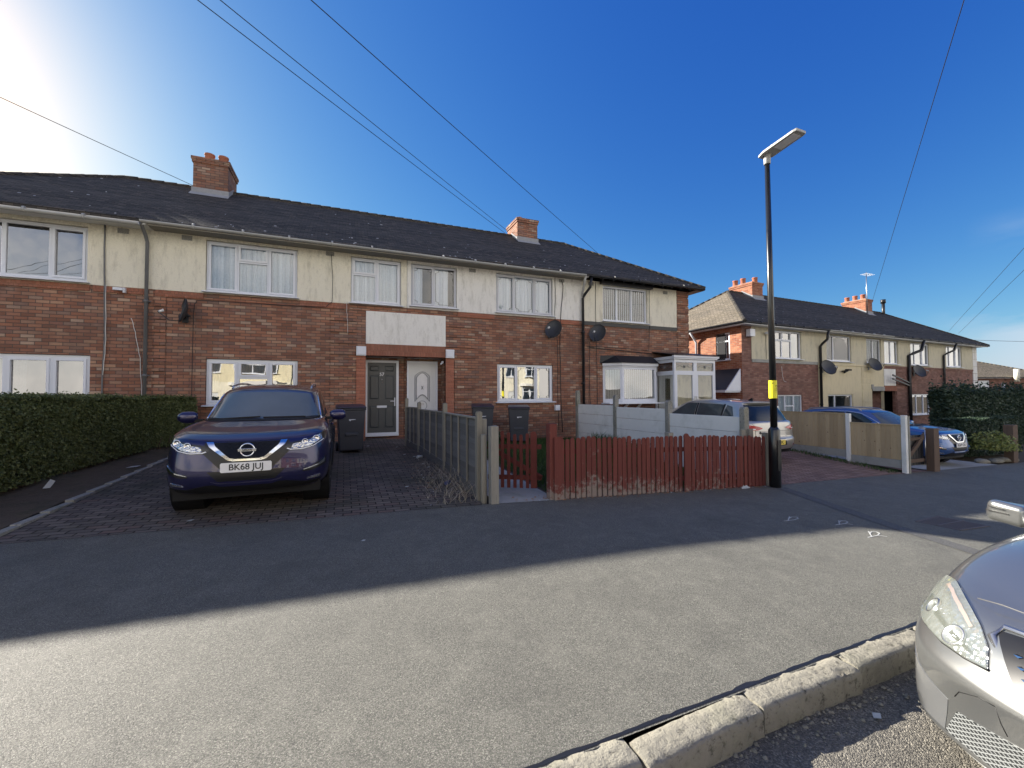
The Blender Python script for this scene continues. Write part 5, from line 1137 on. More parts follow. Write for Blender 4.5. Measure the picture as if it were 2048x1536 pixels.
def plate(parent,bv,x,y,z,w,h,mat,txt,front=True,size=.098,tilt=0,grime=False):
    M4=Matrix.Translation((x,y,z))@Matrix.Rotation(0 if front else PI,4,'Z')@Matrix.Rotation(PI/2+tilt,4,'X')
    m=MB(); k=.012; pts=[(-w/2+k,-h/2),(w/2-k,-h/2),(w/2,-h/2+k),(w/2,h/2-k),(w/2-k,h/2),(-w/2+k,h/2),(-w/2,h/2-k),(-w/2,-h/2+k)]
    m.prism(pts,lambda a,b:tuple(M4@Vector((a,b,-.008))),lambda a,b:tuple(M4@Vector((a,b,.0)))); o=m.build('number_plate',mat,parent)
    if txt: text_obj('plate_letters',txt,size,'black_ink',o,M4@Matrix.Translation((0,0,.001))@Matrix.Diagonal((.98,1.0,1,1)),bold=.0012,ext=.0008)
    return o
# ---- crossover (used twice)
def crossover(paintm,label,ptxt,loc,rz,pitch=0,detail=True,white_trim=False):
    root=empty('parked_car',loc,rz,label,'car'); root.rotation_euler=(pitch,0,rz); root.scale=(.965,.965,.975)
    ys=[0,.02,.09,.27,.52,.87,1.32,2.0,2.8,3.50,4.02,4.28,4.36]
    def ring(z,xs,dy=0,yf=None,zz=None):
        out=[]
        for j,(x,y) in enumerate(zip(xs,ys)):
            yy=y+(dy if j<3 else dy*.6 if j==3 else dy*.2 if j==4 else 0)
            zr=zz[j] if zz else z
            if j>=10: yy-=.0
            out.append((x,yy,zr))
        return out
    rows=[ring(.24,[0,.42,.66,.78,.80,.82,.82,.82,.82,.82,.74,.5,0],.10,zz=[.31,.31,.31,.31,.27,.24,.24,.24,.24,.24,.30,.36,.36]),
      ring(.34,[0,.44,.71,.845,.88,.89,.885,.875,.885,.89,.82,.56,0],.03,zz=[.37,.37,.37,.37,.36,.34,.32,.32,.32,.34,.40,.44,.44]),
      ring(.52,[0,.44,.72,.86,.90,.905,.90,.89,.90,.905,.85,.58,0],-.01,zz=[.50,.50,.51,.52,.54,.56,.56,.56,.56,.56,.56,.58,.58]),
      ring(.68,[0,.43,.71,.85,.895,.905,.90,.885,.90,.905,.85,.58,0],.02,zz=[.68,.68,.69,.71,.74,.76,.76,.76,.76,.76,.76,.76,.76]),
      ring(.82,[0,.42,.69,.83,.88,.895,.885,.87,.885,.895,.84,.57,0],.05,zz=[.83,.83,.84,.86,.88,.90,.91,.91,.92,.93,.94,.94,.94]),
      ring(.92,[0,.42,.67,.80,.855,.875,.865,.855,.865,.87,.81,.55,0],.10,zz=[.925,.925,.935,.955,.975,.99,1.0,1.01,1.03,1.05,1.06,1.06,1.06]),
      [(0,.17,.955),(.38,.19,.958),(.62,.28,.985),(.73,.42,1.01),(.775,.62,1.035),(.80,.92,1.055),(.80,1.32,1.06),(.79,2.0,1.06),(.79,2.8,1.07),(.79,3.5,1.08),(.74,4.0,1.09),(.5,4.2,1.09),(0,4.22,1.09)],
      [(0,.22,.975),(.33,.24,.978),(.52,.36,1.0),(.60,.52,1.022),(.63,.70,1.045),(.65,.98,1.105),(.65,1.35,1.10),(.6,2.0,1.07),(.6,2.8,1.07),(.6,3.5,1.08),(.6,3.9,1.09),(.4,4.1,1.09),(0,4.12,1.09)],
      [(0,.27,.985),(.16,.32,.992),(.27,.44,1.01),(.31,.60,1.032),(.33,.78,1.075),(.33,1.05,1.125),(.33,1.4,1.10),(.3,2.0,1.07),(.3,2.8,1.07),(.3,3.5,1.08),(.3,3.8,1.09),(.2,4.0,1.09),(0,4.02,1.09)],
      [(0,.32,.992),(0,.40,1.0),(0,.52,1.015),(0,.68,1.037),(0,.85,1.085),(0,1.1,1.13),(0,1.45,1.10),(0,2.0,1.07),(0,2.8,1.07),(0,3.5,1.08),(0,3.7,1.09),(0,3.8,1.09),(0,3.9,1.09)]]
    A=[(.87,.34,.385),(3.516,.34,.385)]
    body,b1=shell(root,'body',rows,paintm,A,.62,2,crease_rows=((5,.55),(6,.2)))
    gh=[[(0,1.02,1.03),(.36,1.04,1.03),(.64,1.14,1.03),(.775,1.36,1.03),(.80,1.8,1.03),(.80,2.4,1.03),(.79,3.1,1.04),(.76,3.8,1.06),(.66,4.12,1.06),(.36,4.22,1.06),(0,4.24,1.06)],
        [(0,1.36,1.24),(.36,1.38,1.24),(.62,1.46,1.24),(.71,1.66,1.24),(.74,1.9,1.25),(.745,2.4,1.25),(.74,3.1,1.26),(.70,3.75,1.27),(.60,4.08,1.27),(.34,4.18,1.27),(0,4.20,1.27)],
        [(0,1.72,1.455),(.35,1.74,1.45),(.56,1.80,1.44),(.635,1.93,1.435),(.655,2.1,1.45),(.665,2.5,1.475),(.66,3.1,1.48),(.62,3.6,1.46),(.53,3.90,1.44),(.3,3.98,1.44),(0,4.0,1.44)],
        [(0,1.82,1.50),(.34,1.84,1.495),(.52,1.90,1.485),(.585,2.0,1.485),(.60,2.15,1.505),(.605,2.5,1.535),(.60,3.1,1.54),(.56,3.55,1.52),(.47,3.80,1.50),(.27,3.88,1.50),(0,3.90,1.50)],
        [(0,1.98,1.53),(.2,2.0,1.53),(.34,2.05,1.53),(.38,2.15,1.535),(.39,2.3,1.55),(.39,2.6,1.57),(.38,3.1,1.57),(.35,3.4,1.56),(.29,3.6,1.54),(.17,3.7,1.54),(0,3.72,1.54)],
        [(0,2.15,1.55),(0,2.2,1.552),(0,2.25,1.555),(0,2.3,1.56),(0,2.45,1.57),(0,2.7,1.58),(0,3.1,1.58),(0,3.3,1.575),(0,3.4,1.57),(0,3.45,1.565),(0,3.5,1.56)]]
    cab,b2=shell(root,'roof',gh,paintm,(),0,2,crease_rows=((2,.5),))
    B=[b1,b2]; F=(0,1,0); S=(-1,0,0)
    # glazing
    ws=patch(root,'windscreen','car_glass_dark' if not detail else 'windscreen_glass',[b2],[(-.73,1.2,1.10),(-.4,1.05,1.095),(0,1.05,1.095),(.4,1.05,1.095),(.73,1.2,1.10)],[(-.555,1.8,1.425),(-.3,1.8,1.450),(0,1.8,1.456),(.3,1.8,1.450),(.555,1.8,1.425)],26,10,.006,d=F)
    patch(root,'cowl','black_plastic',[b1,b2],[(-.74,1.0,1.086),(0,1.0,1.082),(.74,1.0,1.086)],[(-.74,1.0,1.102),(0,1.0,1.098),(.74,1.0,1.102)],20,2,.008,d=F)
    for a,b in (((-.62,.98,1.10),(-.02,1.02,1.125)),((.02,1.0,1.115),(.55,1.03,1.115))): m=MB(); m.bar(a,b,.018,.02); m.build('wiper','black_plastic',root)
    if detail:
        m=MB(); m.box(-.07,.07,1.66,1.72,1.36,1.40); m.build('mirror_mount','black_plastic',root)
        for x in (-.42,.42): m=MB(); m.box(x-.12,x+.12,2.2,2.3,1.02,1.38); m.box(x-.22,x+.22,2.2,2.32,.8,1.16); m.build('seat_back','interior_seat',root,bevel=.05)
    for s in (1,-1):
        SS=(-s,0,0)
        patch(root,'side_window','car_glass_dark',[b2],[(s*.8,1.52,1.075),(s*.8,2.2,1.075),(s*.8,2.42,1.075)],[(s*.7,2.0,1.39),(s*.7,2.2,1.43),(s*.7,2.42,1.44)],8,5,.006,d=SS)
        patch(root,'side_window','car_glass_dark',[b2],[(s*.8,2.47,1.075),(s*.8,3.3,1.09),(s*.8,3.36,1.09)],[(s*.7,2.47,1.44),(s*.7,3.1,1.44),(s*.7,3.40,1.40)],8,5,.006,d=SS)
        patch(root,'side_window','car_glass_dark',[b2],[(s*.8,3.40,1.10),(s*.8,3.72,1.16)],[(s*.7,3.44,1.39),(s*.7,3.66,1.32)],5,4,.006,d=SS)
        pts=[(1.40,1.06),(1.7,1.25),(2.0,1.41),(2.35,1.465),(2.9,1.47),(3.4,1.43),(3.75,1.33)]; m=MB(); q=[]
        for y,z in pts: h,n=snap([b2],(s*.8,y,z),SS); q.append(h+n*.004)
        m.tube(q,.011,6); m.tube([snap([b2],(s*.8,y,1.062),SS)[0] for y in (1.45,2,2.6,3.2,3.7)],.010,6); m.build('window_trim','chrome',root)
        m=MB(); m.tube([(s*.56,2.05,1.50),(s*.565,2.15,1.545),(s*.57,2.6,1.575),(s*.565,3.2,1.575),(s*.54,3.6,1.545),(s*.53,3.68,1.51)],.015,8); m.build('roof_rail','steel',root)
        # mirror
        m=MB(); m.lathe([(0,-.13),(.05,-.125),(.082,-.07),(.09,0),(.085,.07),(.05,.115),(0,.12)],(0,0,0),axis='x',n=16)
        m.v=[(s*.985+x*.95,1.52+y*.62,1.10+z*.95) for x,y,z in m.v]; mr=m.build('door_mirror',paintm,root); m=MB(); m.bar((s*.80,1.50,1.05),(s*.92,1.52,1.06),.06,.04); m.build('mirror_arm','black_plastic',mr); m=MB(); m.box(s*.985-.10,s*.985+.10,1.562,1.575,1.04,1.16); m.build('mirror_glass','mirror_glass',mr)
        # lamps
        lo=[(s*.39,.0,.836),(s*.45,.05,.775),(s*.60,.05,.780),(s*.74,.1,.815),(s*.835,.3,.868),(s*.865,.45,.915)]
        hi=[(s*.39,.0,.842),(s*.445,.05,.885),(s*.60,.05,.925),(s*.72,.1,.955),(s*.82,.3,.985),(s*.862,.45,.975)]
        hl=patch(root,'headlight','lamp_black',[b1],lo,hi,16,5,.003)
        patch(hl,'lens_chrome','headlamp_silver',[b1],[(s*.47,.0,.815),(s*.6,.05,.812),(s*.70,.1,.832),(s*.80,.3,.878)],[(s*.48,.05,.862),(s*.60,.05,.900),(s*.70,.1,.922),(s*.80,.3,.958)],14,4,.006)
        for (hx,hz,r) in ((.725,.888,.040),(.605,.862,.036)):
            h,n=snap([b1],(s*hx,.1,hz),(0,1,0)); m=MB(); m.lathe([(r,.0),(r*1.05,.01),(r*.85,.012),(r*.7,-.004),(0,.006)],n=20); q_=Vector((s*.25,-1,.1)).to_track_quat('Z','Y').to_matrix().to_4x4(); m.v=[tuple(h+n*.006+(q_@Vector(v))) for v in m.v]; m.build('projector_lamp','chrome',hl)
        patch(hl,'running_light','drl_white',[b1],[(s*.42,.0,.812),(s*.455,.05,.783),(s*.60,.05,.789),(s*.74,.1,.823),(s*.84,.3,.875)],[(s*.43,.0,.824),(s*.46,.05,.793),(s*.60,.05,.799),(s*.74,.1,.833),(s*.84,.3,.884)],18,1,.010)
        # lower air curtains, bright blades, fog lamps
        patch(root,'air_curtain','grille_black',[b1],[(s*.60,.02,.505),(s*.70,.05,.50),(s*.80,.12,.53),(s*.86,.3,.56)],[(s*.62,.02,.545),(s*.70,.05,.555),(s*.80,.12,.61),(s*.86,.3,.66)],10,4,.003)
        patch(root,'bumper_blade','chrome',[b1],[(s*.61,.02,.528),(s*.72,.05,.548),(s*.80,.12,.566),(s*.852,.25,.585)],[(s*.61,.02,.536),(s*.72,.05,.562),(s*.80,.12,.585),(s*.852,.25,.64)],12,2,.012)
        patch(root,'fog_light','headlamp_silver',[b1],[(s*.66,.05,.375),(s*.74,.08,.375),(s*.81,.16,.39)],[(s*.68,.05,.405),(s*.74,.08,.415),(s*.815,.16,.435)],8,3,.008)
        patch(root,'rear_light','red_plastic',[b1],[(s*.55,4.3,.92),(s*.80,4.1,.93),(s*.87,3.9,.93)],[(s*.55,4.3,.98),(s*.78,4.1,1.03),(s*.85,3.9,1.02)],8,3,.006)
        for (y,z,r) in A:   # plastic arch lip
            m=MB(); q=[]
            for k in range(15):
                a=PI*(-.06+1.12*k/14); h,n=snap([b1],(s*1.0,y-math.cos(a)*(r+.012),z+math.sin(a)*(r+.012)),(-s,0,0)); q.append(h+n*.006)
            m.tube(q,.022,6); m.build('arch_trim','black_plastic',root)
        wheel(root,s*.785,.87,.34,side=s); wheel(root,s*.785,3.516,.34,side=s)
        patch(root,'sill_trim','black_plastic',[b1],[(s*.9,1.30,.30),(s*.9,3.1,.30)],[(s*.9,1.30,.42),(s*.9,3.1,.42)],12,2,.006,d=SS)
        m=MB()
        for y in (1.36,2.44,3.42):
            q=[snap([b1],(s*1,y+.0,z),SS)[0] for z in (.42,.55,.7,.85,.98)]; m.tube(q,.0035,4)
        m.build('door_gap','black_ink',root)
        m=MB()
        for y in (2.2,3.25): h,n=snap([b1],(s*1,y,.90),SS); m.box(min(h.x,h.x+s*.035),max(h.x,h.x+s*.035),y-.09,y+.09,.89,.92)
        m.build('door_handle',paintm,root,bevel=.008)
    # bonnet shut line
    m=MB(); q=[snap([b1],(x,.1,z),(0,1,0))[0]+Vector((0,-.001,.001)) for x,z in ((-.74,.965),(-.6,.935),(-.4,.915),(-.2,.905),(0,.902),(.2,.905),(.4,.915),(.6,.935),(.74,.965))]; m.tube(q,.0032,4); m.build('bonnet_gap','black_ink',root)
    # front face
    g=patch(root,'grille','grille_mesh',[b1],[(-.17,0,.705),(.17,0,.705)],[(-.345,0,.892),(.345,0,.892)],16,8,.004,d=F)
    gs=patch(root,'grille_surround','grille_black',[b1],[(-.235,0,.56),(.235,0,.56)],[(-.47,0,.80),(.47,0,.80)],18,6,.0025,d=F); patch(gs,'upper_surround','grille_black',[b1],[(-.47,0,.80),(.47,0,.80)],[(-.43,0,.895),(.43,0,.895)],18,4,.0025,d=F)
    lg=patch(root,'lower_grille','grille_black',[b1],[(-.29,0,.455),(.29,0,.455)],[(-.40,0,.57),(.40,0,.57)],16,5,.003,d=F)
    patch(lg,'lower_strip',paintm,[b1],[(-.34,0,.43),(-.27,0,.40),(.27,0,.40),(.34,0,.43)],[(-.36,0,.455),(-.28,0,.43),(.28,0,.43),(.36,0,.455)],14,2,.012,d=F)
    patch(root,'bumper_skirt','black_plastic',[b1],[(-.72,.05,.335),(-.5,0,.318),(0,0,.318),(.5,0,.318),(.72,.05,.335)],[(-.80,.1,.385),(-.62,0,.365),(-.42,0,.415),(.42,0,.415),(.62,0,.375),(.80,.1,.385)],24,3,.006,d=F)
    for a in (-1,1):
        patch(root,'v_grille_bar','chrome',[b1],[(a*.14,0,.682),(a*.19,0,.690),(a*.385,0,.845),(a*.415,0,.898)],[(a*.13,0,.708),(a*.175,0,.715),(a*.325,0,.85),(a*.345,0,.898)],12,3,.018,d=F)
    patch(root,'v_grille_bar','chrome',[b1],[(-.15,0,.680),(.15,0,.680)],[(-.145,0,.704),(.145,0,.704)],8,2,.018,d=F)
    h,n=snap([b1],(0,0,.805),F); bz=MB(); 
    bz.lathe([(.062,0),(.066,-.010),(.074,-.012),(.080,-.008),(.082,0)],(0,h.y-.012,.805),axis='y',n=32); bz.box(-.094,.094,h.y-.030,h.y-.014,.788,.822); bd=bz.build('badge','chrome',root,bevel=.002)
    text_obj('badge_letters','NISSAN',.030,'black_ink',bd,Matrix.Translation((0,h.y-.031,.805))@Matrix.Rotation(PI/2,4,'X'),bold=.0008,ext=.0006)
    h,n=snap([b1],(0,0,.62),F); plate(root,b1,0,h.y-.030,.615,.52,.111,'plate_white',ptxt)
    underbody(root,1.80,4.36,.24,arch=A)
    patch(root,'rear_screen','car_glass_dark',[b2],[(-.58,4.1,1.12),(.58,4.1,1.12)],[(-.46,3.9,1.40),(.46,3.9,1.40)],12,5,.005,d=(0,-1,0))
    return root
# ---- hatchback seen from behind
def hatch(paintm,label,loc,rz,pitch):
    root=empty('parked_car',loc,rz,label,'car'); root.rotation_euler=(pitch,0,rz)   # here y=0 is the TAIL, nose at y=4.25
    rows=[[(0,.10,.24),(.42,.10,.24),(.68,.16,.24),(.76,.30,.22),(.78,.5,.2),(.8,.8,.2),(.8,1.3,.2),(.8,2.0,.2),(.8,2.7,.2),(.8,3.43,.2),(.76,3.9,.22),(.5,4.15,.24),(0,4.2,.24)],
     [(0,.0,.36),(.44,.01,.36),(.72,.06,.36),(.84,.22,.36),(.875,.45,.36),(.885,.8,.36),(.88,1.3,.34),(.87,2.0,.34),(.88,2.7,.34),(.885,3.43,.36),(.84,3.9,.38),(.55,4.2,.38),(0,4.25,.38)],
     [(0,-.01,.54),(.44,.0,.54),(.72,.05,.54),(.855,.2,.54),(.89,.45,.55),(.895,.8,.56),(.89,1.3,.56),(.88,2.0,.56),(.89,2.7,.56),(.895,3.43,.56),(.85,3.9,.56),(.56,4.2,.56),(0,4.25,.56)],
     [(0,.045,.60),(.44,.05,.60),(.71,.09,.61),(.85,.23,.62),(.885,.45,.63),(.892,.8,.64),(.885,1.3,.64),(.875,2.0,.64),(.885,2.7,.64),(.89,3.43,.64),(.84,3.9,.62),(.55,4.18,.62),(0,4.23,.62)],
     [(0,.06,.78),(.44,.065,.78),(.70,.105,.79),(.84,.24,.80),(.88,.45,.81),(.89,.8,.82),(.88,1.3,.82),(.87,2.0,.82),(.88,2.7,.8),(.885,3.43,.78),(.82,3.9,.74),(.53,4.1,.70),(0,4.15,.70)],
     [(0,.09,.93),(.44,.095,.93),(.69,.135,.93),(.82,.27,.935),(.86,.47,.94),(.87,.8,.94),(.865,1.3,.93),(.86,2.0,.92),(.86,2.7,.90),(.85,3.3,.86),(.77,3.75,.80),(.5,3.95,.76),(0,4.0,.76)],
     [(0,.13,.99),(.42,.135,.99),(.66,.18,.99),(.77,.30,.99),(.81,.5,.99),(.82,.8,.98),(.82,1.3,.97),(.81,2.0,.96),(.80,2.7,.94),(.76,3.2,.90),(.65,3.6,.84),(.42,3.8,.80),(0,3.85,.80)],
     [(0,.3,.98),(.3,.3,.98),(.45,.32,.98),(.5,.4,.98),(.5,.6,.98),(.5,.8,.98),(.5,1.3,.97),(.5,2.0,.96),(.48,2.7,.96),(.42,3.1,.93),(.36,3.4,.88),(.2,3.55,.85),(0,3.6,.85)],
     [(0,.4,.98),(0,.45,.98),(0,.5,.98),(0,.6,.98),(0,.7,.98),(0,.9,.98),(0,1.3,.97),(0,2.0,.96),(0,2.6,.97),(0,2.95,.95),(0,3.15,.92),(0,3.25,.9),(0,3.3,.9)]]
    A=[(.81,.32,.365),(3.44,.32,.365)]
    body,b1=shell(root,'body',rows,paintm,A,.6,2,crease_rows=((2,.7),(3,.5),(5,.4)))
    gh=[[(0,.12,.95),(.42,.13,.95),(.66,.19,.95),(.78,.34,.94),(.80,.7,.94),(.80,1.3,.93),(.79,2.0,.93),(.78,2.6,.92),(.72,2.95,.93),(.4,3.12,.95),(0,3.15,.95)],
        [(0,.24,1.16),(.40,.25,1.16),(.61,.30,1.16),(.70,.44,1.16),(.73,.8,1.16),(.735,1.3,1.16),(.73,2.0,1.16),(.71,2.35,1.15),(.64,2.62,1.15),(.36,2.76,1.16),(0,2.78,1.16)],
        [(0,.40,1.36),(.37,.41,1.36),(.54,.45,1.35),(.61,.56,1.35),(.64,.9,1.365),(.65,1.35,1.375),(.64,1.8,1.37),(.62,2.05,1.35),(.54,2.22,1.345),(.30,2.30,1.36),(0,2.31,1.36)],
        [(0,.30,1.405),(.36,.32,1.40),(.51,.38,1.395),(.565,.58,1.40),(.58,.9,1.42),(.585,1.35,1.425),(.58,1.75,1.415),(.55,1.95,1.40),(.48,2.08,1.39),(.26,2.15,1.40),(0,2.16,1.40)],
        [(0,.5,1.425),(.24,.52,1.425),(.33,.58,1.425),(.36,.7,1.43),(.37,.95,1.445),(.37,1.35,1.45),(.36,1.65,1.445),(.33,1.8,1.435),(.28,1.9,1.425),(.16,1.95,1.425),(0,1.96,1.425)],
        [(0,.75,1.44),(0,.77,1.44),(0,.82,1.445),(0,.9,1.45),(0,1.05,1.455),(0,1.35,1.46),(0,1.5,1.457),(0,1.6,1.452),(0,1.68,1.447),(0,1.72,1.443),(0,1.75,1.44)]]
    cab,b2=shell(root,'roof',gh,paintm,(),0,2,crease_rows=((2,.6),(3,.5)))
    B=[b1,b2]; F=(0,1,0)
    patch(root,'rear_screen','car_glass_dark',[b2],[(-.66,.3,.985),(-.35,.2,.96),(.35,.2,.96),(.66,.3,.985)],[(-.545,.4,1.335),(-.3,.4,1.355),(.3,.4,1.355),(.545,.4,1.335)],20,8,.006,d=F)
    m=MB(); m.bar((-.05,.16,.985),(.42,.19,1.01),.02,.02); m.build('rear_wiper','black_plastic',root)
    for s in (1,-1):
        S=(-s,0,0)
        def sw(lo,hi): return patch(root,'side_window','car_glass_side',[b2],[(s*.8,y,z) for y,z in lo],[(s*.8,y,z) for y,z in hi],10,6,.006,d=S)
        sw([(1.72,.985),(2.62,.975)],[(1.72,1.345),(2.0,1.335),(2.1,1.31)]); sw([(.92,1.0),(1.64,.985)],[(.86,1.33),(1.64,1.345)]); sw([(.56,1.07),(.86,1.0)],[(.66,1.29),(.80,1.325)])
        m=MB()
        for y,dy in ((1.68,.0),(.885,.03)): q=[snap([b2],(s*1,y-dy*(z-1)*2,z),S) for z in (.98,1.1,1.2,1.34)]; m.tube([h+n*.004 for h,n in q],.018,6)
        m.build('window_pillar','black_plastic',root)
        tl=patch(root,'tail_light','red_plastic',[b1],[(s*.40,.08,.80),(s*.55,.09,.765),(s*.72,.13,.775),(s*.845,.3,.81)],[(s*.40,.08,.825),(s*.55,.10,.865),(s*.72,.14,.89),(s*.84,.36,.90)],14,5,.010)
        patch(tl,'reversing_lamp','white_lens',[b1],[(s*.60,.1,.785),(s*.74,.14,.79)],[(s*.60,.1,.805),(s*.74,.14,.812)],6,2,.013)
        patch(root,'reflector','red_plastic',[b1],[(s*.62,0,.40),(s*.78,.1,.41)],[(s*.62,0,.425),(s*.78,.1,.435)],6,1,.005,d=F)
        m=MB(); m.lathe([(0,-.12),(.05,-.11),(.08,-.05),(.085,0),(.08,.06),(.04,.10),(0,.105)],(0,0,0),axis='x',n=16); m.v=[(s*.97+x,2.48+y*.6,.99+z*.85) for x,y,z in m.v]; mr=m.build('door_mirror',paintm,root); m=MB(); m.bar((s*.8,2.5,.94),(s*.92,2.48,.95),.05,.035); m.build('mirror_arm','black_plastic',mr)
        wheel(root,s*.775,.81,.32,side=s); wheel(root,s*.775,3.44,.32,side=s)
    m=MB(); 
    for zz,xx in ((.60,.7),(.745,.62)): m.tube([snap([b1],(x,0,zz),F)[0]+Vector((0,-.001,0)) for x in [-xx+2*xx*k/16 for k in range(17)]],.0035,4)
    for s in (1,-1): m.tube([snap([b1],(s*x,0,z),F)[0]+Vector((0,-.001,0)) for x,z in ((.67,.98),(.655,.92),(.60,.87),(.60,.78),(.60,.64))],.0035,4)
    m.build('tailgate_gap','black_ink',root)
    pr=patch(root,'plate_recess','grille_black',[b1],[(-.36,0,.405),(.36,0,.405)],[(-.30,0,.555),(.30,0,.555)],10,3,.003,d=F)
    h,n=snap([b1],(0,0,.48),F); plate(root,b1,0,h.y-.016,.48,.52,.111,'plate_yellow','BF13 HBC')
    patch(root,'lower_valance','black_plastic',[b1],[(-.70,.1,.225),(.70,.1,.225)],[(-.78,.1,.315),(.78,.1,.315)],16,2,.005,d=F)
    h,n=snap([b1],(0,0,.86),F); m=MB(); m.lathe([(.055,0),(.058,-.010),(.065,-.010),(.068,0)],(0,h.y-.004,.86),axis='y',n=28)
    for a in ((-.035,.045,-.012,-.04),(-.012,-.04,.0,-.002),(0,-.002,.012,-.04),(.012,-.04,.035,.045),(-.02,.052,0,.008),(0,.008,.02,.052)): m.bar((a[0],h.y-.008,.86+a[1]),(a[2],h.y-.008,.86+a[3]),.009,.009)
    m.lathe([(0,-.001),(.056,-.001)],(0,h.y-.001,.86),axis='y',n=24); m.build('badge','chrome',root)
    h,n=snap([b1],(-.47,0,.71),F); m=MB(); m.lathe([(0,-.004),(.03,-.004),(.032,0)],(-.47,h.y,.71),axis='y',n=18); m.build('round_sticker','black_ink',root)
    text_obj('model_letters','GOLF',.035,'chrome',root,Matrix.Translation((-.47,h.y-.003,.655))@Matrix.Rotation(PI/2,4,'X'))
    m=MB(); m.prism([(0,0),(.16,0),(.02,.07)],lambda a,z:(-.012,.62+a,1.43+z),lambda a,z:(.012,.62+a,1.43+z)); m.build('roof_aerial','black_plastic',root)
    for x in (-.36,.36): m=MB(); m.box(x-.11,x+.11,1.45,1.55,.95,1.22); m.box(x-.11,x+.11,2.1,2.22,.95,1.22); m.build('headrest','interior_seat',root,bevel=.04)
    underbody(root,1.78,4.2,.22,arch=A); return root
def headlamp_mats():
    t=NT('headlamp_silver'); v=t.obj(); n=t.noise(v,38,2); c=t.mix(n,(.12,.13,.14),(.75,.77,.8)); M['headlamp_silver']=t.out(t.bsdf(color=c,metal=.85,rough=.15,coat=1.0,coatr=.02,normal=t.bump(t.vor(v,42),.6,.01)))
    t=NT('drl_white'); M['drl_white']=t.out(t.bsdf(color=(.8,.82,.85),rough=.15,coat=.6))
    t=NT('grille_mesh'); v=t.obj(); p=t.sep(v); w=t.math('SINE',t.math('ADD',t.math('MULTIPLY',p[2],420),t.math('MULTIPLY',t.math('SINE',t.math('MULTIPLY',p[0],110)),1.4))); M['grille_mesh']=t.out(t.bsdf(color=(.010,.010,.011),rough=.30,normal=t.bump(w,1,.01)))
    simple('windscreen_glass',(.085,.105,.112),.03,var=.25,scale=2.2,spec=.6); simple('car_glass_side',(.05,.065,.07),.04,var=.5,scale=3,spec=.5)
headlamp_mats()
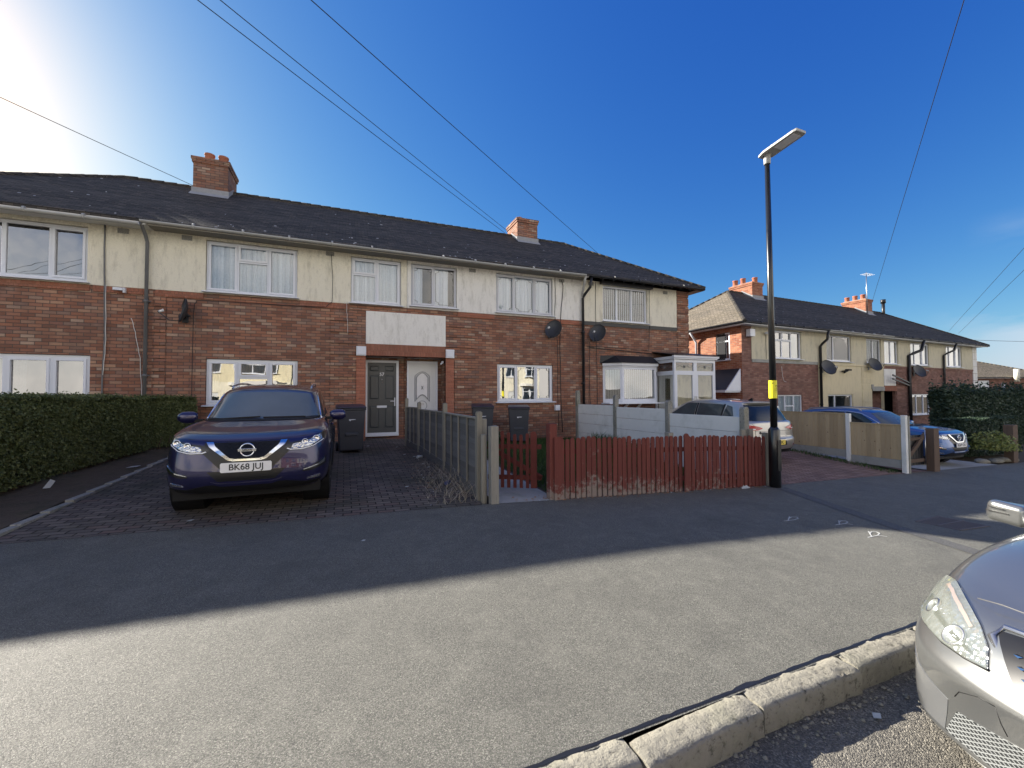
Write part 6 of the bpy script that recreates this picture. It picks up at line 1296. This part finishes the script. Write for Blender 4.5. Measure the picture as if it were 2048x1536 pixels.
# ---- silver saloon at the kerb, seen over its right-hand headlamp
def saloon(paintm,label,loc,rz):
    root=empty('parked_car',loc,rz,label,'car'); root.rotation_euler=(-.033,0,rz)
    ys=[0,.035,.145,.285,.54,.87,1.25,1.9,2.8,3.6,4.2,4.52,4.63]
    def ring(xs,dys,zs): return [(x,y+d,z) for x,y,d,z in zip(xs,ys,dys+[0]*(13-len(dys)),zs)]
    Q=[0,-.006,-.028,-.045,-.05,-.03]
    adj=lambda d:[a+b for a,b in zip(d+[0],Q)]
    rows=[ring([0,.29,.49,.67,.77,.80,.80,.80,.80,.80,.74,.5,0],[.10,.10,.09,.06,.02],[.13,.13,.135,.14,.15,.16,.16,.16,.16,.18,.24,.28,.28]),
     ring([0,.31,.55,.765,.865,.875,.87,.87,.87,.87,.80,.55,0],adj([.02,.02,.015,.01,.0]),[.185,.185,.19,.195,.20,.22,.22,.22,.22,.24,.30,.34,.34]),
     ring([0,.31,.55,.775,.875,.885,.88,.875,.88,.88,.82,.56,0],adj([.035,.03,.02,.015,.0]),[.27,.27,.275,.285,.30,.32,.32,.32,.32,.34,.42,.46,.46]),
     ring([0,.31,.545,.765,.873,.893,.885,.88,.885,.89,.84,.57,0],adj([.02,.018,.01,.005,.0]),[.37,.37,.375,.385,.40,.44,.44,.44,.44,.46,.54,.58,.58]),
     ring([0,.31,.545,.765,.876,.893,.885,.88,.885,.89,.85,.57,0],adj([-.01,-.01,-.01,-.005,.0]),[.47,.47,.48,.495,.52,.56,.57,.58,.58,.6,.66,.68,.68]),
     ring([0,.30,.515,.72,.845,.885,.88,.875,.88,.885,.85,.57,0],[.035,.03,.015,.01,.0],[.56,.56,.57,.59,.615,.66,.68,.70,.72,.74,.78,.80,.80]),
     ring([0,.29,.50,.68,.80,.865,.87,.865,.87,.875,.83,.55,0],[.10,.095,.085,.05,.02],[.655,.655,.665,.68,.70,.745,.775,.80,.82,.85,.88,.90,.90]),
     [(0,.18,.715),(.27,.21,.715),(.45,.32,.722),(.60,.47,.738),(.73,.66,.768),(.80,.92,.815),(.82,1.25,.86),(.82,1.9,.885),(.82,2.8,.91),(.80,3.6,.94),(.72,4.2,.97),(.48,4.42,.98),(0,4.45,.98)],
     [(0,.28,.755),(.23,.31,.752),(.37,.42,.762),(.47,.58,.788),(.56,.78,.822),(.64,1.0,.868),(.65,1.3,.90),(.6,1.9,.90),(.6,2.8,.91),(.6,3.6,.96),(.55,4.1,.99),(.36,4.3,1.0),(0,4.32,1.0)],
     [(0,.42,.795),(.16,.44,.793),(.24,.52,.800),(.28,.66,.822),(.31,.85,.853),(.33,1.08,.890),(.33,1.35,.925),(.3,1.9,.90),(.3,2.8,.91),(.3,3.6,.96),(.3,4.0,.99),(.2,4.1,1.0),(0,4.12,1.0)],
     [(0,.52,.815),(0,.58,.820),(0,.68,.832),(0,.80,.850),(0,.95,.873),(0,1.15,.902),(0,1.4,.93),(0,1.9,.90),(0,2.8,.91),(0,3.6,.96),(0,3.9,.99),(0,4.0,1.0),(0,4.05,1.0)]]
    A=[(.87,.325,.36),(3.57,.325,.36)]
    body,b1=shell(root,'body',rows,paintm,A,.6,3,crease_rows=((1,.6),(4,.35),(5,.2)))
    gh=[[(0,1.22,.88),(.36,1.24,.88),(.62,1.34,.87),(.74,1.6,.87),(.77,2.0,.88),(.77,2.6,.89),(.76,3.1,.90),(.71,3.6,.92),(.60,3.95,.94),(.34,4.1,.96),(0,4.12,.96)],
        [(0,1.56,1.08),(.35,1.58,1.08),(.57,1.66,1.08),(.65,1.84,1.09),(.69,2.1,1.10),(.695,2.6,1.11),(.68,3.1,1.11),(.62,3.5,1.10),(.50,3.75,1.10),(.30,3.85,1.10),(0,3.87,1.10)],
        [(0,1.92,1.285),(.33,1.94,1.28),(.50,2.0,1.275),(.56,2.12,1.275),(.59,2.3,1.29),(.60,2.65,1.31),(.58,3.0,1.305),(.53,3.25,1.29),(.44,3.4,1.27),(.26,3.46,1.27),(0,3.48,1.27)],
        [(0,2.05,1.33),(.25,2.07,1.33),(.36,2.12,1.335),(.40,2.25,1.345),(.42,2.4,1.36),(.42,2.65,1.37),(.40,2.9,1.365),(.36,3.1,1.35),(.29,3.2,1.335),(.17,3.25,1.33),(0,3.26,1.33)],
        [(0,2.2,1.36),(0,2.22,1.362),(0,2.27,1.367),(0,2.34,1.372),(0,2.45,1.38),(0,2.65,1.385),(0,2.8,1.38),(0,2.9,1.375),(0,2.97,1.37),(0,3.0,1.365),(0,3.03,1.36)]]
    cab,b2=shell(root,'roof',gh,paintm,(),0,2,crease_rows=((2,.5),)); F=(0,1,0)
    patch(root,'windscreen','car_glass_dark',[b2],[(-.70,1.42,.92),(0,1.25,.905),(.70,1.42,.92)],[(-.50,2.0,1.265),(0,1.95,1.28),(.50,2.0,1.265)],20,8,.005,d=F)
    for s in (-1,1):
        S=(-s,0,0)
        patch(root,'side_window','car_glass_dark',[b2],[(s*.8,1.75,.93),(s*.8,2.6,.93)],[(s*.7,2.15,1.25),(s*.7,2.6,1.28)],8,5,.005,d=S); patch(root,'side_window','car_glass_dark',[b2],[(s*.8,2.66,.93),(s*.8,3.5,.97)],[(s*.7,2.66,1.28),(s*.7,3.2,1.23)],8,5,.005,d=S)
        hl=patch(root,'headlight','headlamp_silver',[b1],HL_LO(s),HL_HI(s),26,10,.004)
        patch(hl,'lamp_cover','clear_cover',[b1],HL_LO(s),HL_HI(s),26,10,.013)
        lo,hi=HL_LO(s),HL_HI(s)
        def mid(a,b,t): return [tuple(Vector(p).lerp(Vector(q),t)) for p,q in zip(a,b)]
        patch(hl,'chrome_reflector','chrome',[b1],mid(lo,hi,.30)[1:-1],mid(lo,hi,.42)[1:-1],20,2,.0105)
        patch(hl,'indicator_strip','amber_lens',[b1],mid(lo,hi,.76)[2:-1],mid(lo,hi,.84)[2:-1],16,2,.0105)
        for t_,rr in ((.40,.045),(.66,.040)):
            k=t_*(len(lo)-1); i=int(k); c=Vector(lo[i]).lerp(Vector(lo[i+1]),k-i).lerp(Vector(hi[i]).lerp(Vector(hi[i+1]),k-i),.36); h,n=snap([b1],c); q_=n.to_track_quat('Z','Y').to_matrix().to_4x4(); m=MB(); m.lathe([(rr,0),(rr*1.02,.010),(rr*.88,.011),(rr*.75,.0),(rr*.35,.002),(0,.009)],n=26); m.v=[tuple(h+n*.003+q_@Vector(v)) for v in m.v]; m.build('projector_lamp','steel',hl)
        m=MB(); q=[snap([b1],p) for p in lo]; m.tube([h+n*.004 for h,n in q],.005,6); m.build('lamp_gap','black_ink',hl)
        # side intake recess with its reflector strip, bumper mesh
        patch(root,'side_intake','paint_silver_dark',[b1],[(s*.87,.58,.28),(s*.80,.42,.225),(s*.72,.28,.215),(s*.63,.20,.215)],[(s*.875,.55,.42),(s*.82,.44,.42),(s*.72,.28,.385),(s*.61,.20,.35)],14,6,.002)
        patch(root,'side_reflector','lens_grey',[b1],[(s*.888,.62,.30),(s*.87,.54,.29)],[(s*.888,.60,.42),(s*.868,.52,.42)],6,3,.006)
        m=MB(); q=[snap([b1],p)[0] for p in ((s*.45,.1,.455),(s*.44,.1,.40),(s*.425,.1,.365))]; m.tube(q,.0022,4); q=[snap([b1],p)[0] for p in ((s*.45,.1,.455),(s*.50,.13,.452),(s*.56,.18,.42),(s*.585,.18,.385))]; m.tube(q,.0022,4); m.build('towing_eye_cover','black_ink',root)
        m=MB(); m.add([(s*x,y,z) for x,y,z in ((.915,1.87,.805),(1.115,1.91,.825),(1.13,1.99,.825),(.915,2.0,.805),(.905,1.855,.945),(1.09,1.895,.965),(1.11,1.975,.965),(.905,1.99,.945))],[(0,1,2,3),(7,6,5,4),(0,4,5,1),(1,5,6,2),(2,6,7,3),(3,7,4,0)])
        mr=m.build('door_mirror',paintm,root,recalc=True); bv_=mr.modifiers.new('b','BEVEL'); bv_.width=.038; bv_.segments=5; [setattr(p_,'use_smooth',True) for p_ in mr.data.polygons]; m=MB(); m.bar((s*.79,1.92,.85),(s*.94,1.92,.845),.07,.03); m.build('mirror_arm',paintm,mr)
        m=MB(); m.bar((s*1.01,1.872,.912),(s*1.085,1.889,.918),.004,.006); m.bar((s*.99,1.872,.886),(s*1.10,1.896,.890),.004,.006); m.build('indicator_slot','black_ink',mr); m=MB(); m.box(s*.985-.09,s*.985+.09,1.975,1.985,.86,.95); m.build('mirror_glass','mirror_glass',mr)
        for (y,z,r) in A: pass
        wheel(root,s*.77,.87,.325,side=s); wheel(root,s*.77,3.57,.325,side=s)
        patch(root,'rear_light','red_plastic',[b1],[(s*.55,4.6,.80),(s*.82,4.4,.80)],[(s*.55,4.6,.9),(s*.80,4.35,.90)],8,3,.006)
    m=MB(); q=[snap([b1],(x,y,z))[0]+Vector((0,0,.001)) for x,y,z in ((-.63,.44,.735),(-.55,.42,.745),(-.4,.36,.75),(-.2,.27,.75),(0,.25,.75),(.2,.27,.75),(.4,.36,.75),(.55,.42,.745),(.63,.44,.735))]; m.tube(q,.0025,4); m.build('bonnet_gap','grey_plastic',root)
    # grille: dark opening, diamond pins, chrome bar with round badge
    gr=patch(root,'grille','grille_black',[b1],[(-.32,0,.405),(-.1,0,.395),(.1,0,.395),(.32,0,.405)],[(-.505,.12,.675),(-.33,.1,.700),(.33,.1,.700),(.505,.12,.675)],20,8,.003,d=F)
    m=MB()
    for j in range(9):
        z=.415+.028*j; w=.28+.018*j
        k=int(w*2/.03)
        for i in range(k+1):
            x=-w+2*w*i/max(1,k); h,n=snap([b1],(x,0,z),F); m.add([(h.x-.012,h.y-.012,h.z),(h.x,h.y-.016,h.z-.007),(h.x+.012,h.y-.012,h.z),(h.x,h.y-.012,h.z+.007)],[(0,1,2,3)])
    m.build('grille_pins','chrome',gr)
    patch(gr,'grille_bar','steel',[b1],[(-.35,.0,.515),(.35,0,.515)],[(-.365,0,.545),(.365,0,.545)],16,2,.028,d=F)
    m=MB(); q=[snap([b1],p,F)[0]+Vector((0,-.004,0)) for p in ((0,0,.705),(-.33,0,.703),(-.49,0,.690),(-.515,0,.655),(-.335,0,.41),(-.1,0,.395),(0,0,.393),(.1,0,.395),(.335,0,.41),(.515,0,.655),(.49,0,.690),(.33,0,.703),(0,0,.705))]; m.tube(q,.013,8); m.build('grille_surround','steel',gr)
    h,n=snap([b1],(0,0,.545),F); m=MB(); m.lathe([(.075,-.04),(.09,-.045),(.092,-.03),(.09,0)],(0,h.y,.545),axis='y',n=30)
    for k in range(3): a=PI/2+k*2*PI/3; m.bar((0,h.y-.042,.545),(math.cos(a)*.085,h.y-.042,.545+math.sin(a)*.085),.014,.01)
    m.build('badge','chrome',gr)
    patch(root,'lower_mesh','mesh_grey',[b1],[(-.635,0,.215),(-.4,0,.205),(.4,0,.205),(.635,0,.215)],[(-.59,0,.325),(-.4,0,.350),(.4,0,.350),(.59,0,.325)],30,6,.0035,d=F)
    patch(root,'bumper_lip',paintm,[b1],[(-.74,.1,.155),(-.4,0,.150),(.4,0,.150),(.74,.1,.155)],[(-.76,.1,.175),(-.4,0,.172),(.4,0,.172),(.76,.1,.175)],24,2,.010,d=F)
    h,n=snap([b1],(0,0,.30),F); plate(root,b1,0,h.y-.03,.30,.52,.111,'plate_white','')
    underbody(root,1.5,4.63,.18,arch=A,ya=.62); return root
def HL_LO(s): return [(s*.467,.195,.512),(s*.55,.22,.512),(s*.634,.27,.515),(s*.72,.38,.522),(s*.79,.54,.545),(s*.83,.64,.60)]
def HL_HI(s): return [(s*.472,.197,.525),(s*.50,.22,.60),(s*.555,.28,.66),(s*.66,.43,.71),(s*.74,.57,.728),(s*.80,.66,.71)]
t=NT('mesh_grey'); p=t.sep(t.obj()); a_=t.math('ABSOLUTE',t.math('SUBTRACT',t.math('FRACT',t.math('ADD',t.math('MULTIPLY',p[0],38),t.math('MULTIPLY',p[2],62))),.5)); b_=t.math('ABSOLUTE',t.math('SUBTRACT',t.math('FRACT',t.math('SUBTRACT',t.math('MULTIPLY',p[0],38),t.math('MULTIPLY',p[2],62))),.5))
k_=t.math('GREATER_THAN',t.math('MAXIMUM',a_,b_),.36); M['mesh_grey']=t.out(t.bsdf(color=t.mix(k_,(.02,.022,.023),(.20,.21,.21)),rough=.4,normal=t.bump(k_,1,.01)))
t=NT('clear_cover'); tr=t.n('ShaderNodeBsdfTransparent'); gl=t.n('ShaderNodeBsdfGlossy'); gl.inputs['Roughness'].default_value=.02; df=t.n('ShaderNodeBsdfDiffuse'); df.inputs[0].default_value=(.55,.60,.52,1)
m1=t.n('ShaderNodeMixShader'); m1.inputs[0].default_value=.18; t.t.links.new(tr.outputs[0],m1.inputs[1]); t.t.links.new(df.outputs[0],m1.inputs[2]); m2=t.n('ShaderNodeMixShader'); fr=t.n('ShaderNodeFresnel'); fr.inputs[0].default_value=1.5; t.set(m2.inputs[0],t.math('ADD',fr.outputs[0],.06)); t.t.links.new(m1.outputs[0],m2.inputs[1]); t.t.links.new(gl.outputs[0],m2.inputs[2]); M['clear_cover']=t.out(m2.outputs[0])
simple('amber_lens',(.34,.24,.21),.15,coat=.6); simple('lens_grey',(.30,.34,.34),.2,coat=.5); paint('paint_silver_dark',(.17,.175,.18),.6,.4)
# ------------------------------------------------------------------ place the cars
def onground(x,y): return (x,y,G(x,y)+.005)
crossover('paint_purple','dark purple crossover car parked nose out on the block-paved driveway','BK68 JUJ',(-1.03,5.53,G(-1.1,6.6)-.02),R(.5),R(1.6))
crossover('paint_blue','bright blue crossover car parked beyond the timber fence','BG69 CKU',(15.2,5.72,-.47),R(0),0)
hatch('paint_beige','silver hatchback seen from behind beside the pale concrete fence',(9.33,6.62,-.10),R(0),R(1.5))
saloon('paint_silver','silver saloon parked at the kerb, only its front corner and mirror in view',(2.17,.33,-.125),R(-90))
# ------------------------------------------------------------------ cables
overhead('left one of the two close cables running to the right-hand chimney',(5.96,15.3,8.02),(-24.94,-13.1,8.0)); overhead('right one of the two close cables running to the right-hand chimney',(6.07,15.3,8.12),(-23.89,-13.1,8.0))
overhead('cable crossing the middle of the sky to the right end roof',(11.78,16.0,7.45),(-26.48,-13.1,8.0)); overhead('cable at the upper left running to the left chimney',(-4.34,15.3,8.01),(-26.3,-13.1,8.0))
overhead('steep cable rising from the far terrace chimney beyond the street lamp',(30.4,15.3,7.0),(4.0,.0,9.0),sag=.0)
overhead('upper of the two cables at the right edge of the sky',(39.5,15.3,5.9),(12.2,1.4,7.2),sag=0); overhead('lower of the two cables at the right edge of the sky',(40.8,15.3,5.8),(12.2,1.4,6.45),sag=0)
overhead('thin level cable in the sky above the distant brick house',(85,22,8.0),(55,22,7.0),sag=.1,r=.02)
# ------------------------------------------------------------------ camera
cam=bpy.data.cameras.new('camera'); co=bpy.data.objects.new('camera',cam); COL.objects.link(co); sc.camera=co
cam.sensor_width=36; cam.lens=825.39/2048*36; cam.clip_end=3000; cam.clip_start=.05
yaw,pit,rol=.38538,.02826,-.00495
f=Vector((math.sin(yaw)*math.cos(pit),math.cos(yaw)*math.cos(pit),math.sin(pit))); r=Vector((math.cos(yaw),-math.sin(yaw),0)); u=r.cross(f)
r2=r*math.cos(rol)+u*math.sin(rol); u2=u*math.cos(rol)-r*math.sin(rol)
co.matrix_world=Matrix(((r2.x,u2.x,-f.x,0),(r2.y,u2.y,-f.y,0),(r2.z,u2.z,-f.z,1.5),(0,0,0,1)))
# ------------------------------------------------------------------ sky and sun
AZ,EL=R(-41),math.atan(.6655*math.cos(R(41)))
sd=Vector((math.sin(AZ)*math.cos(EL),math.cos(AZ)*math.cos(EL),math.sin(EL)))
sl=bpy.data.lights.new('sun','SUN'); sl.energy=5.0; sl.angle=R(.5); sl.color=(1,.93,.82); so=bpy.data.objects.new('sun',sl); COL.objects.link(so); so.rotation_euler=sd.to_track_quat('Z','Y').to_euler(); so.location=(-20,25,20)
w=bpy.data.worlds.new('World'); sc.world=w; w.use_nodes=True; t=w.node_tree; bg=t.nodes['Background']; sky=t.nodes.new('ShaderNodeTexSky'); sky.sky_type='NISHITA'; sky.sun_disc=False; sky.sun_elevation=EL; sky.sun_rotation=AZ
sky.air_density=1.0; sky.dust_density=.6; sky.ozone_density=3.0; sky.altitude=50
SKY=.10
def wm(op,a,b=0.,c=0.,cl=False):
    n=t.nodes.new('ShaderNodeMath'); n.operation=op; n.use_clamp=cl
    for i,x in enumerate((a,b,c)):
        if isinstance(x,bpy.types.NodeSocket): t.links.new(x,n.inputs[i])
        else: n.inputs[i].default_value=x
    return n.outputs[0]
tc=t.nodes.new('ShaderNodeTexCoord'); sp=t.nodes.new('ShaderNodeSeparateXYZ'); t.links.new(tc.outputs['Generated'],sp.inputs[0]); X_,Y_,Z_=sp.outputs
mp=t.nodes.new('ShaderNodeMapping'); mp.inputs['Scale'].default_value=(5,5,16); t.links.new(tc.outputs['Generated'],mp.inputs[0])
nz=t.nodes.new('ShaderNodeTexNoise'); nz.inputs['Scale'].default_value=1.1; nz.inputs['Detail'].default_value=6; nz.inputs['Roughness'].default_value=.55; t.links.new(mp.outputs[0],nz.inputs[0])
az=wm('ARCTAN2',X_,Y_); ax=wm('MULTIPLY',wm('SUBTRACT',az,1.17),7,cl=True)         # clouds start right of the far terrace
low=wm('MULTIPLY',wm('SUBTRACT',.125,wm('ADD',Z_,wm('MULTIPLY',wm('SUBTRACT',nz.outputs[0],.5),-.16))),28,cl=True)
hi=wm('MULTIPLY',wm('SUBTRACT',.035,wm('ABSOLUTE',wm('SUBTRACT',Z_,.245))),40,cl=True); hi=wm('MULTIPLY',wm('MULTIPLY',hi,wm('MULTIPLY',wm('SUBTRACT',nz.outputs[0],.45),2.2,cl=True)),wm('MULTIPLY',wm('SUBTRACT',az,1.22),9,cl=True))
cl=wm('ADD',wm('MULTIPLY',wm('MULTIPLY',low,ax),.85),wm('MULTIPLY',hi,.5),cl=True)
mixn=t.nodes.new('ShaderNodeMix'); mixn.data_type='RGBA'; t.links.new(cl,mixn.inputs[0]); # the phone's sky: deeper away from the sun than the physical model, so each channel gets its own curve
sr=t.nodes.new('ShaderNodeSeparateXYZ'); t.links.new(sky.outputs[0],sr.inputs[0]); cr=t.nodes.new('ShaderNodeCombineXYZ')
for i_,(g_,k_) in enumerate(((1.72,.128),(1.2,.297),(.527,1.03))): t.links.new(wm('MULTIPLY',wm('POWER',sr.outputs[i_],g_),k_),cr.inputs[i_])
t.links.new(cr.outputs[0],mixn.inputs[6]); mixn.inputs[7].default_value=(2.1,2.4,2.8,1)
# unseen cloud added as neutral fill: bright behind the camera, thin veil overhead
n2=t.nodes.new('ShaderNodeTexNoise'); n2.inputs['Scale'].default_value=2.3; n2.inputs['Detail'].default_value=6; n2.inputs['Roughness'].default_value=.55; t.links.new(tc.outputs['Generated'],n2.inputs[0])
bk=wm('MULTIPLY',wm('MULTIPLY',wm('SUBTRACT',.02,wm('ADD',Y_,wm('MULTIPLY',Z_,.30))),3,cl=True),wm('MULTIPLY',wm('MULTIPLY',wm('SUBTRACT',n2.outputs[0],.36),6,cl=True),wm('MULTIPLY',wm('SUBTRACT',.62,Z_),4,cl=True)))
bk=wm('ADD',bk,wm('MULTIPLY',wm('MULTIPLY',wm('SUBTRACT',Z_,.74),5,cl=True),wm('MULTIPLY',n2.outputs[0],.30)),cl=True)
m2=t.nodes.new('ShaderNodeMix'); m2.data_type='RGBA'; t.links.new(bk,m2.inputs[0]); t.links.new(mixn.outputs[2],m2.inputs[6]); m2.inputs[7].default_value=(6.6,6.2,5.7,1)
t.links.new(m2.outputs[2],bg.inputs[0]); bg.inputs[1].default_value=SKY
sc.view_settings.view_transform='Standard'; sc.view_settings.look='None'; sc.view_settings.exposure=1.63; sc.view_settings.gamma=1
sc.cycles.max_bounces=8; sc.cycles.transparent_max_bounces=12
